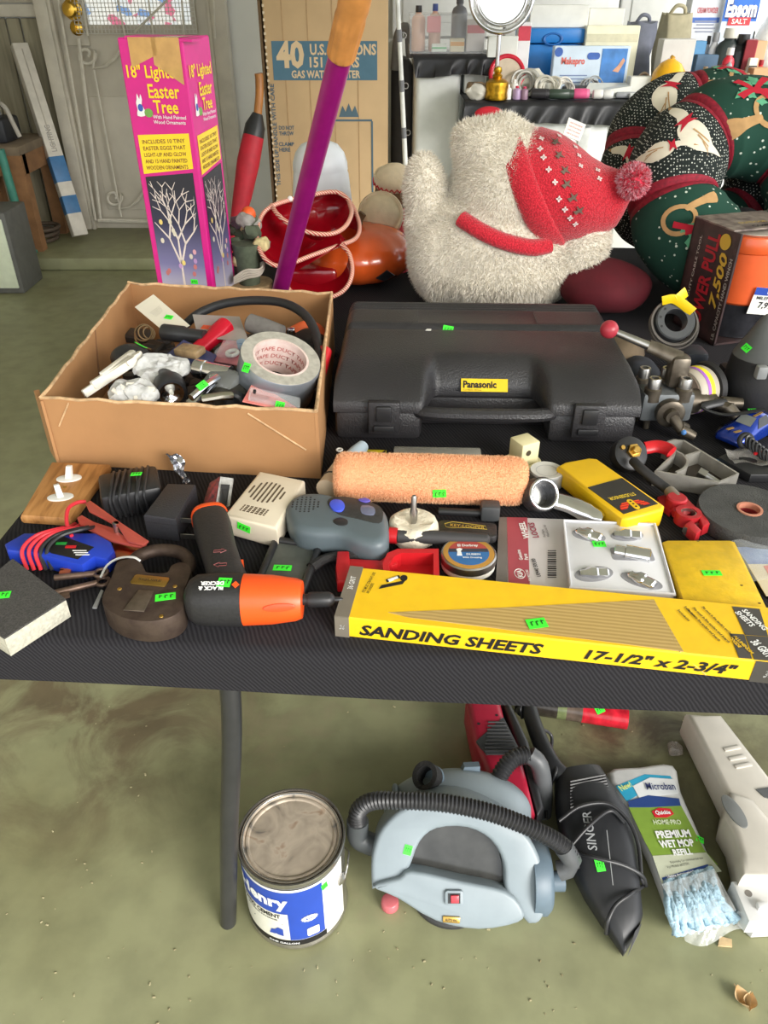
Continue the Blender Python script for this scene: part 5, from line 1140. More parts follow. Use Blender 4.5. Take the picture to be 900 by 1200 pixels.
def arc(nm, a0, a1, z0, z1, mt, off=.0004, par=pc):
    n = max(3, int(abs(a1-a0)/4)); g = G()
    g.grid(lambda u, v: ((CR+off)*math.cos(math.radians(a0+(a1-a0)*u)), (CR+off)*math.sin(math.radians(a0+(a1-a0)*u)), z0+(z1-z0)*v), n, 1); return obj(nm, g, mt, par, 60)
lblue = M('label_blue', (38, 72, 168), .4, var=.05); lcream = M('label_cream', (222, 220, 206), .45, var=.05)
arc('label_white', -230, -18, .014, .172, M('label_white', (228, 228, 226), .4, var=.03)); arc('label_blue', -172, -52, .030, .166, lblue, .0007); arc('label_cream', -168, -92, .030, .106, lcream, .0010); arc('label_foot', -200, -50, .014, .029, blackink, .0007)
def canwarp(a, z): return lambda p: Vector(((CR+.0016)*math.cos(math.radians(a)+p.x/CR), (CR+.0016)*math.sin(math.radians(a)+p.x/CR), z+p.y))
I4 = Matrix.Identity(4)
text('Henry', .092, .040, whiteink, pc, I4, bold=.04, warp=canwarp(-122, .134)); text('PATIO CEMENT', .075, .011, blackink, pc, I4, bold=.03, warp=canwarp(-126, .098)); text('INTERIOR EXTERIOR', .06, .004, blackink, pc, I4, warp=canwarp(-124, .087)); text('ONE GALLON', .05, .005, whiteink, pc, I4, warp=canwarp(-100, .021))
def caparc(nm, pts, a, z, mt, off=.0018):
    g = G().prism(pts, 0, .0002); o_ = obj(nm, g, mt, pc, 0)
    for v in o_.data.vertices: ang = math.radians(a)+v.co.x/CR; v.co = Vector(((CR+off)*math.cos(ang), (CR+off)*math.sin(ang), z+v.co.y))
    return o_
caparc('seal', [((.012 if k % 2 else .0145)*math.cos(2*PI*k/28), (.008 if k % 2 else .0095)*math.sin(2*PI*k/28)) for k in range(28)], -69, .088, whiteink); text('A+D', .013, .006, lblue, pc, I4, warp=lambda p: Vector(((CR+.0024)*math.cos(math.radians(-69)+p.x/CR), (CR+.0024)*math.sin(math.radians(-69)+p.x/CR), .088+p.y)))
caparc('info_box', rrect(.02, .022, .003), -66, .048, whiteink); caparc('workman_picture', [(-.012, -.014), (.012, -.014), (.012, .006), (.004, .010), (-.002, .002), (-.008, .0)], -107, .056, lblue)
caparc('picture_line', [(-.03, -.002), (.026, .012), (.026, .0135), (-.03, -.0005)], -116, .064, M('grey_blue_print', (120, 130, 150), .5, var=0))
obj('handle_ear', G().lathe([(0, 0), (.010, 0), (.011, .003), (.005, .007), (0, .008)], 18, RD(-22) @ T(CR, 0, .118) @ R(PI/2, 'Y')), tin, pc); obj('wire_handle', G().tube(smoothpath([(CR*math.cos(math.radians(a_))*1.08, CR*math.sin(math.radians(a_))*1.08, z_) for a_, z_ in ((-22, .118), (-16, .124), (-8, .132), (20, .10), (60, .05), (100, .045), (140, .10), (158, .118))], 5), .0016, 6), tin, pc)
sticker(pc, 380, 1038, .011, .014, 10)
# ---- grey portable vacuum
vc = at_floor(540, 1090, 'portable_vacuum', 'light grey portable vacuum with ribbed black hose over the top', 'vacuum')
vg = M('vac_grey', (134, 145, 151), .4, var=.04); vb = M('vac_slate', (96, 112, 124), .45, var=.06); hb = M('hose_ribbed_black', (46, 46, 48), .42, var=.08)
O0 = wm(vc).inverted()
ft = math.radians(53); fo = Vector((W(540, 1090, 0).x, W(540, 1090, 0).y-.006, .012))
FP = frame(fo, (1, 0, 0), (0, math.cos(ft), math.sin(ft)))      # plane of the front shell
def onp(px, py, F=FP, off=0):
    o_ = Vector((0, 0, CAM_H)); d = CAMR @ Vector(((px-450)/FPX, (600-py)/FPX, -1)); n_ = F.to_3x3().col[2]; q_ = F.translation+n_*off
    t = (q_-o_).dot(n_)/d.dot(n_); p = F.inverted() @ (o_+d*t); return (p.x, p.y)
FL_ = O0 @ FP
outer = [(436, 1044), (435, 1015), (438, 994), (448, 970), (474, 947), (515, 935), (552, 937), (590, 953), (616, 976), (632, 1004), (640, 1036), (640, 1066), (632, 1082), (620, 1084)]
inner = [(600, 1062), (592, 1042), (590, 1012), (576, 986), (548, 971), (512, 972), (492, 988), (480, 1018), (470, 1030)]
obj('handle_shell', G().prism([(q.x, q.y) for L_ in (outer, inner) for q in smoothpath([(*onp(*p), 0) for p in L_], 3)][::-1], -.07, 0, bev=.008, seg=3), vg, vc, 60, FL_)
low = [(437, 1036), (468, 1026), (482, 1018), (540, 1030), (592, 1042), (612, 1064), (606, 1078), (560, 1086), (510, 1076), (466, 1050)]
obj('front_panel', G().prism(sm2([onp(*p) for p in low], 3)[::-1], -.05, .012, bev=.006, seg=3), vg, vc, 60, FL_)
obj('window', G().prism([onp(*p) for p in ((476, 1032), (486, 985), (510, 966), (550, 966), (582, 985), (598, 1048))][::-1], -.030, -.022), M('smoky_window', (58, 58, 56), .15, var=.25, scale=25), vc, 0, FL_)
rc_ = O0 @ Vector((W(540, 1090, 0).x+.004, W(540, 1090, 0).y+.172, .076))
obj('rear_shell', G().sphere(rc_, (.132, .075, .070), 36, 20), vg, vc, 80)
e_ = O0 @ Vector((W(530, 1090, 0).x, W(530, 1090, 0).y+.066, 0)); obj('base_ring', G().lathe([(0, .001), (.064, .001), (.068, .005), (.068, .012), (.062, .018), (0, .018)], 44, T(e_.x, e_.y, 0)), M('dark_base', (52, 52, 52), .6), vc); obj('base_cup', G().lathe([(0, .018), (.058, .018), (.054, .034), (.05, .05), (0, .05)], 40, T(e_.x, e_.y, 0)), vg, vc, 60)
q_ = onp(531, 1047); sw = obj('switch_frame', G().prism(rrect(.030, .024, .005), .010, .018, bev=.002), vg, vc, 40, FL_ @ T(q_[0], q_[1], 0)); obj('switch_well', G().box((0, 0, .0182), (.020, .016, .001)), blk, sw, 0); obj('red_rocker', G().rbox((.001, 0, .020), (.013, .012, .005), .001), M('red_rocker', (214, 60, 70), .3, var=.1), sw)
q_ = onp(528, 1073); bd = obj('badge', G().rbox((0, 0, 0.0135), (.028, .010, .004), .001), brs, vc, 30, FL_ @ T(q_[0], q_[1], 0) @ RD(-4)); text('AUTO VAC', .020, .004, blackink, bd, T(0, 0, .0162))
sticker(vc, 478, 996, .013, .016, -15)
def vp(px, py, y): return O0 @ V(px, py, y)
obj('side_ring', G().torus((0, 0, 0), .058, .005, 36, 8, S(1, 1, 1)), vb, vc, 60, T(*(rc_+Vector((-.112, -.02, 0)))) @ RD(90, 'Y'))
cap = FL_ @ Vector((*onp(634, 1028, FP, -.045), -.045)); obj('end_cap', G().lathe([(.060, -.02), (.060, .004), (.052, .012), (0, .014)], 36), vb, vc, 50, T(*cap) @ RD(90, 'Y'))
obj('outlet_port', G().lathe([(0, 0), (.0165, 0), (.0165, .026), (.0135, .026), (.0135, .008), (0, .008)], 24), vb, vc, 40, T(*(cap+Vector((.012, -.006, -.002)))) @ RD(90, 'Y'))
vpf0 = lambda px, py, off: FL_ @ Vector((*onp(px, py, FP, off), off))
pe = [vpf0(*q_) for q_ in ((448, 992, -.045), (432, 988, -.045), (420, 980, -.042), (419, 962, -.028))]; obj('hose_elbow', G().tube(smoothpath(pe, 5), .019, 16), M('elbow_grey', (74, 78, 80), .45), vc, 60)
vpf = lambda px, py, off: FL_ @ Vector((*onp(px, py, FP, off), off))
ph = [vpf(*q_) for q_ in ((419, 968, -.03), (420, 950, -.015), (436, 939, 0), (470, 938, .014), (520, 941, .018), (570, 951, .018), (610, 965, .016), (640, 979, .012), (660, 992, .004), (670, 1008, -.008), (664, 1018, -.012))]
obj('ribbed_hose', ribhose(ph, .0155), hb, vc, 60)
obj('hose_cuff', G().tube([ph[-3], ph[-2], ph[-1], ph[-1]+Vector((-.012, 0, -.006))], .0165, 14), M('cuff_grey', (84, 86, 88), .45), vc, 60)
# attachments clipped on top
bp_ = vp(508, 908, .86); dr_ = thing('dusting_brush', 'round black bristle brush head resting on the vacuum', 'brush', m=T(*V(506, 912, .865)) @ RD(-35, 'Y') @ RD(20, 'X'))
obj('bristle_ring', G().lathe([(.014, 0), (.022, 0), (.025, .026), (.016, .026)], 40, closed=True), M('black_bristle', (34, 33, 33), .8, var=.4, scale=300, bump=1, bscale=400), dr_, 50); obj('neck', G().lathe([(0, -.03), (.015, -.03), (.017, -.006), (.023, -.004), (.023, .001), (0, .001)], 28), vb, dr_, 50)
nz_ = thing('upholstery_nozzle', 'slate blue nozzle tool standing between the brush and red vacuum', 'nozzle', m=T(*V(548, 915, .885)) @ RD(8, 'Y') @ RD(-20, 'X'))
obj('nozzle_head', G().loft([[(-.026, -.014, -.03), (.026, -.014, -.03), (.026, .014, -.03), (-.026, .014, -.03)], [(-.020, -.012, .0), (.020, -.012, .0), (.020, .012, .0), (-.020, .012, .0)], [(-.012, -.008, .032), (.016, -.008, .036), (.016, .008, .036), (-.012, .008, .032)]]), vb, nz_, 20); obj('bristle_strip', G().rbox((0, -.018, .006), (.034, .010, .022), .002), MATS['black_bristle'], nz_)
hs = thing('extension_hose', 'short ribbed black hose curving over beside the red vacuum', 'hose', V(588, 930, .88)); oi = wm(hs).inverted()
pts = [oi @ V(*q_) for q_ in ((580, 925, .87), (588, 905, .89), (602, 889, .91), (620, 884, .92), (632, 896, .91), (637, 925, .90))]
obj('ribbed_hose', ribhose(pts[:4], .017), hb, hs, 60); obj('smooth_cuff', G().tube(smoothpath(pts[3:]+[pts[-1]+Vector((.004, -.01, -.06))], 4), .0165, 14), M('cuff_grey', (0, 0, 0)), hs, 60); obj('collar', G().lathe([(.018, -.02), (.020, -.015), (.020, .012), (.017, .014)], 24, T(*pts[0])), vb, hs, 50)
# ---- red and black hand vacuum
rv = at_floor(590, 940, 'red_hand_vacuum', 'red and black cordless hand vacuum lying behind the grey vacuum', 'vacuum')
burg = M('burgundy_plastic', (158, 30, 54), .35, var=.06)
obj('red_body', G().prism(tr([(546, 820), (586, 816), (592, 840), (612, 885), (628, 950), (600, 956), (572, 905), (556, 866)], .085, rv)[::-1], .002, .085, bev=.014, seg=3), burg, rv, 60)
obj('black_side', G().prism(tr([(588, 818), (598, 820), (620, 868), (638, 945), (630, 955), (612, 888)], .080, rv)[::-1], .002, .080, bev=.008), blk, rv, 50)
vt = tr([(558, 868), (590, 840), (612, 884), (570, 884)], .087, rv)
obj('vent_panel', G().prism(vt[::-1], .080, .087, bev=.001), dkg, rv)
for k in range(9):
    a_, b_ = tp(566+k*.5+2, 880-k*4.2, .088, rv), tp(608-k*2.1, 880-k*4.2, .088, rv); obj('vent_rib', G().tube([a_, b_], .0018, 6), blk, rv)
for px, py in ((561, 848), (582, 838)):
    e_ = tp(px, py, .0855, rv); obj('screw_hole', G().cyl((e_.x, e_.y, .085), (e_.x, e_.y, .0856), .003, n=12), blk, rv, 0)
# ---- black hand vacuum with cord
sv = at_floor(700, 1010, 'black_hand_vacuum', 'black corded hand vacuum with long tapering nozzle', 'vacuum')
sbk = M('singer_black', (40, 41, 44), .45, var=.14, scale=20)
def sring(px0, py0, px1, py1, zt_):
    a_, b_ = tp(px0, py0, zt_*.6, sv), tp(px1, py1, zt_*.6, sv); c_ = a_.lerp(b_, .5); u = (b_-a_)/2; R_ = []
    for k in range(20):
        t = 2*PI*k/20; cx, cz = math.cos(t), math.sin(t)
        R_.append(Vector((c_.x, c_.y, .003+zt_/2))+Vector((u.x, u.y, 0))*math.copysign(abs(cx)**.7, cx)+Vector((0, 0, zt_/2))*math.copysign(abs(cz)**.7, cz))
    return R_
obj('body', G().loft([sring(650, 912, 705, 905, .07), sring(652, 945, 722, 932, .085), sring(658, 985, 740, 962, .085), sring(672, 1020, 746, 1000, .075), sring(685, 1048, 750, 1040, .06), sring(704, 1080, 753, 1074, .045), sring(718, 1100, 750, 1085, .036), sring(730, 1120, 738, 1108, .018)]), sbk, sv, 60)
obj('nozzle_mouth', G().prism(tr([(736, 1119), (748, 1094), (752, 1082), (744, 1092)], .034, sv)[::-1], .026, .036), M('mouth_grey', (96, 96, 98), .5), sv, 0)
for k in range(9):
    a_, b_ = tp(668, 916+k*3.8, .082, sv), tp(709+k*.8, 908+k*3.4, .082, sv); obj('vent_rib', G().tube([a_, b_], .0022, 6), blk, sv)
hd = [tp(x_, y_, z_, sv) for x_, y_, z_ in ((668, 915, .05), (650, 900, .06), (636, 875, .06), (626, 850, .05), (618, 828, .04), (610, 835, .02))]
obj('handle', G().tube(smoothpath(hd, 5), .017, 12, flat=.8), sbk, sv, 60)
m_ = onface(sv, 690, 975, 0)
if m_:
    a_, b_ = tp(691, 1000, .07, sv), tp(683, 952, .07, sv); 
    base_n = m_.to_3x3().col[2]; c_ = m_.translation; mm = frame(c_+base_n*.004, (b_-a_), base_n.cross(b_-a_))
    text('SINGER', .075, .016, M('silver_ink', (186, 188, 190), .4, .2, var=0), sv, mm @ T(0, 0, .002), bold=.01)
    obj('white_line', G().box((-.045, -.030, .001), (.10, .0012, .0006)), M('silver_ink', (0, 0, 0)), sv, 0, mm @ RD(-4))
sticker(sv, 703, 1014, .015, .020, 8)
def cord(pts, nm='cord'): return obj(nm, G().tube(smoothpath([tp(x_, y_, z_, sv) for x_, y_, z_ in pts], 8), .0034, 8), M('cord_grey_black', (50, 50, 52), .35, var=.05), sv, 60)
cord(((655, 962, .08), (680, 945, .095), (712, 942, .094), (735, 960, .084), (748, 990, .07), (752, 1030, .05), (756, 1036, .02), (742, 1046, .06), (722, 1060, .062), (712, 1080, .05), (710, 1094, .02)))
cord(((670, 990, .08), (690, 968, .094), (715, 950, .094), (732, 964, .086))); cord(((672, 998, .07), (700, 1006, .09), (730, 1014, .08), (752, 1026, .06), (757, 1038, .03)))
cord(((626, 872, .03), (634, 856, .05), (646, 862, .03), (644, 880, .02), (630, 870, .05))); cord(((612, 842, .03), (610, 828, .05), (618, 824, .03), (640, 880, .02), (652, 900, .07), (642, 930, .03), (640, 960, .02)))
# ---- wet mop refill
mr_ = at_floor(780, 1000, 'mop_refill', 'wet mop refill of pale blue cotton yarn in printed clear bag', 'mop refill')
MT = .040
obj('bag_bulk', G().prism(sm2(tr([(712, 902), (750, 895), (790, 893), (800, 925), (822, 975), (846, 1030), (856, 1062), (830, 1072), (794, 1078), (780, 1046), (762, 1000), (738, 950)], MT, mr_), 3)[::-1], .002, MT-.004, bev=.012, seg=3), M('bag_white', (206, 206, 204), .35, var=.08, scale=30), mr_, 60)
def mp_(nm, pts, mt, dz=.0): return obj(nm, G().prism(tr(pts, MT, mr_)[::-1], MT-.0042+dz, MT-.0034+dz), mt, mr_, 0)
mcol = lambda n_, c_: M(n_, c_, .4, var=.06, scale=40)
mp_('cyan_header', [(722, 920), (756, 906), (786, 908), (792, 918), (756, 925), (735, 938)], mcol('cyan_print', (52, 160, 196))); mp_('white_header', [(742, 920), (762, 910), (790, 912), (796, 928), (750, 935)], mcol('white_print', (226, 228, 228)), .0008)
mp_('navy_strip', [(736, 938), (760, 931), (796, 935), (798, 943), (762, 945), (738, 945)], mcol('navy_print', (44, 70, 130)), .0012); mp_('green_panel', [(737, 945), (762, 940), (798, 942), (826, 995), (842, 1012), (776, 1022), (756, 985)], mcol('lime_print', (128, 158, 62)), .0005); mp_('pale_panel', [(765, 1002), (828, 998), (846, 1020), (776, 1034)], mcol('pale_print', (196, 200, 176)), .0010)
mp_('blue_strip', [(776, 1028), (830, 1012), (832, 1019), (779, 1035)], mcol('navy_print', (0, 0, 0)), .0016)
def mt_(s_, px, py, w, h, mat, rz_=-3, **k):
    e_ = tp(px, py, MT, mr_); return text(s_, w, h, mat, mr_, T(e_.x, e_.y, MT-.0008) @ RD(rz_), **k)
cy = M('cyan_ink', (30, 90, 150), .5, var=0); yi = M('lime_ink', (220, 226, 120), .5, var=0)
mt_('New!', 733, 921, .026, .013, yi, 25, bold=.02); mt_('Microban', 774, 921, .055, .016, M('navy_ink', (50, 60, 110), .5, var=0), 0, bold=.01)
lo = mp_('logo_oval', [(764, 950), (772, 946), (786, 947), (790, 953), (782, 957), (768, 957)], M('logo_red', (206, 40, 50), .4, var=0), .0016); mt_('Quickie', 777, 952, .028, .010, whiteink, 2, bold=.03)
mt_('HOME·PRO', 782, 963, .050, .010, M('pale_ink', (214, 222, 190), .5, var=0), 0); mt_('PREMIUM', 789, 977, .062, .015, whiteink, 3, bold=.04); mt_('WET MOP', 793, 988, .062, .015, whiteink, 3, bold=.04); mt_('REFILL', 800, 998, .034, .012, whiteink, 4, bold=.04); mt_('Especially for commercial use', 805, 1008, .06, .005, blackink, 8, bold=0); mt_('For Models #037390', 795, 1014, .04, .005, blackink, 10, bold=0); mt_('Lifetime Antimicrobial Protection', 804, 1023, .07, .006, whiteink, 11)
yarn = M('pale_blue_yarn', (170, 200, 216), .9, var=.14, scale=160, bump=1, bscale=260)
rnd = random.Random(5)
for k in range(21):
    u = k/20; a_ = (780+52*u, 1034-16*u); b_ = (791+72*u+rnd.uniform(-3, 3), 1096-20*u+rnd.uniform(-5, 3)); mid = ((a_[0]+b_[0])/2+rnd.uniform(-7, 7), (a_[1]+b_[1])/2+rnd.uniform(-3, 3))
    P = [tp(*a_, .034, mr_), tp(*mid, .046, mr_), tp(*b_, .03, mr_)]; P = smoothpath(P, 7); tw = []
    obj('yarn_strand', G().tube(P, [.0062+.0010*math.sin(j*2.4+k) for j in range(len(P))], 7), yarn, mr_, 60)
for k in range(7):
    u = k/6; a_ = (798+60*u, 1088-14*u); c_ = tp(*a_, .018, mr_); obj('yarn_loop', G().tube(smoothpath([c_+Vector((-.010, .006, .008)), c_+Vector((-.002, -.008, .002)), c_+Vector((.010, .004, .008))], 5), .0062, 7), yarn, mr_, 60)
g = G().grid(lambda u, v: tp(795+80*u+8*v, 1075-8*u+(28+8*math.sin(u*6))*v, .034*(1-v)+.003+.006*abs(math.sin(u*15+v*5)), mr_), 20, 8); obj('bag_end', g, M('thin_clear_film', (236, 238, 236), .06, var=0, alpha=.3, spec=.9), mr_, 40)
g = G().grid(lambda u, v: tp(775+62*u+26*v, 1036-18*u+46*v+3*u*v, .049+.002*math.sin(u*21+v*9), mr_), 18, 8); obj('bag_film', g, M('thin_clear_film', (0, 0, 0)), mr_, 40)
sticker(mr_, 820, 984, .014, .013, -20)
# ---- cream hose machine at the right
bm_ = at_floor(868, 960, 'cream_appliance', 'cream plastic appliance arm with round grey pivot at the right', 'appliance'); cap_ = M('cream_appliance_plastic', (206, 200, 188), .4, var=.04)
obj('arm', G().prism(tr([(804, 834), (826, 836), (846, 836), (905, 912), (960, 1000), (905, 1005), (866, 958), (850, 925)], .075, bm_)[::-1], .002, .075, bev=.012, seg=3), cap_, bm_, 60)
obj('neck', G().prism(tr([(856, 925), (884, 935), (925, 985), (935, 1030), (870, 1026), (868, 1000), (862, 975), (850, 955)], .085, bm_)[::-1], .002, .085, bev=.012, seg=3), cap_, bm_, 60)
e_ = tp(857, 953, .08, bm_); obj('pivot_disc', G().prism(ell(.014, .034, 28), .084, .0875, bev=.001), M('pivot_grey', (112, 114, 112), .5, var=.1), bm_, 40, T(e_.x+.004, e_.y, 0) @ RD(12))
for px, py in ((858, 877), (864, 888), (871, 897)):
    e_ = tp(px, py, .076, bm_); obj('grip_rib', G().rbox((0, 0, .0755), (.034, .008, .004), .001), cap_, bm_, 30, T(e_.x, e_.y, 0) @ RD(12))
obj('grey_button', G().prism(tr([(886, 925), (905, 922), (912, 938), (896, 934)], .077, bm_)[::-1], .0745, .077), M('button_grey', (90, 92, 92), .5), bm_, 0)
# ---- white plastic box below
wx = at_floor(885, 1075, 'white_bracket_box', 'white moulded plastic tray at the lower right edge', 'tray')
obj('tray_body', G().prism(tr([(858, 1032), (960, 1028), (960, 1078), (878, 1080)], .055, wx)[::-1], .018, .055, bev=.004), M('glossy_white', (224, 224, 222), .3, var=.03), wx); obj('tray_foot', G().prism(tr([(862, 1075), (960, 1070), (960, 1090), (882, 1094)], .015, wx)[::-1], .001, .017, bev=.002), MATS['glossy_white'], wx)
e_ = tp(877, 1047, .055, wx); obj('hole', G().cyl((e_.x, e_.y, .055), (e_.x, e_.y, .0556), .006, n=16), M('hole_grey', (120, 116, 110), .8), wx, 0); obj('lug', G().rbox(tuple(tp(894, 1062, .06, wx)), (.02, .012, .012), .003), MATS['glossy_white'], wx)
# ---- wrapped paper roll
wr_ = at_floor(690, 842, 'gift_wrap_roll', 'red and green wrapping paper roll in clear film under the table', 'gift wrap'); a_, b_ = tp(604, 822, .024, wr_), tp(735, 842, .024, wr_)
for (t0, t1, c_, nm) in ((0, .38, (58, 52, 46), 'dark_roll'), (.38, .46, (110, 120, 80), 'green_band'), (.46, .60, (98, 84, 74), 'film_neck'), (.60, 1, (196, 34, 50), 'red_roll')): obj(nm, G().cyl(a_.lerp(b_, t0), a_.lerp(b_, t1), .023, n=22), M('wrap_'+nm, c_, .25, var=.35, scale=40), wr_, 50)
sticker(wr_, 703, 832, .018, .014, 20)
# ---- odd bits on the floor
lf = at_floor(868, 1172, 'dry_leaf', 'curled dry tan leaf on the floor at the lower right', 'leaf'); tan_ = M('dry_leaf', (206, 176, 132), .8, var=.15, scale=60)
def leafg(L_, w_, cu): return G().grid(lambda u, v: Vector(((u-.5)*w_*math.sin(PI*min(max(v, .03), .97)), (v-.5)*L_, .002+cu*(2*u-1)**2+.4*cu*(2*v-1)**2)), 8, 10)
obj('blade', leafg(.032, .024, .010), tan_, lf, 60, RD(15)); obj('blade', leafg(.028, .020, .008), tan_, lf, 60, T(.010, -.006, .001) @ RD(-25)); obj('stalk', G().tube([(.0, .012, .003), (-.003, .022, .004)], .0008, 5), tan_, lf)
pkb = at_floor(457, 1062, 'bottle_cap', 'small translucent pink plastic cap on the floor by the vacuum', 'cap'); obj('cap', G().lathe([(0, .001), (.014, .001), (.0155, .004), (.0145, .018), (.012, .020), (0, .019)], 22), M('pink_translucent', (206, 110, 116), .25, var=.08, alpha=.85), pkb, 50)
cw_ = at_floor(790, 882, 'film_scrap', 'crumpled clear film scrap on the stained floor', 'scrap'); g = G().sphere((0, 0, .012), (.017, .015, .011), 18, 10); g.noise(.006, 80, 3); obj('film', g, M('scrap_film', (170, 160, 150), .15, var=.2, alpha=.5), cw_, 20)
bl_ = at_floor(848, 1105, 'paper_scrap', 'scrap of tan paper by the mop bag end', 'scrap'); obj('paper', G().prism([(-.012, -.006), (.010, -.008), (.014, .004), (-.004, .009)], .001, .004), tan_, bl_, 0)
g = G(); rnd = random.Random(11)
for k in range(150):
    p = W(rnd.uniform(-20, 920), 815+385*rnd.random()**.8, 0); s_ = rnd.uniform(.001, .0026)*(1.5 if k % 13 == 0 else 1)
    g.rbox((0, 0, 0), (s_*1.8, s_, s_*.7), s_*.2, 1, T(p.x, p.y, s_*.35+.0003) @ RD(rnd.uniform(0, 180)))
db = obj('floor_debris', g, M('debris', (186, 178, 142), .9, var=.4, scale=5, col2=(128, 118, 86)), None, 30); tag(db, 'tiny crumbs and grit scattered over the green floor', 'debris', kind='stuff')
# ================================================================== second table: boxes and stuffed holiday things
def onpl(root, px, py, off=0):
    """pixel -> (x, z) on the plane y = off of a thing"""
    F = wm(root); o_ = Vector((0, 0, CAM_H)); d = CAMR @ Vector(((px-450)/FPX, (600-py)/FPX, -1)); n_ = F.to_3x3().col[1]; q_ = F @ Vector((0, off, 0))
    p = F.inverted() @ (o_+d*((q_-o_).dot(n_)/d.dot(n_))); return (p.x, p.z)
RXU = R(PI/2, 'X')
def onx(root, px, py):
    F = wm(root); o_ = Vector((0, 0, CAM_H)); d = CAMR @ Vector(((px-450)/FPX, (600-py)/FPX, -1)); n_ = F.to_3x3().col[0]; q_ = F @ Vector((PW, 0, 0))
    p = F.inverted() @ (o_+d*((q_-o_).dot(n_)/d.dot(n_))); return (p.y, p.z)
# ---- tall pink carton of a lighted tree
PW, PD, PH = .118, .118, .494
pb_ = thing('tree_carton', 'tall pink printed carton for a lighted Easter tree', 'box', (-.452, 1.525, TZ), -11)
mag = M('magenta_carton', (214, 24, 134), .4, var=.05)
obj('carton', G().rbox((PW/2, PD/2, PH/2), (PW, PD, PH), .002, 1), mag, pb_)
art = M('carton_photo', (60, 60, 90), .4, var=0); N, L, b = nodes(art); tc = N.new('ShaderNodeTexCoord'); sx_ = N.new('ShaderNodeSeparateXYZ'); mr = N.new('ShaderNodeMapRange'); mr.inputs[1].default_value = .0; mr.inputs[2].default_value = .26
r = ramp(N, [(0, (236, 234, 238)), (.18, (214, 208, 226)), (.45, (120, 116, 160)), (.75, (44, 44, 70)), (1, (34, 34, 46))]); L.new(tc.outputs['Object'], sx_.inputs[0]); L.new(sx_.outputs[1], mr.inputs[0]); L.new(mr.outputs[0], r.inputs[0]); L.new(r.outputs[0], b.inputs['Base Color'])
lemon = M('lemon_print', (248, 214, 40), .4, var=.03); wtree = M('tree_print', (226, 212, 204), .5, var=.08, scale=90)
def decorate(face):
    """the print of one carton side; face maps (u across, z up) to the carton"""
    m0 = (T(0, -.0006, 0) @ RXU) if face == 'front' else (T(PW+.0006, 0, 0) @ RD(90) @ RXU)
    w_ = PW
    obj('photo_panel', G().prism([(.012, .022), (w_-.012, .022), (w_-.012, .285), (.012, .275)], 0, .0004), art, pb_, 0, m0)
    obj('white_base', G().prism([(.012, .004), (w_-.012, .004), (w_-.012, .022), (.012, .022)], 0, .0004), M('carton_white', (236, 234, 238), .4, var=.02), pb_, 0, m0)
    obj('yellow_flash', G().prism([(.010, .280), (w_-.010, .292), (w_-.010, .350), (.010, .345)], 0, .0006), lemon, pb_, 0, m0)
    for k, s_ in enumerate(('INCLUDES 10 TINY', 'EASTER EGGS THAT', 'LIGHT-UP AND GLOW', 'AND 15 HAND PAINTED', 'WOODEN ORNAMENTS')):
        text(s_, .082, .0068, M('brown_ink', (120, 60, 40), .5, var=0), pb_, m0 @ T(.058, .336-k*.0108, .001) @ RD(3), bold=.01)
    text('18" Lighted', .098, .026, lemon, pb_, m0 @ T(.058, .442, .001), bold=.02); text('Easter', .058, .022, lemon, pb_, m0 @ T(.072, .415, .001), bold=.02); text('Tree', .046, .021, lemon, pb_, m0 @ T(.072, .391, .001), bold=.02)
    text('With Hand Painted\nWood Ornaments', .062, .014, whiteink, pb_, m0 @ T(.076, .371, .001), bold=.01)
    # small rabbit mark drawn as a plain white bunny shape with a basket
    obj('bunny_print', G().prism(sm2([(.016, .376), (.030, .376), (.031, .386), (.027, .394), (.029, .402), (.027, .410), (.024, .402), (.021, .411), (.019, .402), (.017, .396), (.018, .386)], 2), .0004, .0008), whiteink, pb_, 0, m0)
    obj('basket_print', G().prism(ell(.008, .007, 16, .038, .381), .0004, .0009), M('basket_green', (120, 170, 80), .5, var=.1), pb_, 0, m0); obj('vest_print', G().prism(ell(.005, .006, 12, .024, .389), .0005, .001), M('vest_blue', (60, 90, 180), .5, var=0), pb_, 0, m0)
    # the tree
    rnd = random.Random(4); g = G()
    def br(p, a_, l_, d):
        q_ = (p[0]+l_*math.cos(a_), p[1]+l_*math.sin(a_)); wdt = .0009+.0005*max(0, 4-d)
        n_ = (-math.sin(a_)*wdt, math.cos(a_)*wdt); g.add([(p[0]+n_[0], p[1]+n_[1], .0007), (p[0]-n_[0], p[1]-n_[1], .0007), (q_[0]-n_[0]*.6, q_[1]-n_[1]*.6, .0007), (q_[0]+n_[0]*.6, q_[1]+n_[1]*.6, .0007)], [(0, 1, 2, 3)])
        ends.append(q_)
        if d < 5:
            for s_ in ((-1, 1) if d else (-1, 0, 1)): br(q_, a_+s_*rnd.uniform(.25, .6), l_*rnd.uniform(.68, .86), d+1)
    ends = []; br((.059, .055), PI/2, .062, 0)
    g.v = [(min(max(x, .016), w_-.016), min(y, .268), z) for x, y, z in g.v]
    obj('tree_print', g, wtree, pb_, 0, m0)['kind'] = 'stuff'
    obj('pot_print', G().prism(ell(.022, .006, 20, .059, .046)[:20], .0004, .0008).prism([(.038, .046), (.080, .046), (.078, .030), (.040, .030)], .0004, .0008), M('pot_print', (196, 180, 160), .5, var=.1, scale=60), pb_, 0, m0)
    for k in range(14):
        x_, z_ = rnd.uniform(.024, .095), rnd.uniform(.09, .21); c_ = rnd.choice([(226, 170, 180), (232, 206, 120), (190, 150, 200), (220, 210, 190), (200, 120, 120)])
        obj('ornament_print', G().prism(ell(.0036, .005, 12, x_, z_), .0009, .0013), M('orn%d' % (c_[0]*7+c_[1]), c_, .5, var=.05), pb_, 0, m0)
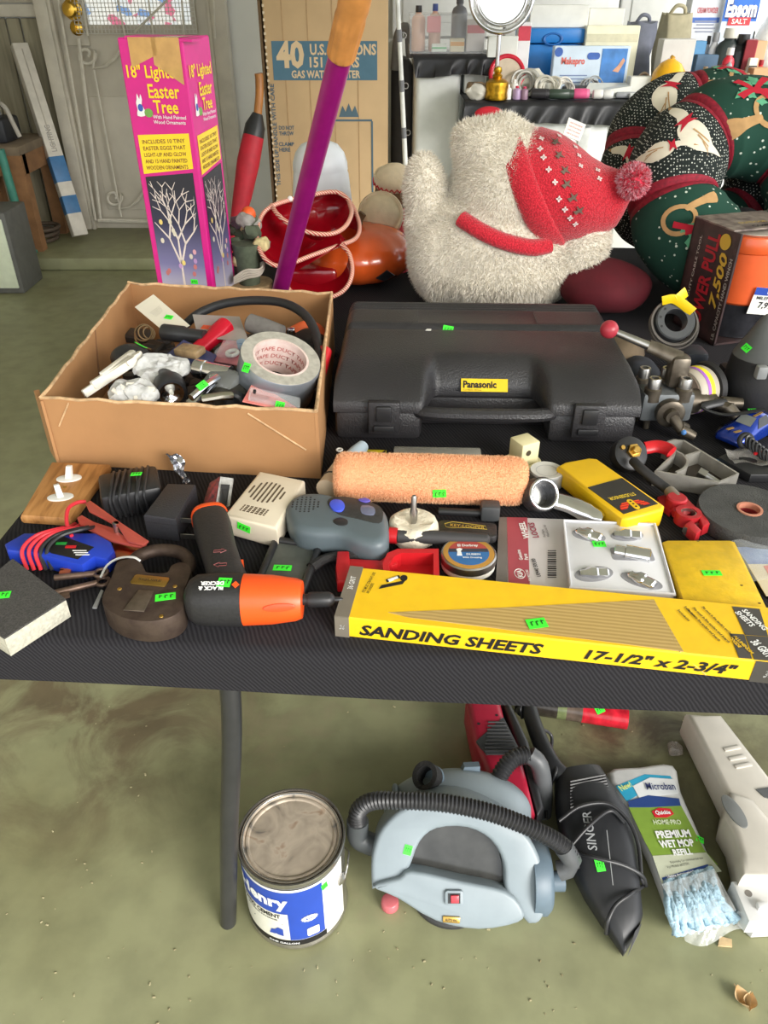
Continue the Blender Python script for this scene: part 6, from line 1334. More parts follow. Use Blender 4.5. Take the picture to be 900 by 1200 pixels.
decorate('front'); decorate('side')
tape = M('brown_packing_tape', (214, 172, 98), .25, var=.12, scale=40, alpha=.8)
def tapes(nm, a_, b_, drop, sk):
    g = G().grid(lambda u, v: Vector((a_+(b_-a_)*u, -.0018 if v > .25 else .05*(1-v/.25)-.0018, PH+.001 if v < .25 else PH+.001-(v-.25)/.75*(drop+sk*u)+.0)), 10, 12); return obj(nm, g, tape, pb_, 60)
tapes('tape_strip', .020, .070, .045, -.020); tapes('tape_strip', .062, .112, .040, .030)
obj('top_flap', G().prism([(-.003, .0), (PW, -.002), (PW, .05), (-.003, .05)], PH-.001, PH+.003), mag, pb_, 0, RD(2, 'Y'))
sticker(pb_, 228, 330, .014, .009, 0)
# ---- magenta pole with wooden grip
pole_b, pole_t = V(326, 350, 1.47), V(399, 66, 1.14); dpo = (pole_t-pole_b).normalized(); pole_b = pole_b+dpo*((TZ+.016-pole_b.z)/dpo.z)
po = thing('magenta_pole', 'magenta tubular pole with wooden grip leaning across the scene', 'pole', m=T(*pole_b) @ dpo.to_track_quat('Z', 'Y').to_matrix().to_4x4()); PLn = (pole_t-pole_b).length
obj('shaft', G().cyl((0, 0, 0), (0, 0, PLn+.01), .0155, n=28), M('magenta_metal', (160, 26, 122), .3, .25, var=.08, scale=40), po)
gr = M('wood_grip', (206, 140, 74), .5, var=.15, scale=40)
g = G(); n = 48
g.loft([[(r_*(1+(.04 if (k//2) % 2 else -.03)*fl_)*math.cos(2*PI*k/n), r_*(1+(.04 if (k//2) % 2 else -.03)*fl_)*math.sin(2*PI*k/n), PLn+z_) for k in range(n)] for r_, z_, fl_ in ((.0165, 0, 0), (.0185, .002, 0), (.0185, .006, 1), (.0190, .055, 1), (.0185, .062, 0), (.0195, .07, 0), (.0185, .11, 0), (.014, .13, 0), (.004, .136, 0))]); obj('grip', g, gr, po, 40)
# ---- red trimmed sleigh basket
sl = thing('red_sleigh_basket', 'shiny dark red sleigh basket with candy stripe rope trim', 'basket', V(362, 330, 1.66)); sl.location.z = TZ; oi = wm(sl).inverted()
crim = M('crimson_satin', (150, 8, 24), .22, var=.1, coat=.4); ropem = M('candy_rope', (206, 120, 104), .4, var=0); N, L, b = nodes(ropem); tc = N.new('ShaderNodeTexCoord'); wv = N.new('ShaderNodeTexWave'); wv.inputs['Scale'].default_value = 90; wv.bands_direction = 'DIAGONAL'
r = ramp(N, [(.35, (190, 36, 44)), (.5, (236, 206, 180))]); L.new(tc.outputs['Object'], wv.inputs[0]); L.new(wv.outputs[0], r.inputs[0]); L.new(r.outputs[0], b.inputs['Base Color'])
def sp_(px, py, y): return oi @ V(px, py, y)
rim = smoothpath([sp_(*q_) for q_ in ((322, 240, 1.70), (358, 230, 1.74), (394, 225, 1.76), (411, 238, 1.74), (421, 262, 1.70), (417, 279, 1.66), (396, 288, 1.63), (366, 299, 1.60), (340, 309, 1.58), (322, 311, 1.57), (308, 300, 1.59), (301, 280, 1.63), (306, 254, 1.68))], 4, True)
cen = sum(rim, Vector())/len(rim); back_ = Vector((.01, .10, -.03))
rings = [rim]+[[cen+back_*t+(p-cen)*s_ for p in rim] for t, s_ in ((.35, .97), (.7, .86), (.95, .62), (1.0, .25))]
obj('tub', G().loft(rings, False).add([tuple(p) for p in rings[-1]], [tuple(range(len(rim)))]), crim, sl, 60)
obj('rim_rope', G().tube(rim, .0046, 8, True), ropem, sl, 60)
pk1 = [sp_(*q_) for q_ in ((318, 240, 1.705), (326, 252, 1.66), (342, 264, 1.63), (365, 273, 1.61), (388, 274, 1.61), (404, 266, 1.63), (412, 250, 1.68), (409, 236, 1.73))]; PK = smoothpath(pk1, 4)
obj('inner_rope', G().tube(PK, .0046, 8), ropem, sl, 60)
g = G(); K = len(PK); g.loft([[p for p in PK], [p.lerp(cen+Vector((.012, .03, -.045)), .55)+Vector((0, .015, 0)) for p in PK]], False); g.f = [f for f in g.f if not (0 in f and K-1 in f)]; obj('inner_pocket', g, crim, sl, 60)
low_ = smoothpath([sp_(*q_) for q_ in ((400, 287, 1.62), (409, 297, 1.60), (413, 316, 1.57), (408, 334, 1.55), (394, 346, 1.54), (368, 352, 1.53), (346, 346, 1.54), (330, 328, 1.56))], 5)
obj('lower_rope', G().tube(low_, .0044, 8), ropem, sl, 60); obj('lower_skirt', G().loft([low_, [p+Vector((-.01, .06, .012)) for p in low_]], False), crim, sl, 60)
obj('base_block', G().rbox((.0, .06, .03), (.12, .10, .06), .01), crim, sl)
obj('pearl', G().sphere(sp_(340, 233, 1.72), .006, 12, 8), paper, sl)
# ---- pumpkin
pm = thing('pumpkin_lantern', 'glossy orange plastic pumpkin lantern under the red basket', 'pumpkin', V(420, 350, 1.80)); pm.location.z = TZ
def pmf(u, v):
    t = PI*min(max(v, .01), .99); rr_ = .125*math.sin(t)**.8*(1-.045*abs(math.cos(5*2*PI*u))**6*0+.04*abs(math.sin(5*2*PI*u/1))); return Vector((rr_*math.cos(2*PI*u), rr_*math.sin(2*PI*u), .062-.062*math.cos(t)))
obj('shell', G().grid(pmf, 80, 24, cu=True), M('pumpkin_orange', (214, 88, 34), .25, var=.1, coat=.5), pm, 80)
for q_, sc in (((388, 325), 1), ((452, 322), 1), ((424, 345), 1.2)):
    m_ = onface(pm, *q_)
    if m_: obj('face_cutout', G().prism([(-.022*sc, -.006), (0, -.018), (.022*sc, -.004), (0, .014)] if sc == 1 else [(-.03, -.01), (.03, -.010), (.034, .012), (.0, .0), (-.034, .010)], -.001, .0014), blk, pm, 0, m_)
obj('stem', G().tube([(0, 0, .118), (.004, 0, .135), (.014, 0, .148)], [.014, .010, .009], 10), M('stem_brown', (96, 70, 40), .7), pm)
# ---- white ghost
gh = thing('ghost_figure', 'white ceramic ghost figure with domed cap behind the basket', 'figurine', V(377, 235, 2.05)); gh.location.z = TZ
gz = V(377, 164, 2.05).z-TZ; n = 48
def gring(r_, z_, f_): return [(r_*(1+f_*math.cos(7*2*PI*k/n))*math.cos(2*PI*k/n), r_*(1+f_*math.cos(7*2*PI*k/n))*math.sin(2*PI*k/n), z_) for k in range(n)]
gm_ = M('white_ceramic', (222, 226, 232), .3, var=.02)
obj('body', G().loft([gring(.088, 0.001, .06), gring(.082, .06, .05), gring(.074, .12, .04), gring(.068, gz-.075, .02), gring(.066, gz-.066, 0)]), gm_, gh, 70)
obj('dome', G().lathe([(.068, gz-.066), (.067, gz-.05), (.060, gz-.028), (.045, gz-.010), (.022, gz-.001), (0, gz)], 44), gm_, gh, 60)
# ---- two dolls in sailor hats
hatm = M('canvas_cream', (216, 198, 168), .9, var=.06, scale=60, bump=.4, bscale=300); hair = M('brown_felt', (126, 94, 64), .95, var=.15, scale=80); rib = M('red_felt', (190, 26, 44), .8, var=.08)
def doll(px, py, y, tiltx, label, r_, zig):
    c_ = V(px, py, y); d_ = thing('sailor_doll', label, 'doll', (c_.x, c_.y+.05, TZ)); oi = wm(d_).inverted(); h_ = oi @ c_
    hm = T(*h_) @ RD(tiltx, 'X')
    obj('hat_brim', G().lathe([(r_*.80, -.016), (r_, -.014), (r_*1.02, .004), (r_*.96, .010), (r_*.86, .006)], 40), hatm, d_, 50, hm)
    g = G().grid(lambda u, v: Vector((r_*.86*(1-v)**.55*math.cos(2*PI*u)*(1+.03*math.cos(12*PI*u)), r_*.86*(1-v)**.55*math.sin(2*PI*u)*(1+.03*math.cos(12*PI*u)), .006+.026*v**.7)), 36, 8, cu=True); obj('hat_crown', g, hatm, d_, 60, hm)
    if zig: obj('red_zigzag', G().tube([(r_*1.03*math.cos(2*PI*k/48), r_*1.03*math.sin(2*PI*k/48), -.008+(.004 if k % 2 else -.004)) for k in range(48)], .0018, 5, True), rib, d_, 50, hm)
    obj('head', G().sphere(hm @ Vector((0, 0, -.036)), (r_*.96, r_*.96, r_*.9), 24, 14), hair, d_, 80)
    top = (hm @ Vector((0, 0, -.036))).z
    obj('dress', G().lathe([(.085, .001), (.08, .03), (.062, top*.6), (.03, top-.02), (0, top-.01)], 28), rib, d_, 60)
    for s_ in (-1, 1): obj('arm', G().tube([(s_*.035, -.01, top*.7), (s_*.07, -.03, top*.5), (s_*.075, -.05, top*.3)], [.02, .018, .014], 10), rib, d_, 60)
doll(446, 252, 1.86, 62, 'doll in plain cream sailor hat seen from above, nearest the snow bear', .052, False); doll(462, 208, 2.02, 18, 'doll behind whose cream sailor hat has red zigzag trim', .050, True)
# ---- dried flower arrangement and odds at the left end
fa = thing('flower_arrangement', 'dusty flower arrangement with an orange ball beside the pink carton', 'flowers', V(292, 322, 1.62)); fa.location.z = TZ; oi = wm(fa).inverted()
obj('basket', G().lathe([(0, .001), (.04, .001), (.048, .05), (.044, .05), (0, .045)], 24), M('straw', (176, 150, 110), .8, var=.2, scale=80), fa, 50)
rnd = random.Random(8)
for k in range(16):
    p = oi @ V(272+rnd.uniform(0, 38), 256+rnd.uniform(0, 52), 1.64+rnd.uniform(-.03, .04)); c_ = rnd.choice([('flower_cream', (206, 190, 140)), ('leaf_grey_green', (84, 92, 74)), ('leaf_grey_green', (84, 92, 74)), ('flower_grey', (150, 146, 140)), ('flower_mauve', (120, 104, 116))])
    g = G().sphere(p, (.017, .015, .015), 14, 9); g.noise(.007, 70, k); obj('bloom' if 'flower' in c_[0] else 'leaf_clump', g, M(c_[0], c_[1], .9, var=.2, scale=80), fa, 40)
obj('stem_bundle', G().cyl((0, 0, .03), (.0, .0, .13), .02, .03, n=12), M('leaf_grey_green', (0, 0, 0)), fa)
obj('orange_ball', G().sphere(oi @ V(291, 251, 1.66), .0155, 20, 12), M('orange_ball', (230, 96, 40), .5, var=.06), fa, 80)
wcd = thing('white_cable', 'loops of white flat cable beside the pink carton', 'cable', V(290, 330, 1.55)); wcd.location.z = TZ+.002; oi = wm(wcd).inverted()
for k in range(4): obj('cable_loop', G().tube(smoothpath([oi @ V(274, 326+k*2, 1.57), oi @ V(288, 317+k*3, 1.58), oi @ V(304, 316+k*2, 1.59), oi @ V(309, 308+k, 1.61), oi @ V(300, 312+k, 1.63)], 5), .003, 6), M('old_white_cable', (200, 190, 176), .5, var=.05), wcd, 60)
# ================================================================== plush snow bear
def blob(name, balls, mat, parent, voxel=.008, amp=.0):
    """one continuous skin over a set of ellipsoids (centre, radii, rotation)"""
    g = G()
    for c_, r_, *ro in balls: g.sphere((0, 0, 0), r_, 24, 16, T(*c_) @ (ro[0] if ro else Matrix.Identity(4)))
    o_ = obj(name, g, mat, parent, 180)
    rm_ = o_.modifiers.new('r', 'REMESH'); rm_.mode = 'VOXEL'; rm_.voxel_size = voxel; s_ = o_.modifiers.new('s', 'SMOOTH'); s_.iterations = 6; s_.factor = .6
    dg = bpy.context.evaluated_depsgraph_get(); dg.update(); me = bpy.data.meshes.new_from_object(o_.evaluated_get(dg)); o_.modifiers.clear(); old = o_.data; o_.data = me; bpy.data.meshes.remove(old)
    me.shade_smooth(); g2 = G(); g2.v = [tuple(v.co) for v in me.vertices]; g2.f = [tuple(p.vertices) for p in me.polygons]; return o_, g2
YB_ = 1.63
sn = thing('plush_bear', 'white plush bear seen from behind in a red knitted hat', 'plush toy', V(590, 350, YB_)); sn.location.z = TZ+.007; oi = wm(sn).inverted()
def b_(px, py, dy=0): return oi @ V(px, py, YB_+dy)
furm = M('white_plush', (226, 219, 204), .95, var=.06, scale=25)
hc = b_(592, 222); body_c = b_(575, 330)
balls = [(b_(590, 146, .0), (.036, .030, .020)), (b_(549, 163, -.01), (.032, .034, .034)), (hc, (.108, .11, .122)), (b_(568, 172, -.01), (.062, .06, .05)), (body_c, (.165, .12, .12)), (b_(520, 330, -.01), (.075, .085, .10)), (b_(628, 335, -.01), (.085, .085, .095)), (Vector((body_c.x, 0, .06)), (.17, .12, .075)),
         (b_(499, 228, .0), (.042, .046, .080), RD(-6, 'Y')), (b_(505, 270, .0), (.048, .05, .07), RD(-25, 'Y')), (b_(528, 290, .0), (.06, .055, .06)),
         (b_(652, 302, -.02), (.072, .06, .058)), (b_(678, 290, -.04), (.058, .054, .070), RD(25, 'Y'))]
balls = [(Vector((c_[0], c_[1], max(c_[2], r_[2]*1.02))), r_, *ro) for c_, r_, *ro in balls]
bo_, bg_ = blob('body', balls, furm, sn, .008)
fuzz('fur', bg_, M('plush_fibre', (240, 233, 219), .9, var=.05, scale=30), sn, 70000, .0105, .0009, 3, .35, .75)
obj('ear_lining', G().sphere(b_(573, 134, .02), (.028, .012, .014), 16, 10), rib, sn, 80)
# scarf
pts = []
for q_ in ((541, 257), (550, 263), (565, 272), (585, 281), (605, 287), (625, 290), (642, 287)):
    h_ = hit(bo_, *q_); pts.append(oi @ (h_[0]+h_[1]*.004) if h_ else b_(*q_, -.10))
knit = M('red_knit', (208, 22, 44), .9, var=0); N, L, b = nodes(knit); tc = N.new('ShaderNodeTexCoord'); vo = N.new('ShaderNodeTexVoronoi'); vo.inputs['Scale'].default_value = 330; L.new(tc.outputs['Object'], vo.inputs[0])
r = ramp(N, [(.1, (226, 34, 56)), (.7, (176, 12, 34))]); L.new(vo.outputs['Distance'], r.inputs[0]); L.new(r.outputs[0], b.inputs['Base Color']); bp = N.new('ShaderNodeBump'); bp.inputs['Strength'].default_value = .8; bp.inputs['Distance'].default_value = .002; bp.invert = True; L.new(vo.outputs['Distance'], bp.inputs['Height']); L.new(bp.outputs[0], b.inputs['Normal']); b.inputs['Sheen Weight'].default_value = .3
obj('scarf', G().tube(smoothpath(pts, 6), [.0165]*37, 12, flat=.8), knit, sn, 70)
# knitted hat: rings along a drooping axis
hp_ = [(b_(611, 224, -.008), .112), (b_(616, 223, -.010), .122), (b_(639, 219, -.012), .127), (b_(643, 219, -.014), .118), (b_(660, 217, -.018), .116), (b_(678, 218, -.022), .106), (b_(694, 221, -.028), .090), (b_(708, 224, -.034), .070), (b_(720, 222, -.04), .050), (b_(731, 217, -.055), .032), (b_(738, 213, -.072), .014)]
ax0 = (b_(660, 200, -.02)-b_(610, 225, 0)).normalized()
def hring_(i, n=40):
    p, r_ = hp_[i]; ax_ = ax0; u = Vector((0, 1, 0)); u = (u-ax_*u.dot(ax_)).normalized(); w_ = ax_.cross(u); R_ = []
    for k in range(n):
        t = 2*PI*k/n; wob = 1+.05*math.sin(3*t+i*.9)*(i > 4)+.03*math.sin(5*t+i)*(i > 4); R_.append(p+(u*math.cos(t)*.92+w_*math.sin(t))*r_*wob)
    return R_
hatp = hp_[:]
ht = obj('knitted_hat', G().loft([hring_(i) for i in range(3, 11)]), knit, sn, 70); obj('hat_cuff', G().loft([hring_(i) for i in (0, 1, 2)]+[[p*1 for p in hring_(3)]], True), knit, sn, 70)
wkn = M('white_knit', (236, 216, 212), .9, var=.05); gkn = M('grey_green_knit', (110, 92, 80), .9, var=.1)
rnd = random.Random(2)
def knitmark(px, py, s_, mt, kind):
    m_ = onface(ht, px, py, rnd.uniform(-15, 15), .001) if False else None
    h_ = hit(ht, px, py)
    if not h_: return
    p, n_, _ = h_; up = Vector((0, 0, 1)); up = (up-n_*up.dot(n_)).normalized(); m2 = wm(sn).inverted() @ frame(p+n_*.002, up.cross(n_), up)
    if kind == 'star': g = G().box((0, 0, 0), (s_, s_*.25, .001)).box((0, 0, 0), (s_*.25, s_, .001)).box((0, 0, 0), (s_*.6, s_*.2, .001), RD(45)).box((0, 0, 0), (s_*.6, s_*.2, .001), RD(-45))
    else: g = G().prism([(-s_, -s_*.2), (-s_*.3, 0), (-s_*.6, s_*.8), (0, s_*.25), (s_*.7, s_*.7), (s_*.35, -.1*s_), (s_*.8, -s_*.7), (0, -s_*.3), (-s_*.5, -s_*.8)], 0, .001)
    obj('snowflake' if kind == 'star' else 'reindeer_motif', g, mt, sn, 0, m2)
for px, py in ((634, 163), (633, 175), (637, 185), (643, 199), (650, 214), (655, 233), (662, 245), (668, 255), (674, 262), (655, 160), (674, 173), (678, 183), (680, 195), (700, 200), (702, 210), (708, 190), (646, 150), (690, 165)): knitmark(px, py, .011, wkn, 'star')
for px, py in ((651, 167), (655, 182), (662, 200), (664, 216), (672, 231), (679, 246)): knitmark(px, py, .011, gkn, 'deer')
pp = b_(742, 212, -.085); pg = G().sphere(pp, .027, 20, 14); obj('pompom', pg, M('pompom_red', (216, 60, 84), .95, var=.1), sn, 80); fuzz('pompom_yarn', pg, M('pompom_white', (236, 190, 200), .95, var=0, scale=160, col2=(206, 30, 60), det=1), sn, 2600, .009, .0016, 5, 0, .4)
h_ = hit(ht, 672, 153)
tagp = b_(673, 152, -.09); obj('fabric_tag', G().box((0, 0, 0), (.034, .002, .030), RD(20, 'Y') @ RD(-20, 'X')), paper, sn, 0, T(*tagp))
for k in range(4): text('made of new material', .024, .003, M('tag_ink', (190, 60, 60), .5, var=0), sn, T(*tagp) @ RD(20, 'Y') @ RD(-20, 'X') @ T(0, -.0016, .009-.006*k) @ RXU, bold=0)
# ---- maroon cushion
mc = thing('maroon_cushion', 'dark maroon cushion between the plush bear and the wreath', 'cushion', V(705, 350, 1.56)); mc.location.z = TZ+.003
g = G().sphere((0, 0, .055), (.095, .07, .053), 30, 18); g.noise(.008, 12, 2); obj('cover', g, M('maroon_velvet', (84, 6, 22), .85, var=.12), mc, 80)
# ================================================================== quilted fabric wreaths
def dots(name, base, dot, scale, thr, base2=None):
    m = M(name, base, .9, var=0); N, L, b = nodes(m); tc = N.new('ShaderNodeTexCoord'); vo = N.new('ShaderNodeTexVoronoi'); vo.inputs['Scale'].default_value = scale; vo.inputs['Randomness'].default_value = .35 if base2 is None else .9
    r = ramp(N, [(thr, dot), (thr+.03, base)]); L.new(tc.outputs['Object'], vo.inputs[0]); L.new(vo.outputs['Distance'], r.inputs[0]); L.new(r.outputs[0], b.inputs['Base Color']); return m
fg = dots('green_print_fabric', (20, 66, 52), (210, 220, 205), 62, .14, 1); fb = dots('black_dash_fabric', (20, 30, 28), (212, 214, 204), 185, .26)
rband = M('red_brocade', (156, 24, 48), .75, var=.3, scale=160, col2=(120, 14, 36)); cream_f = M('goose_cream', (232, 224, 204), .9, var=.05, scale=40); tan_f = M('tan_print_cloth', (190, 150, 100), .9, var=.1, scale=60); redf = M('bow_red', (190, 26, 50), .85, var=.1); leaff = M('holly_green', (96, 172, 132), .85, var=.15, scale=60)
def wreath(label, ctr, Rm, r0, tilt, bands, motifs, segs, rz=0):
    w_ = thing('fabric_wreath', label, 'wreath', ctr, group='quilted holiday wreaths'); F = T(0, 0, 0) @ RD(rz) @ RD(90-tilt, 'X')
    def rad(th):
        d = min(abs((th-b2+180) % 360-180) for b2 in bands); return r0*(.80+.20*min(1, d/16)**.5)
    def surf(th, ph, off=0):
        t, p = math.radians(th), math.radians(ph); rr_ = rad(th)+off; return F @ Vector(((Rm+rr_*math.cos(p))*math.cos(t), (Rm+rr_*math.cos(p))*math.sin(t), rr_*math.sin(p)))
    for (a0, a1, mt) in segs: obj('segment', G().grid(lambda u, v: surf(a0+(a1-a0)*u, 360*v), 40, 40, cv=True), mt, w_, 80)
    for b2 in bands: obj('ribbon_band', G().grid(lambda u, v: surf(b2-4.5+9*u, 360*v, .004-.003*abs(2*u-1)), 6, 48, cv=True), rband, w_, 80)
    def patch(nm, poly, th0, ph0, mt, lift=.0018, rot=0, sc=1):
        """flat cloth print laid on the tube round (th0, ph0); poly in metres, x along the ring and y round the tube"""
        c, s_ = math.cos(math.radians(rot)), math.sin(math.radians(rot)); bm = bmesh.new()
        f = bm.faces.new([bm.verts.new((x*sc, y*sc, 0)) for x, y in poly]); bmesh.ops.triangulate(bm, faces=[f])
        for _ in range(2): bmesh.ops.subdivide_edges(bm, edges=[e for e in bm.edges if e.calc_length() > .008], cuts=1); bmesh.ops.triangulate(bm, faces=bm.faces[:])
        for v in bm.verts:
            x, y = v.co.x*c-v.co.y*s_, v.co.x*s_+v.co.y*c; ph = ph0+math.degrees(y/r0); th = th0+math.degrees(x/(Rm+r0*math.cos(math.radians(ph0)))); v.co = surf(th, ph, lift)
        g = G().frombm(bm); return obj(nm, g, mt, w_, 60)
    def goose(th0, ph0, rot, sc=1, flip=1):
        fx = lambda P: [(x*flip, y) for x, y in P]
        patch('goose_body', fx(sm2([(-.045, .0), (-.03, .022), (.0, .030), (.03, .022), (.062, .030), (.045, .005), (.02, -.022), (-.015, -.028), (-.04, -.018)], 2)), th0, ph0, cream_f, .0016, rot, sc)
        patch('goose_neck', fx(sm2([(-.036, .008), (-.06, .014), (-.085, .006), (-.100, -.002), (-.088, -.010), (-.062, -.006), (-.042, -.012)], 2)), th0, ph0, cream_f, .0017, rot, sc)
        for k in range(4): patch('wing_line', fx([(-.02+.016*k, .006), (.02+.008*k, .018-.010*k), (.022+.008*k, .0155-.010*k), (-.019+.016*k, .003)]), th0, ph0, tan_f, .0026, rot, sc)
        patch('bow', fx([(-.052, .022), (-.042, .012), (-.034, .024), (-.036, .004), (-.030, -.018), (-.042, -.006), (-.050, -.018), (-.050, .004)]), th0, ph0, redf, .0028, rot, sc)
        patch('beak', fx([(-.099, -.001), (-.112, -.006), (-.096, -.008)]), th0, ph0, tan_f, .0024, rot, sc)
    def horn(th0, ph0, rot, sc=1):
        P = ell(.036, .030, 22, -.012, 0); Q = ell(.027, .021, 22, -.012, 0)
        for k in range(22): k2 = (k+1) % 22; patch('horn_tube', [P[k], P[k2], Q[k2], Q[k]], th0, ph0, tan_f, .0018, rot, sc)
        patch('horn_flare', sm2([(.002, .022), (.018, .030), (.038, .038), (.066, .052), (.074, .030), (.070, .012), (.046, .018), (.020, .014), (.006, .012)], 2), th0, ph0, tan_f, .0020, rot, sc)
        rnd = random.Random(int(th0))
        for k in range(13):
            a_ = rnd.uniform(0, 6.28); x0, y0 = .018+.034*math.cos(a_)*rnd.uniform(.5, 1), -.034+.026*math.sin(a_)*rnd.uniform(.5, 1); q_ = rnd.uniform(0, 6.28)
            L_ = [(x0+l_*math.cos(q_+da), y0+l_*math.sin(q_+da)) for l_, da in ((.012, 0), (.006, .6), (.0075, 1.3), (.005, 2.2), (.010, PI), (.005, -2.2), (.0075, -1.3), (.006, -.6))]; patch('holly_leaf', L_, th0, ph0, leaff, .0022+.0003*(k % 3), rot, sc)
        for L_ in ([(0, 0), (.022, .016), (.030, .006), (.012, -.004)], [(0, 0), (-.024, .012), (-.028, -.002), (-.010, -.006)], [(.002, 0), (.022, -.030), (.030, -.024), (.008, .002)], [(0, 0), (-.016, -.034), (-.006, -.038), (.006, -.004)], [(0, .004), (-.040, .030), (-.046, .020), (-.006, -.004)], ell(.008, .007, 10)): patch('ribbon_bow', [(x+.018, y-.030) for x, y in L_], th0, ph0, redf, .0034, rot, sc)
    for kind, th0, ph0, rot, sc, *fl_ in motifs:
        if kind == 'goose': goose(th0, ph0, rot, sc, *(fl_ or [1]))
        else: horn(th0, ph0, rot, sc)
    return w_
c1 = Vector((.745, 1.685, .946))
wreath('quilted wreath in front, dark green fabric with geese and horns', c1, .150, .097, 42, [42, 125, 188, 250, 318], [('horn', 86, 104, -8, 1.1), ('goose', 155, 92, 62, .95), ('goose', 168, 52, 112, .72, -1), ('horn', 212, 66, 70, .95)], [(42, 125, fg), (125, 188, fb), (188, 250, fg), (250, 318, fb), (318, 402, fg)])
c2 = Vector((.742, 1.93, .948))
wreath('second quilted wreath half hidden behind the front wreath', c2, .150, .091, 40, [20, 98, 165, 235, 300], [('goose', 135, 80, 28, .95), ('horn', 72, 70, 0, 1.0), ('goose', 188, 80, 60, .9)], [(20, 98, fg), (98, 165, fb), (165, 235, fb), (235, 300, fg), (300, 380, fb)])
# ---- dark toy seen through the ring
bk_ = thing('black_plush', 'black and red plush toy showing through the wreath opening', 'plush toy', (c1.x+.0, 1.66, TZ+.001)); g = G().sphere((0, 0, .12), (.05, .045, .075), 22, 14); g.noise(.01, 20, 7); obj('body', g, M('black_fleece', (22, 20, 24), .95, var=.2), bk_, 80); obj('red_ball', G().sphere((-.052, -.03, .15), .018, 18, 12), redp, bk_, 80); obj('foot', G().rbox((0, 0, .04), (.07, .05, .08), .02), MATS['black_fleece'], bk_); obj('nose', G().sphere((.045, -.045, .125), .012, 14, 10), M('pink_felt', (196, 150, 140), .9), bk_, 80)
# ================================================================== boxed orange power tool
pw = thing('power_puller_box', 'black printed window carton holding an orange capped tool', 'box', W(836, 406), 17); pw.location.z = TZ+.001
PWW, PDD, PHH = .15, .132, .205
pk2 = M('black_print_carton', (44, 36, 36), .4, var=.2, scale=40, col2=(70, 50, 50)); 
g = G().box((.002, PDD/2, PHH/2), (.004, PDD, PHH)).box((PWW/2, PDD-.002, PHH/2), (PWW, .004, PHH)).box((PWW/2, PDD/2, .002), (PWW, PDD, .004)).box((PWW-.002, PDD/2, PHH/2), (.004, PDD, PHH)); obj('carton', g, pk2, pw, 0)
obj('top_panel', G().box((PWW/2, PDD/2+.01, PHH+.001), (PWW, PDD-.02, .003)), M('dusty_carton_top', (150, 138, 128), .5, var=.35, scale=50, col2=(90, 76, 74)), pw, 0); text('OUTDOOR', .06, .010, M('gold_ink', (200, 170, 90), .5, var=0), pw, T(.07, .06, PHH+.003)); text('COMPLETE', .07, .012, blackink, pw, T(.085, .035, PHH+.003))
ms_ = RD(-90) @ RXU
sidem = T(-.0008, PDD, 0) @ RD(-90) @ RXU
text('POWER PULL', .185, .034, M('box_red_ink', (178, 30, 44), .5, var=0), pw, sidem @ T(.066, .100, .0004) @ RD(90), bold=.03); text('7,500', .10, .026, M('box_gold_ink', (216, 176, 60), .5, var=0), pw, sidem @ T(.105, .115, .0006) @ RD(90), bold=.03, shear=.2); text('LB. CAPACITY HAND WINCH', .15, .008, M('box_white_ink', (190, 184, 176), .5, var=0), pw, sidem @ T(.124, .085, .0006) @ RD(90)); text('HEAVY DUTY CABLE TOOL', .16, .006, M('box_white_ink', (0, 0, 0)), pw, sidem @ T(.030, .10, .0006) @ RD(90))
obj('gold_medal', G().cyl((0, 0, 0), (0, 0, .001), .014, n=24), M('box_gold_ink', (0, 0, 0)), pw, 0, sidem @ T(.098, .184, .0002))
orc = M('orange_canister', (232, 98, 46), .35, var=.06, coat=.3)
cn_ = thing('orange_canister', 'orange lidded canister with white price label in the window carton', 'canister', wm(pw) @ Vector((.083, .0665, .005)))
obj('dark_base', G().lathe([(0, .0), (.060, .0), (.060, .062), (0, .062)], 40), M('black_film', (40, 40, 44), .2, var=.3, scale=40), cn_, 40); obj('orange_body', G().lathe([(0, .062), (.058, .062), (.062, .066), (.062, .156), (.060, .158), (0, .158)], 48), orc, cn_, 40); obj('orange_lid', G().lathe([(0, .158), (.065, .158), (.066, .160), (.066, .184), (.064, .187), (0, .188)], 48), orc, cn_, 40)
obj('lid_disc', G().lathe([(0, .188), (.052, .188), (.052, .1888), (0, .1888)], 40), M('disc_print', (214, 206, 190), .5, var=.2, scale=60), cn_, 40)
m_ = onface(cn_, 888, 352, -8)
if m_:
    lb_ = panel('price_label', .056, .050, paper, cn_, m_ @ T(.012, 0, .003)); obj('blue_head', G().box((0, .018, .0008), (.056, .014, .0005)), lblue, lb_, 0); text('7,99', .030, .014, blackink, lb_, T(.004, -.008, .001), bold=.03); text('MILENIO', .040, .006, blackink, lb_, T(0, .006, .001)); text('1', .003, .007, whiteink, lb_, T(.0, .018, .0014))
# ================================================================== back of the garage
def bk(px, py, y): return V(px, py, y)
# ---- tall water heater carton
HY = 3.85; hx0, hx1 = V(311, 60, HY).x, V(455, 60, HY).x; HWd = hx1-hx0
wh = thing('water_heater_carton', 'tall brown water heater carton standing by the door', 'box', (hx0, HY, 0)); kraft = M('kraft_carton', (196, 166, 126), .8, var=.06, scale=6); N_ = HWd
obj('carton', G().rbox((HWd/2, .26, .78), (HWd, .52, 1.56), .008), kraft, wh)
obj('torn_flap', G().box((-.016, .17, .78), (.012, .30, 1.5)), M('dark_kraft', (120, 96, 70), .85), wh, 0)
def hb_(px, py): p = V(px, py, HY); return (p.x-hx0, p.z)
a_, b_ = hb_(321, 94), hb_(442, 48); bnd = obj('blue_band', G().box(((a_[0]+b_[0])/2, -.001, (a_[1]+b_[1])/2), (b_[0]-a_[0], .002, b_[1]-a_[1])), M('teal_print', (76, 112, 132), .7, var=.04), wh, 0)
kink = M('kraft_ink', (214, 188, 150), .7, var=0)
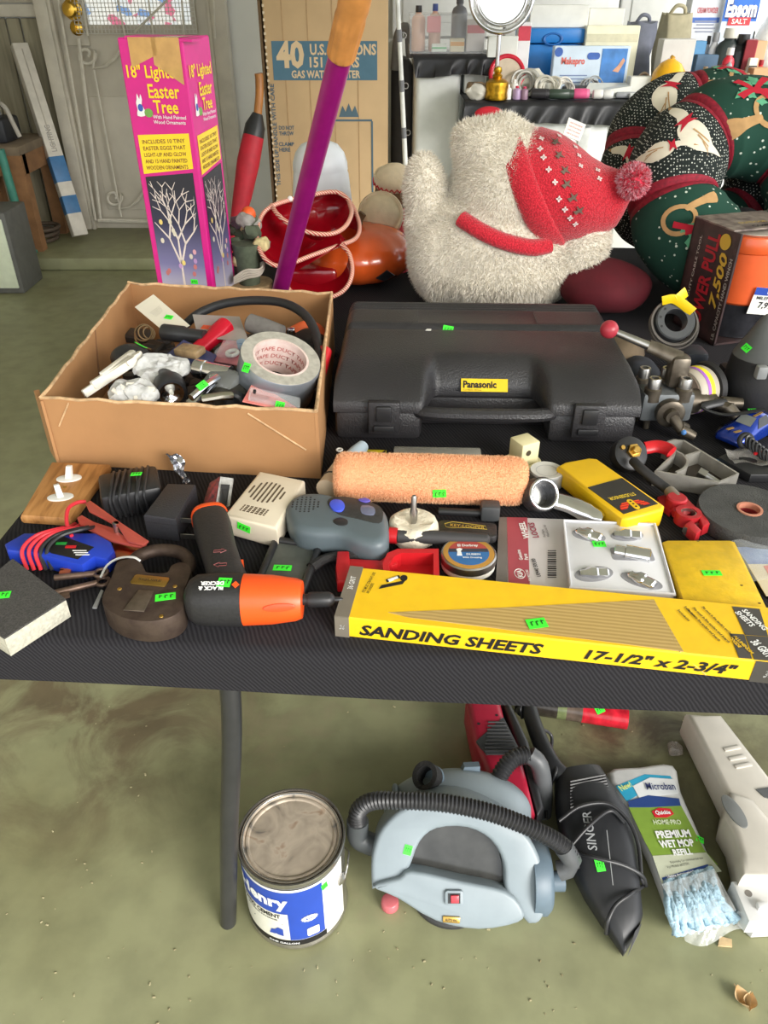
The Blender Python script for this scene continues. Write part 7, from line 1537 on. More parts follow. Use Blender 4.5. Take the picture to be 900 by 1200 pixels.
def ht_(s_, px, py, w, h, mt, **k): p = hb_(px, py); return text(s_, w, h, mt, wh, T(p[0], -.0026, p[1]) @ RXU, **k)
ht_('40', 340, 64, .12, .105, kink, bold=.04); ht_('U.S. GALLONS', 402, 58, .285, .042, kink, bold=.03); ht_('151 LITERS', 392, 73, .215, .040, kink, bold=.03); ht_('GAS WATER HEATER', 382, 87, .30, .030, kink, bold=.03)
dkt = M('teal_ink', (80, 104, 118), .7, var=0)
for i_, (px, py, s_) in enumerate(((336, 153, 'DO NOT\nTHROW'), (336, 172, 'CLAMP\nHERE'))): ht_(s_, px, py, .07, .04, dkt)
p = hb_(323, 160); text('THIS SIDE UP HANDLE WITH CARE', .42, .018, dkt, wh, T(p[0], -.0026, p[1]) @ RXU @ RD(90))
q0, q1, q2 = hb_(388, 141), hb_(436, 142), hb_(436, 225); obj('outline_print', G().box(((q0[0]+q1[0])/2, -.0015, q0[1]), (q1[0]-q0[0], .002, .008)), dkt, wh, 0); obj('outline_print', G().box((q1[0], -.0015, (q1[1]+q2[1])/2), (.008, .002, q1[1]-q2[1])), dkt, wh, 0)
p = hb_(409, 137); obj('flame_print', G().prism([(-.045, 0), (-.028, .045), (-.014, .02), (0, .055), (.014, .02), (.028, .045), (.045, 0)], 0, .001), dkt, wh, 0, T(p[0], -.001, p[1]) @ RXU)
for k in range(4): obj('tape_seam', G().box((HWd*(.15+.2*k), -.0008, .78), (.004, .0016, 1.54)), M('kraft_crease', (176, 144, 104), .8), wh, 0)
g = G()
for k in range(60): g.box((.004, -.004, .05+k*.025), (.008, .006, .010))
obj('ragged_edge', g, M('kraft_pale', (222, 204, 176), .9), wh, 0)['kind'] = 'stuff'
# ---- folded red umbrella
um = thing('red_umbrella', 'closed red umbrella with wooden handle leaning by the carton', 'umbrella', V(274, 292, 3.70)); um.location.z = .001; oi = wm(um).inverted()
U = [oi @ V(*q_) for q_ in ((270, 300, 3.62), (276, 268, 3.64), (284, 230, 3.67), (291, 190, 3.70), (297, 160, 3.73), (299, 148, 3.74))]
tipf = Vector((U[0].x-.02, U[0].y, 0.0)); obj('canopy', G().tube(U, [.012, .028, .042, .050, .046, .034], 12), M('umbrella_red', (178, 24, 44), .6, var=.12), um, 60); obj('ferrule', G().tube([tipf, U[0]], [.006, .010], 8), steel, um)
obj('dark_wrap', G().tube([U[-2], U[-1], oi @ V(302, 133, 3.75)], [.046, .044, .022], 12), blk, um, 60); obj('wood_handle', G().tube(smoothpath([oi @ V(*q_) for q_ in ((302, 134, 3.75), (304, 112, 3.76), (304, 94, 3.77), (303, 86, 3.77))], 4), .018, 10), M('amber_wood', (170, 110, 52), .4, var=.12), um, 60)
# ---- long carton leaning on the panelling
a_, b_ = V(88, 258, 4.72), V(22, 52, 4.96); a_ = a_+(b_-a_)*((.10-a_.z)/(b_.z-a_.z)); d_ = b_-a_
lt = thing('tube_light_carton', 'long white and blue lamp carton leaning on the panelling', 'box', m=frame(a_, d_.cross(Vector((0, 1, 0))).cross(d_).cross(d_), d_)); Ln = d_.length
lt.matrix_basis = T(*a_) @ d_.to_track_quat('Y', 'Z').to_matrix().to_4x4()
wc_ = M('white_carton', (206, 200, 188), .6, var=.08, scale=20); obj('carton', G().rbox((0, Ln/2, 0), (.085, Ln, .06), .004), wc_, lt)
bpn = M('carton_blue', (60, 112, 160), .5, var=.12, scale=20)
for t0, t1 in ((.12, .22), (.29, .43)): obj('blue_sleeve', G().rbox((0, Ln*(t0+t1)/2, 0), (.0865, Ln*(t1-t0), .0615), .004), bpn, lt)
obj('end_ridge', G().box((0, Ln*.72, .0305), (.006, Ln*.5, .004)).box((0, Ln*.72, -.0305), (.006, Ln*.5, .004)), M('ridge_carton', (176, 168, 154), .6), lt, 0)
text('LIGHTING', .14, .03, M('grey_carton_ink', (150, 146, 140), .6, var=0), lt, T(0, Ln*.52, .032) @ RD(90)) ; text('LIGHTING', .14, .03, M('grey_carton_ink', (0, 0, 0)), lt, T(0, Ln*.52, -.032) @ R(PI, 'Y') @ RD(90))
# ---- low wooden workbench at the far left
wbn = thing('workbench', 'low rough wooden workbench against the left wall', 'workbench', (-2.15, 4.70, .07)); wdm = M('rough_wood', (134, 96, 62), .8, var=.2, scale=12)
bz = V(40, 172, 4.48).z-.07
obj('bench_top', G().rbox((0, 0, bz-.02), (.42, .50, .045), .005), M('grey_wood', (112, 98, 80), .8, var=.2, scale=12), wbn); obj('apron', G().box((.01, -.235, bz-.09), (.40, .03, .10)), wdm, wbn, 0); obj('apron', G().box((.19, 0, bz-.09), (.03, .48, .10)), wdm, wbn, 0)
for x_, y_ in ((.17, -.20), (-.17, -.20), (.17, .2), (-.17, .2)): obj('leg', G().box((x_, y_, (bz-.04)/2), (.07, .07, bz-.04)), wdm, wbn, 0)
tb = thing('teal_pole', 'teal painted metal stand leg before the workbench', 'metal leg', V(33, 290, 4.42)); tb.location.z = .071; oi = wm(tb).inverted(); q_ = oi @ V(0, 175, 4.40); foot = Vector((0, 0, .012)); obj('tube', G().tube([foot, q_], .022, 12), M('teal_paint', (60, 128, 112), .5, var=.12), tb, 60); obj('foot_pad', G().rbox((.006, 0, .010), (.07, .05, .018), .006), M('teal_paint', (0, 0, 0)), tb)
tl_ = thing('machine_vise', 'black bench machine with chrome levers on the workbench', 'machine', (-2.16, 4.66, .07+bz+.003)); obj('housing', G().rbox((0, 0, .06), (.26, .22, .12), .02), M('navy_black', (36, 38, 44), .5), tl_); obj('label', G().box((.06, -.111, .07), (.07, .002, .035)), paper, tl_, 0)
for k, (x_, z_, r_) in enumerate(((-.05, .20, .05), (.05, .17, .045), (.0, .28, .035))): obj('motor_part', G().lathe([(0, 0), (r_, 0), (r_*1.1, .04), (r_*.7, .07), (r_*.7, .10), (0, .11)], 20, T(x_, -.02, z_-.08) @ RD(20*k, 'X')), M('worn_dark', (70, 72, 76), .4, .5, var=.2), tl_, 40)
obj('chrome_lever', G().tube([(.05, -.05, .16), (.10, -.08, .22), (.13, -.09, .18)], .010, 10), chrome, tl_); obj('white_hose', G().tube(smoothpath([(.10, -.06, .20), (.15, -.08, .17), (.17, -.08, .10), (.19, -.08, .03)], 5), .012, 10), M('dull_white_hose', (176, 170, 160), .6), tl_)
for k in range(4): obj('grey_hose', G().tube(smoothpath([(-.06+.03*k, -.10, .10), (-.03+.03*k, -.13, .19), (.02+.03*k, -.12, .24), (.06+.02*k, -.09, .14)], 5), .006, 8), M('steel_hose', (150, 150, 152), .3, .7), tl_)
gp = thing('glass_case', 'white edged case with pale green panel at the far left', 'case', (-2.02, 3.62, 0)); 
gcx = V(8, 322, 3.9); gp.location = (V(20, 300, 3.95).x-.145, 3.95, .0)
obj('frame', G().rbox((0, .12, .20), (.28, .26, .40), .008), M('dark_frame', (92, 92, 88), .5), gp); obj('panel', G().rbox((0, -.014, .20), (.24, .01, .34), .004), M('pale_green_panel', (206, 214, 190), .35, var=.06), gp)
ch_ = thing('hose_coil', 'loose coil of dark hose on the step under the workbench', 'hose', V(38, 262, 4.70)); ch_.location.z = .071
for k in range(3): obj('loop', G().torus((.02*k, .01*k, .016+.028*k), .12-.012*k, .012, 32, 8), M('brown_hose', (78, 66, 54), .7), ch_, 60)
# ---- white rod (fishing pole)
fr_ = thing('fishing_rod', 'thin white fishing rod standing before the white cabinet', 'rod', V(476, 205, 3.45)); fr_.location.z = .001; oi = wm(fr_).inverted(); p0_, p1_ = oi @ V(475, 190, 3.45), oi @ V(466, 0, 3.40); dd = (p1_-p0_).normalized(); p00 = p0_-dd*(p0_.z/dd.z)
obj('blank', G().tube([p00, p0_, p1_, p1_+dd*.4], [.011, .010, .008, .005], 8), M('rod_white', (226, 226, 222), .4), fr_, 60)
for t in (.2, .5, .8): c_ = p0_.lerp(p1_, t); obj('thread_wrap', G().cyl(c_-dd*.02, c_+dd*.02, .0105, n=10), M('rod_grey', (120, 120, 124), .5), fr_); obj('guide', G().torus((0, 0, 0), .010, .002, 14, 6), steel, fr_, 60, T(*(c_+Vector((.016, 0, 0)))) @ RD(90, 'X'))
# ---- dark curtain / cover behind the rod
dc = thing('grey_cover', 'dark grey rounded cover standing between carton and white cabinet', 'cover', (V(471, 120, 4.1).x, 4.1, 0)); obj('cover_body', G().rbox((0, .15, .52), (.10, .30, 1.04), .04, 4), M('charcoal_cover', (66, 66, 68), .8, var=.1), dc, 60); obj('handle_bar', G().tube(smoothpath([(-.035, -.01, 1.0), (-.02, -.03, 1.14), (.02, -.03, 1.16), (.035, -.01, 1.05)], 5), .02, 10), M('grey_tube', (120, 120, 120), .5), dc, 60)
# ---- white appliance and counter
AY = 3.86; ax0, ax1 = V(486, 120, AY).x, V(602, 120, AY).x; AH = V(520, 64, AY).z
wa = thing('white_cabinet', 'plain white cabinet at the left end of the counter', 'cabinet', (ax0, AY, 0)); wpm = M('appliance_white', (220, 222, 218), .35, var=.03)
AW = V(548, 112, 3.64).x-.012-ax0
obj('body', G().rbox((AW/2, .35, (AH-.003)/2), (AW, .70, AH-.003), .025, 3), wpm, wa, 50); obj('vent_grille', G().box((.14, -.001, .40), (.09, .004, .22)), M('vent_grey', (190, 192, 190), .5), wa, 0)
for k in range(7): obj('vent_slat', G().rbox((.10+.013*k, -.004, .40), (.006, .008, .22), .001, 1), wpm, wa)
CYt = 3.64; cx0 = V(548, 112, CYt).x; CH = V(700, 118, CYt).z
wc2 = thing('counter_cabinet', 'long white panelled cabinet under the crowded counter', 'cabinet', (cx0, CYt, 0))
obj('body', G().rbox((.02+.90, .36, (CH-.025)/2), (1.80, .66, CH-.025), .01), wpm, wc2)
for k in range(3):
    dr_ = obj('door', G().rbox((.34+.56*k, .022, (CH-.09)/2+.02), (.54, .02, CH-.11), .006), wpm, wc2); obj('inset_panel', G().rbox((.34+.56*k, .012, (CH-.09)/2+.02), (.40, .012, CH-.24), .006), wpm, dr_); obj('handle', G().rbox((.34+.56*k+.17, .004, CH-.16), (.05, .016, .12), .006), M('handle_white', (206, 208, 206), .4), dr_)
rs_ = thing('white_riser', 'low white riser box on the counter beneath the bin cloth', 'box', (cx0+.004, AY+.012, CH+.004)); obj('riser_body', G().rbox(((ax1-cx0)/2-.004, .17, (AH-CH-.008)/2), (ax1-cx0-.012, .32, AH-CH-.008), .004), wpm, rs_)
satin = M('black_satin', (30, 30, 34), .42, var=.15, scale=14)
def drape(name, label, x0, x1, y0, y1, z, drop, seed):
    o_ = thing(name, label, 'cloth', (x0, y0, 0)); w_ = x1-x0
    def f(u, v):
        if v < .5: t = v/.5; return Vector((w_*u, (y1-y0)*(1-t), z))
        t = (v-.5)/.5; fo_ = .010*math.sin(u*w_*70+2.5*math.sin(u*9+seed)+t*3)*t; return Vector((w_*u+.012*t*math.sin(u*40+seed), -.012-.014*t+fo_-.008, z-.004-t*drop*(1+.10*math.sin(u*7+seed)))) if t > 0 else Vector((w_*u, 0, z))
    g = G().grid(f, 150, 16); obj('cloth', g, satin, o_, 70); return o_
drape('black_cloth', 'black satin cloth on the white cabinet under the clear bin', ax0-.012, ax1-.004, AY, AY+.34, AH+.0005, .075, 1)
drape('black_cloth', 'long black satin cloth hanging over the crowded counter front', cx0-.01, cx0+1.84, CYt, CYt+.70, CH+.0005, .085, 4)
CZ, AZ = CH+.002, AH+.002
def onC(px, py, name, label, cat, rz=0, y=None, group=None):
    """stand a thing on the counter where its foot is seen"""
    p = W(px, py, CZ)
    if y is not None: p = V(px, py, y); p.z = CZ
    if p.y > CYt+.66: p = V(px, py, CYt+.62); p.z = CZ
    return thing(name, label, cat, p, rz, group)
def hpx(px, py, y): return V(px, py, y).z-CZ
PXM = lambda y: (y*.829+.22)/900       # metres per pixel up there
# ---- clear bin with bottles
bn = thing('clear_bin', 'clear plastic bin of cosmetics on the white cabinet', 'bin', (V(523, 62, 3.95).x, 3.97, AZ)); k_ = PXM(3.97); bw_, bh_ = 84*k_, V(523, 17, 3.88).z-AZ; ah = lambda py, y=3.95: V(523, py, y).z-AZ-.006
binm = M('bin_clear', (222, 224, 226), .2, var=.03, alpha=.16)
for nm, c_, s_ in (('front', (0, -.09, bh_/2), (bw_, .003, bh_)), ('back', (0, .09, bh_/2), (bw_, .003, bh_)), ('end', (-bw_/2, 0, bh_/2), (.003, .18, bh_)), ('end', (bw_/2, 0, bh_/2), (.003, .18, bh_)), ('floor', (0, 0, .002), (bw_, .18, .003))): obj(nm, G().box(c_, s_), binm, bn, 0)
obj('rim', G().tube([(-bw_/2, -.09, bh_), (bw_/2, -.09, bh_), (bw_/2, .09, bh_), (-bw_/2, .09, bh_)], .005, 8, True), binm, bn, 30)
def bottle(name, label, base, r_, h_, col, capc, rz=0, group=None, flat=1, neck=.4, mat=None):
    o_ = thing(name, label, 'bottle', base, rz, group); mt = mat or M('bot_%d_%d_%d' % col, col, .35, var=.06)
    obj('body', G().lathe([(0, 0), (r_*.95, 0), (r_, r_*.1), (r_, h_*.70), (r_*.8, h_*.78), (r_*neck, h_*.82), (r_*neck, h_*.85)], 22, S(1, flat, 1)), mt, o_, 50); obj('cap', G().lathe([(r_*neck*1.15, h_*.85), (r_*neck*1.2, h_*.86), (r_*neck*1.1, h_), (0, h_)], 18), M('cap_%d_%d_%d' % capc, capc, .4, var=.05), o_, 50); return o_
def carton(name, label, base, w_, d_, h_, col, rz=0, band=None, txt=None, tcol=(40, 60, 140), cat='box', group=None):
    o_ = thing(name, label, cat, base, rz, group); obj('carton', G().rbox((0, d_/2, h_/2), (w_, d_, h_), .003, 1), M('ctn_%d_%d_%d' % col, col, .5, var=.06, scale=15), o_)
    if band: obj('printed_band', G().box((0, -.0008, h_*band[1]), (w_*.96, .0012, h_*band[2])), M('bnd_%d_%d_%d' % band[0], band[0], .5, var=.1), o_, 0)
    if txt: text(txt, w_*.7, h_*.22, M('tx_%d_%d_%d' % tcol, tcol, .5, var=0), o_, T(0, -.0022, h_*.62) @ RXU, bold=.02)
    return o_
bc_ = lambda px, y=3.97: Vector((V(px, 50, y).x, y, AZ+.005))
bottle('lotion_bottle', 'peach lotion bottle with black cap at the left of the bin', bc_(490), .030, ah(6), (222, 176, 150), (40, 38, 40)); bottle('lotion_bottle', 'peach lotion bottle with blue cap in the middle of the bin', bc_(509), .026, ah(4), (224, 180, 158), (70, 90, 160)); carton('pink_box', 'small pink box inside the clear bin', bc_(508, 3.90)+Vector((0, 0, ah(38, 3.9))), 15*k_, .03, .06, (224, 130, 136)) ; bottle('hair_dryer_handle', 'grey hair dryer barrel sticking out of the clear bin', bc_(537), .034, ah(-6), (120, 120, 126), (90, 90, 96)); carton('medicine_box', 'white and pink medicine box at the right of the bin', bc_(557, 3.92), 20*k_, .03, ah(22), (232, 226, 224), 0, ((222, 120, 130), .7, .25)); carton('soap_box', 'small white and yellow soap box low in the bin', bc_(536, 3.90), 16*k_, .03, ah(44), (232, 222, 190), 0, ((226, 160, 60), .6, .3)); carton('green_label_box', 'flat white box with green mark in the bin bottom', bc_(515, 3.89), 17*k_, .02, ah(50), (226, 232, 224), 0, ((80, 180, 110), .5, .2))
# ---- mirror on a stand
my = 3.755; mirx = V(583, 70, my); ml = thing('vanity_mirror', 'round chrome vanity mirror on a tall stand', 'mirror', W(583, 84, CZ)); ml.location = (mirx.x, my, CZ); kz = PXM(my); mc_ = V(585, -5, my).z-CZ; mr2 = 34*kz
obj('frame_ring', G().torus((0, 0, 0), mr2, .010, 48, 10), chrome, ml, 60, T(0, 0, mc_) @ RD(84, 'X')); obj('inner_ring', G().torus((0, 0, 0), mr2*.80, .008, 48, 10), chrome, ml, 60, T(0, 0, mc_) @ RD(84, 'X')); obj('glass', G().lathe([(0, -.004), (mr2*.8, -.004), (mr2*.8, .004), (0, .004)], 48), M('mirror_glass', (236, 238, 240), .03, 1, var=0), ml, 30, T(0, 0, mc_) @ RD(84, 'X')); obj('stand', G().cyl((0, 0, .01), (0, 0, mc_-mr2), .009, n=14), chrome, ml); obj('base', G().lathe([(0, 0), (.034, 0), (.034, .006), (.013, .014), (0, .016)], 28), chrome, ml, 40)
rm2 = thing('red_hand_mirror', 'red rimmed hand mirror leaning behind the gold bottle', 'mirror', (V(594, 95, 3.80).x, 3.815, CZ)); obj('rim', G().torus((0, 0, 0), .070, .010, 36, 10), M('red_gloss', (200, 30, 54), .25), rm2, 60, T(0, 0, .082) @ RD(70, 'X')); obj('disc', G().lathe([(0, -.003), (.07, -.003), (.07, .003), (0, .003)], 36), M('beige_disc', (206, 190, 168), .4), rm2, 40, T(0, 0, .082) @ RD(70, 'X'))
# ---- gold figurine bottle
gb = onC(581, 118, 'gold_bottle', 'ornate gold bottle with a figure stopper at the counter edge', 'bottle', 0, 3.665); gm2 = M('ornate_gold', (196, 152, 48), .3, 1, var=.25, scale=60, bump=.6, bscale=120); kg = PXM(3.665)
kv = kg*.74
obj('vessel', G().lathe([(0, 0), (12.5*kg, 0), (13.5*kg, 3*kv), (12.5*kg, 10*kv), (13.5*kg, 18*kv), (13*kg, 24*kv), (9*kg, 28*kv), (4*kg, 30*kv), (0, 30*kv)], 30), gm2, gb, 40); obj('stopper', G().lathe([(0, 29*kv), (5*kg, 29*kv), (6*kg, 33*kv), (3.5*kg, 36*kv), (5*kg, 39*kv), (4*kg, 44*kv), (0, 46*kv)], 20), gm2, gb, 50)
# ---- cartons and boxes at the back of the counter
BYk = CYt+.34
def C(px, y=BYk): return Vector((V(px, 70, y).x, y, CZ))
def hb2(py0, py1, px=650, y=BYk): return V(px, py0, y).z-V(px, py1, y).z
def topz(py, y): return V(650, py, y).z-CZ
kb = PXM(BYk)
carton('flower_box', 'white box with plant sketch behind the mirror stand', C(588, CYt+.205), 33*kb, .02, topz(42, CYt+.205), (224, 226, 220), 0, ((120, 140, 110), .25, .12)); 
tb_ = thing('blue_toolbox', 'bright blue metal toolbox with two trays', 'toolbox', C(645, CYt+.36)); bh0 = topz(52, CYt+.36); bh1 = topz(33, CYt+.36); bm2 = M('toolbox_blue', (30, 122, 200), .4, var=.06)
obj('lower_tray', G().rbox((0, .09, bh0/2), (70*kb, .18, bh0), .006), bm2, tb_); obj('lid', G().rbox((0, .09, (bh0+bh1)/2+.002), (72*kb, .19, bh1-bh0-.004), .008), bm2, tb_); obj('latch', G().torus((0, 0, 0), .022, .004, 20, 8), M('latch_blue', (24, 96, 170), .4), tb_, 60, T(0, -.008, bh0+.02) @ RD(80, 'X') @ S(1.8, 1, 1))
carton('white_case', 'plain white carton sitting on the blue toolbox', C(650, CYt+.38)+Vector((0, 0, bh1+.001)), 66*kb, .16, topz(6, CYt+.38)-bh1, (232, 232, 226)); carton('allergy_box', 'small red and white box by the mirror stem', C(612, CYt+.24), 14*kb, .05, topz(26, CYt+.24), (232, 230, 232), 0, ((206, 60, 80), .85, .2))
o_ = carton('heating_pad_box', 'white and blue heating pad box in front of the toolbox', C(693, CYt+.22), 84*kb, .05, topz(54, CYt+.22), (206, 222, 238)); hbz = topz(54, CYt+.22); text('Makepro', 26*kb, .035, M('coral_ink', (224, 110, 100), .5, var=0), o_, T(-20*kb, -.0022, hbz*.68) @ RXU, bold=.03); obj('logo_dot', G().cyl((0, 0, 0), (0, 0, .001), .018, n=20), M('logo_blue', (60, 100, 180), .5), o_, 0, T(-37*kb, -.0008, hbz*.88) @ RXU); obj('blue_pill', G().prism(rrect(.055, .026, .012), 0, .001), M('logo_blue', (0, 0, 0)), o_, 0, T(2*kb, -.0008, hbz*.80) @ RXU); obj('blue_picture', G().box((25*kb, -.0012, hbz*.6), (28*kb, .001, hbz*.7)), M('picture_blue', (70, 130, 200), .5, var=.2, scale=20), o_, 0); obj('person_print', G().prism([(-.02, -.02), (.006, -.025), (.03, .02), (.02, .03), (0, .0)], 0, .001), M('skin_print', (214, 160, 130), .5), o_, 0, T(30*kb, -.0022, hbz*.6) @ RXU)
for k, s_ in enumerate((.45, .38, .31)): obj('print_line', G().box((-18*kb, -.0012, hbz*(s_-.05)), (.12-.02*k, .001, .004)), M('blue_grey_ink', (120, 140, 180), .5, var=0), o_, 0)
carton('cream_organizer', 'cream plastic organizer case stacked right of the toolbox', C(712, CYt+.40), 58*kb, .14, topz(38, CYt+.40), (232, 230, 214)); zc = topz(38, CYt+.40); carton('cream_organizer', 'smaller cream organizer on top of the lower one', C(704, CYt+.42)+Vector((0, 0, zc+.001)), 40*kb, .12, topz(10, CYt+.42)-zc, (236, 234, 224)); carton('cream_tray', 'thin cream latch tray on the front of the organizers', C(714, CYt+.33), 60*kb, .05, topz(30, CYt+.33), (238, 234, 206), 0, ((216, 210, 180), .82, .12))
def sack(name, label, px, y, w_, d_, py_top, col, seed):
    h_ = topz(py_top, y); o_ = thing(name, label, 'bag', C(px, y)); g = G()
    def ring(t): 
        s_ = 1-.12*t+.05*math.sin(t*7+seed); return [(w_/2*s_*math.copysign(abs(math.cos(a_))**.6, math.cos(a_))+.01*math.sin(3*a_+t*6+seed), d_/2*(1-.3*t)*math.copysign(abs(math.sin(a_))**.6, math.sin(a_)), h_*t+.006*math.sin(4*a_+seed)*t) for a_ in (2*PI*k/28 for k in range(28))]
    obj('cloth', g.loft([ring(t/8) for t in range(9)]), M('sack_%d' % seed, col, .85, var=.15, scale=18), o_, 70); obj('handle', G().tube(smoothpath([(-w_*.25, 0, h_*.97), (-w_*.1, -.02, h_*1.1), (w_*.15, -.02, h_*1.08), (w_*.25, 0, h_*.96)], 5), .008, 8), M('sack_%d' % seed, (0, 0, 0)), o_, 60); return o_
sack('grey_bag', 'slate grey cloth bag beside the olive tote', 746, CYt+.46, 32*kb, .14, 26, (112, 116, 130), 3); sack('canvas_tote', 'olive canvas tote bag standing open', 784, CYt+.50, 38*kb, .13, 16, (176, 168, 140), 5)
def tall(name, label, px, y, r_, py_top, col, capc): return bottle(name, label, C(px, y), r_, topz(py_top, y), col, capc, 0, None, .6, .5)
o_ = carton('white_bleach_bag', 'tall white pouch with thin blue stripe', C(818, CYt+.52), 40*kb, .08, topz(-18, CYt+.52), (224, 228, 236), 0, ((70, 110, 190), .67, .05), cat='pouch'); text('CREAM POWDER', 24*kb, .022, M('pouch_red', (200, 80, 90), .5, var=0), o_, T(0, -.0022, topz(12, CYt+.52)) @ RXU); 
for k in range(4): obj('print_line', G().box((0, -.0016, topz(25+k*4, CYt+.52)), (.10-.02*(k % 2), .001, .005)), M('pouch_grey', (150, 156, 176), .5, var=0), o_, 0)
o_ = carton('epsom_bag', 'blue and white epsom salt bag at the back right', C(856, CYt+.50), 42*kb, .09, topz(-20, CYt+.50), (216, 226, 240), 2, ((40, 110, 210), .80, .30), cat='bag'); text('Epsom', 36*kb, .085, whiteink, o_, T(0, -.004, topz(13, CYt+.50)) @ RXU, bold=.05); text('Epsom', 37*kb, .09, M('epsom_blue', (30, 50, 120), .5, var=0), o_, T(.003, -.003, topz(13, CYt+.50)-.004) @ RXU, bold=.07); obj('red_ribbon', G().box((0, -.003, topz(25, CYt+.50)), (26*kb, .002, .030)), M('epsom_red', (222, 50, 60), .5, var=0), o_, 0); text('SALT', 18*kb, .02, whiteink, o_, T(0, -.0045, topz(25, CYt+.50)) @ RXU)
o_ = thing('clear_white_bag', 'hazy clear plastic bag of white goods by the window', 'bag', C(908, CYt+.50)); g = G().sphere((0, 0, .17), (.11, .07, .17), 26, 16); g.noise(.02, 14, 6); obj('film', g, M('hazy_film', (230, 232, 232), .2, var=.1, alpha=.7), o_, 40); obj('contents', G().rbox((0, 0, .10), (.13, .07, .18), .02), M('white_goods', (226, 224, 220), .6, var=.1), o_)
carton('grey_white_carton', 'pale grey carton behind the yellow gourd', C(793, CYt+.22), 36*kb, .08, topz(46, CYt+.22), (206, 204, 200)); carton('blue_photo_box', 'narrow blue picture box beside the pale grey carton', C(818, CYt+.34), 13*kb, .06, topz(48, CYt+.34), (92, 150, 196)); carton('blue_pouch', 'muted blue pouch behind the dark bottles', C(830, CYt+.30), 26*kb, .05, topz(64, CYt+.30), (84, 112, 140), cat='pouch')
tall('clear_tube', 'thin black capped clear tube', 826, CYt+.36, .014, 42, (170, 172, 176), (30, 30, 32)); tall('frosted_bottle', 'frosted slim bottle left of the dark bottles', 834, CYt+.34, .024, 38, (190, 192, 196), (150, 152, 156))
tall('dark_bottle', 'dark green bottle with white cap', 851, CYt+.32, .055, 33, (44, 54, 54), (220, 220, 210)); tall('dark_bottle', 'black bottle with black cap beside the dark green one', 866, CYt+.30, .045, 40, (30, 34, 40), (26, 28, 30)); tall('red_bottle', 'red bottle with white cap before the dark bottles', 854, CYt+.20, .026, 56, (190, 36, 54), (226, 226, 226))
o_ = carton('red_book', 'dark red slanted book box', C(877, CYt+.24), 12*kb, .12, topz(47, CYt+.24), (158, 52, 62), -20); o_ = carton('tan_envelope', 'tan paper box by the red book', C(884, CYt+.34), 22*kb, .10, topz(48, CYt+.34), (206, 166, 124))
carton('zebra_card', 'black and white striped card strip', C(884, CYt+.20), 10*kb, .02, topz(68, CYt+.20), (226, 220, 206), 8, ((40, 40, 40), .6, .4), cat='card'); bottle('red_jar', 'small red jar right of the striped card', C(893, CYt+.24), .022, topz(70, CYt+.24), (196, 34, 48), (150, 24, 36)); carton('shelf_box', 'peach and brown round tin box at the right edge', C(898, CYt+.14), 22*kb, .10, topz(80, CYt+.14), (206, 160, 116)); carton('teal_box', 'small teal and tan box at the right counter edge', C(896, CYt+.03), 16*kb, .04, topz(112, CYt+.03)+.03, (150, 196, 186), 0, ((196, 140, 90), .2, .4))
# ---- front rows on the counter
gy = thing('yellow_gourd', 'glossy yellow gourd shaped ornament', 'ornament', C(787, CYt+.10)); rg = 20*PXM(CYt+.1); obj('gourd', G().lathe([(0, 0), (rg*.5, .002), (rg*.9, rg*.35), (rg, rg*.8), (rg*.9, rg*1.3), (rg*.6, rg*1.72), (rg*.2, rg*1.95), (0, rg*1.98)], 40), M('gourd_yellow', (240, 178, 30), .22, var=.06, coat=.4), gy, 60); obj('stem', G().tube([(0, 0, rg*1.95), (.006, 0, rg*2.08)], .010, 8), M('gourd_stem', (196, 150, 50), .5), gy)
o_ = thing('navy_pouch', 'navy glasses pouch behind the counter clutter', 'pouch', C(757, CYt+.20)); g = G().sphere((0, 0, .03), (.085, .04, .03), 24, 12); obj('pouch', g, M('navy_cloth', (58, 66, 96), .7, var=.1), o_, 60); obj('strap', G().tube(smoothpath([(-.03, 0, .058), (0, -.01, .085), (.04, 0, .056)], 5), .006, 8), M('tan_strap', (160, 140, 120), .7), o_)
o_ = thing('green_glass_beads', 'string of green glass beads before the yellow gourd', 'beads', C(802, CYt+.03))
for k in range(11): obj('bead', G().sphere((-.075+.015*k, .01*math.sin(k*2.1), .016+.006*(k % 3)), .015, 14, 10), M('green_glass', (24, 96, 48), .12, var=.2, coat=.5), o_, 80)
o_ = thing('candy_bag', 'clear bag of orange and pink sweets', 'bag', C(828, CYt+.14)); g = G().sphere((0, 0, .034), (.085, .05, .032), 24, 12); g.noise(.008, 30, 8); obj('film', g, M('candy_film', (224, 172, 150), .2, var=.3, scale=30, col2=(230, 120, 80)), o_, 30)
o_ = thing('white_tub', 'round white lidded tub', 'tub', C(856, CYt+.10)); obj('tub', G().lathe([(0, 0), (.034, 0), (.038, .05), (0, .05)], 26), M('tub_white', (226, 226, 222), .4), o_, 40); obj('lid', G().lathe([(0, .05), (.041, .05), (.041, .062), (0, .064)], 26), M('tub_lid', (214, 216, 214), .4), o_, 40)
bottle('amber_bottle', 'pale amber lotion bottle with grey cap at the counter edge', C(878, CYt+.03), .034, topz(86, CYt+.03), (206, 190, 140), (186, 184, 180)); o_ = thing('glass_figurine', 'clear glass figurine between the jars', 'figurine', C(856, CYt+.17)); obj('figure', G().lathe([(0, 0), (.03, 0), (.03, .02), (.012, .04), (.024, .07), (.018, .10), (.010, .12), (0, .13)], 18), M('grey_glass', (160, 170, 172), .1, var=.3, scale=40, alpha=.8), o_, 40)
for i, (px, col, lab) in enumerate(((838, (120, 112, 108), 'small brown cork bottle behind the sweets bag'), (846, (196, 180, 150), 'tiny cream cork bottle right of the brown one'), (829, (90, 92, 100), 'grey pear shaped flask behind the sweets bag'))): bottle('small_flask', lab, C(px, CYt+.24), .022, topz(78, CYt+.24), col, (150, 130, 100))
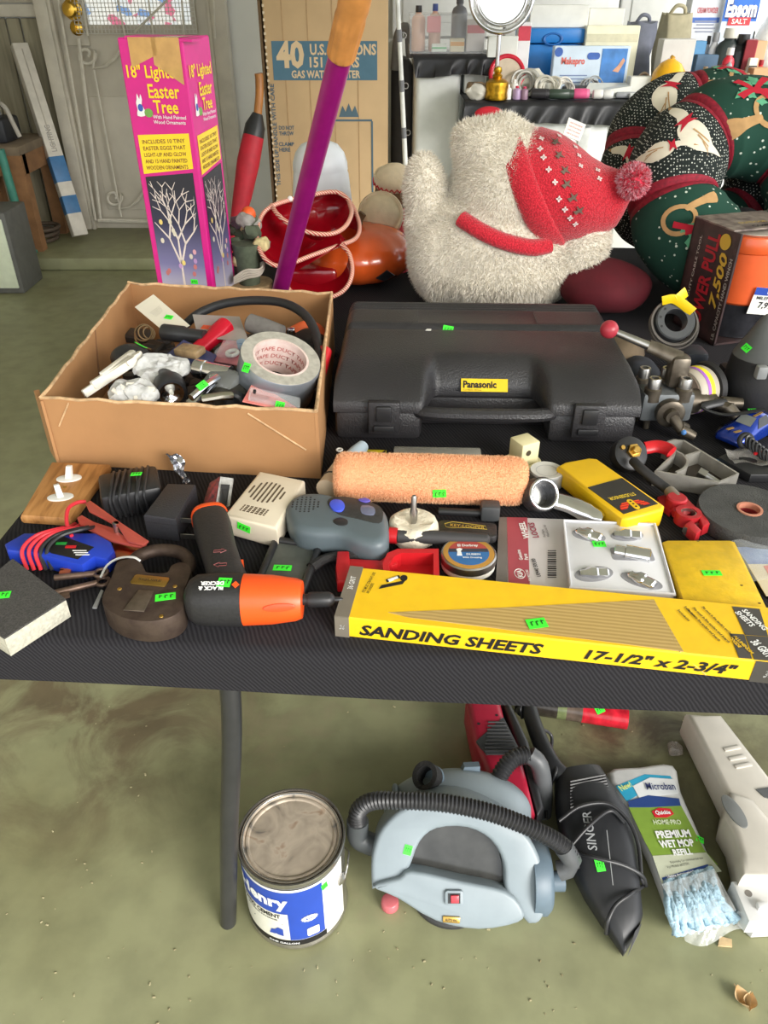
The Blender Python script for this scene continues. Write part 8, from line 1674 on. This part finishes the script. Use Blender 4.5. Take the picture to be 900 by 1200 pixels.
# white device, cables, pods
o_ = thing('white_router', 'white angular electronic device on the counter', 'device', C(714, CYt+.12)); obj('shell', G().loft([[(-.11, -.05, 0), (.10, -.05, 0), (.10, .05, 0), (-.11, .05, 0)], [(-.10, -.045, .02), (.10, -.045, .045), (.10, .045, .05), (-.06, .045, .05)]]), M('device_white', (218, 220, 212), .4, var=.04), o_, 20); obj('port_strip', G().box((.0, -.0495, .012), (.16, .003, .01)), M('device_grey', (170, 176, 172), .5), o_, 0)
def tangle(name, label, px, y, n, rad, col, seed, r_=.004):
    o_ = thing(name, label, 'cable', C(px, y)); rnd = random.Random(seed)
    for k in range(n): obj('loop', G().torus((rnd.uniform(-.02, .02), rnd.uniform(-.01, .01), rad*.9+rnd.uniform(0, .01)), rad*rnd.uniform(.7, 1), r_, 26, 6), M('cab_%d' % seed, col, .5, var=.05), o_, 60, RD(rnd.uniform(50, 90), 'X') @ T(0, 0, 0) if False else T(0, 0, rad) @ RD(rnd.uniform(-40, 40), 'Z') @ RD(rnd.uniform(40, 80), 'X') @ T(0, 0, -rad))
    return o_
tangle('white_cable_coil', 'white cable coiled upright beside the gold bottle', 645, CYt+.08, 6, .042, (222, 218, 206), 21, .0055); tangle('white_cable_coil', 'second white cable coil right of the first', 661, CYt+.09, 5, .038, (216, 212, 204), 22, .005); tangle('silver_wire_tangle', 'tangle of silver wire on the grey device', 697, CYt+.17, 9, .04, (160, 160, 158), 23, .0025); tangle('grey_lead', 'loose grey leads right of the mirror', 618, CYt+.14, 5, .05, (190, 188, 180), 24, .006)
o_ = thing('crumpled_bag', 'crumpled cream plastic behind the red hand mirror', 'bag', C(625, CYt+.20)); g = G().sphere((0, 0, .05), (.09, .05, .05), 22, 12); g.noise(.02, 22, 4); obj('film', g, M('cream_film', (206, 202, 186), .3, var=.15), o_, 25)
o_ = thing('tan_scrunchie', 'tan and black cloth scrunchie left of the gold bottle', 'cloth', C(563, CYt+.10)); g = G().torus((0, 0, .035), .03, .022, 24, 12); g.noise(.008, 40, 6); obj('cloth', g, M('tan_scrunch', (176, 150, 120), .8, var=.3, scale=30, col2=(60, 50, 48)), o_, 50)
o_ = thing('white_lace', 'bundle of white lace at the left counter end', 'cloth', C(562, CYt+.025)); g = G().sphere((0, 0, .03), (.045, .025, .03), 22, 12); g.noise(.012, 40, 5); obj('cloth', g, M('lace_white', (206, 202, 192), .8, var=.15), o_, 30)
rowy = CYt+.03
for i, (px, r_, h_, col, cap_c, lab) in enumerate(((598, .016, .055, (226, 226, 222), (240, 240, 240), 'tiny white bottle beside the gold bottle'), (609, .016, .05, (176, 150, 186), (206, 40, 70), 'lilac nail polish with red cap'), (618, .016, .048, (150, 120, 140), (200, 50, 90), 'mauve nail polish with pink cap'), (605, .018, .07, (230, 228, 220), (236, 232, 226), 'round white cream jar behind the nail polish'))): bottle('nail_polish', lab, C(px, rowy+(.05 if i == 3 else 0)), r_, h_, col, cap_c)
def lying(name, label, px0, px1, y, r_, col, cat, capcol=None, z=0):
    a_, b_ = V(px0, 110, y), V(px1, 110, y); o_ = thing(name, label, cat, (a_.x, y, CZ)); L_ = b_.x-a_.x; obj('barrel', G().lathe([(0, 0), (r_*.8, 0), (r_, r_*.3), (r_, L_*.8), (r_*.9, L_*.82), (0, L_*.82)], 20, T(0, 0, r_+.001) @ R(PI/2, 'Y')), M('ly_%d_%d_%d' % col, col, .35, var=.08), o_, 50); obj('end_cap', G().lathe([(0, L_*.82), (r_*.95, L_*.82), (r_*.9, L_), (0, L_)], 20, T(0, 0, r_+.001) @ R(PI/2, 'Y')), M('lc_%d_%d_%d' % (capcol or col), capcol or col, .4, var=.05), o_, 50)
lying('black_tube', 'short black bottle lying at the counter front', 622, 643, rowy, .020, (46, 44, 48), 'bottle'); lying('green_tube', 'dark green tube lying beside the pink capped one', 643, 672, rowy, .019, (52, 66, 56), 'tube'); lying('pink_tube', 'bright pink tube lying at the counter front', 672, 690, rowy, .020, (222, 90, 140), 'tube', (230, 120, 160)); lying('paper_roll', 'small white paper roll at the counter front', 695, 706, rowy, .019, (232, 230, 226), 'roll'); lying('paper_roll', 'second small white paper roll right of the first', 707, 718, rowy, .018, (226, 226, 224), 'roll'); lying('grey_marker', 'grey metal marker behind the white rolls', 722, 748, rowy+.03, .012, (150, 152, 156), 'marker'); lying('white_marker', 'white marker with green tag near the gourd', 738, 764, rowy+.01, .011, (222, 224, 222), 'marker', (90, 200, 90)); lying('blue_marker', 'blue glossy marker behind the pink tube', 668, 692, rowy+.07, .013, (90, 110, 180), 'marker'); lying('silver_clip', 'silver hair clip behind the white rolls', 700, 730, rowy+.07, .010, (186, 186, 186), 'clip')
lying('dark_brush', 'black brush handle behind the cable coils', 600, 642, rowy+.12, .014, (40, 38, 40), 'brush')
o_ = thing('black_device', 'long black remote lying behind the white device', 'device', C(690, CYt+.22-.06)); obj('body', G().rbox((0, 0, .020), (.20, .05, .04), .012), M('remote_black', (52, 52, 56), .5, var=.1), o_)
carton('white_soap', 'white soap block left of the yellow gourd', C(757, CYt+.10), 26*kb, .06, topz(90, CYt+.10), (222, 222, 214), cat='soap')
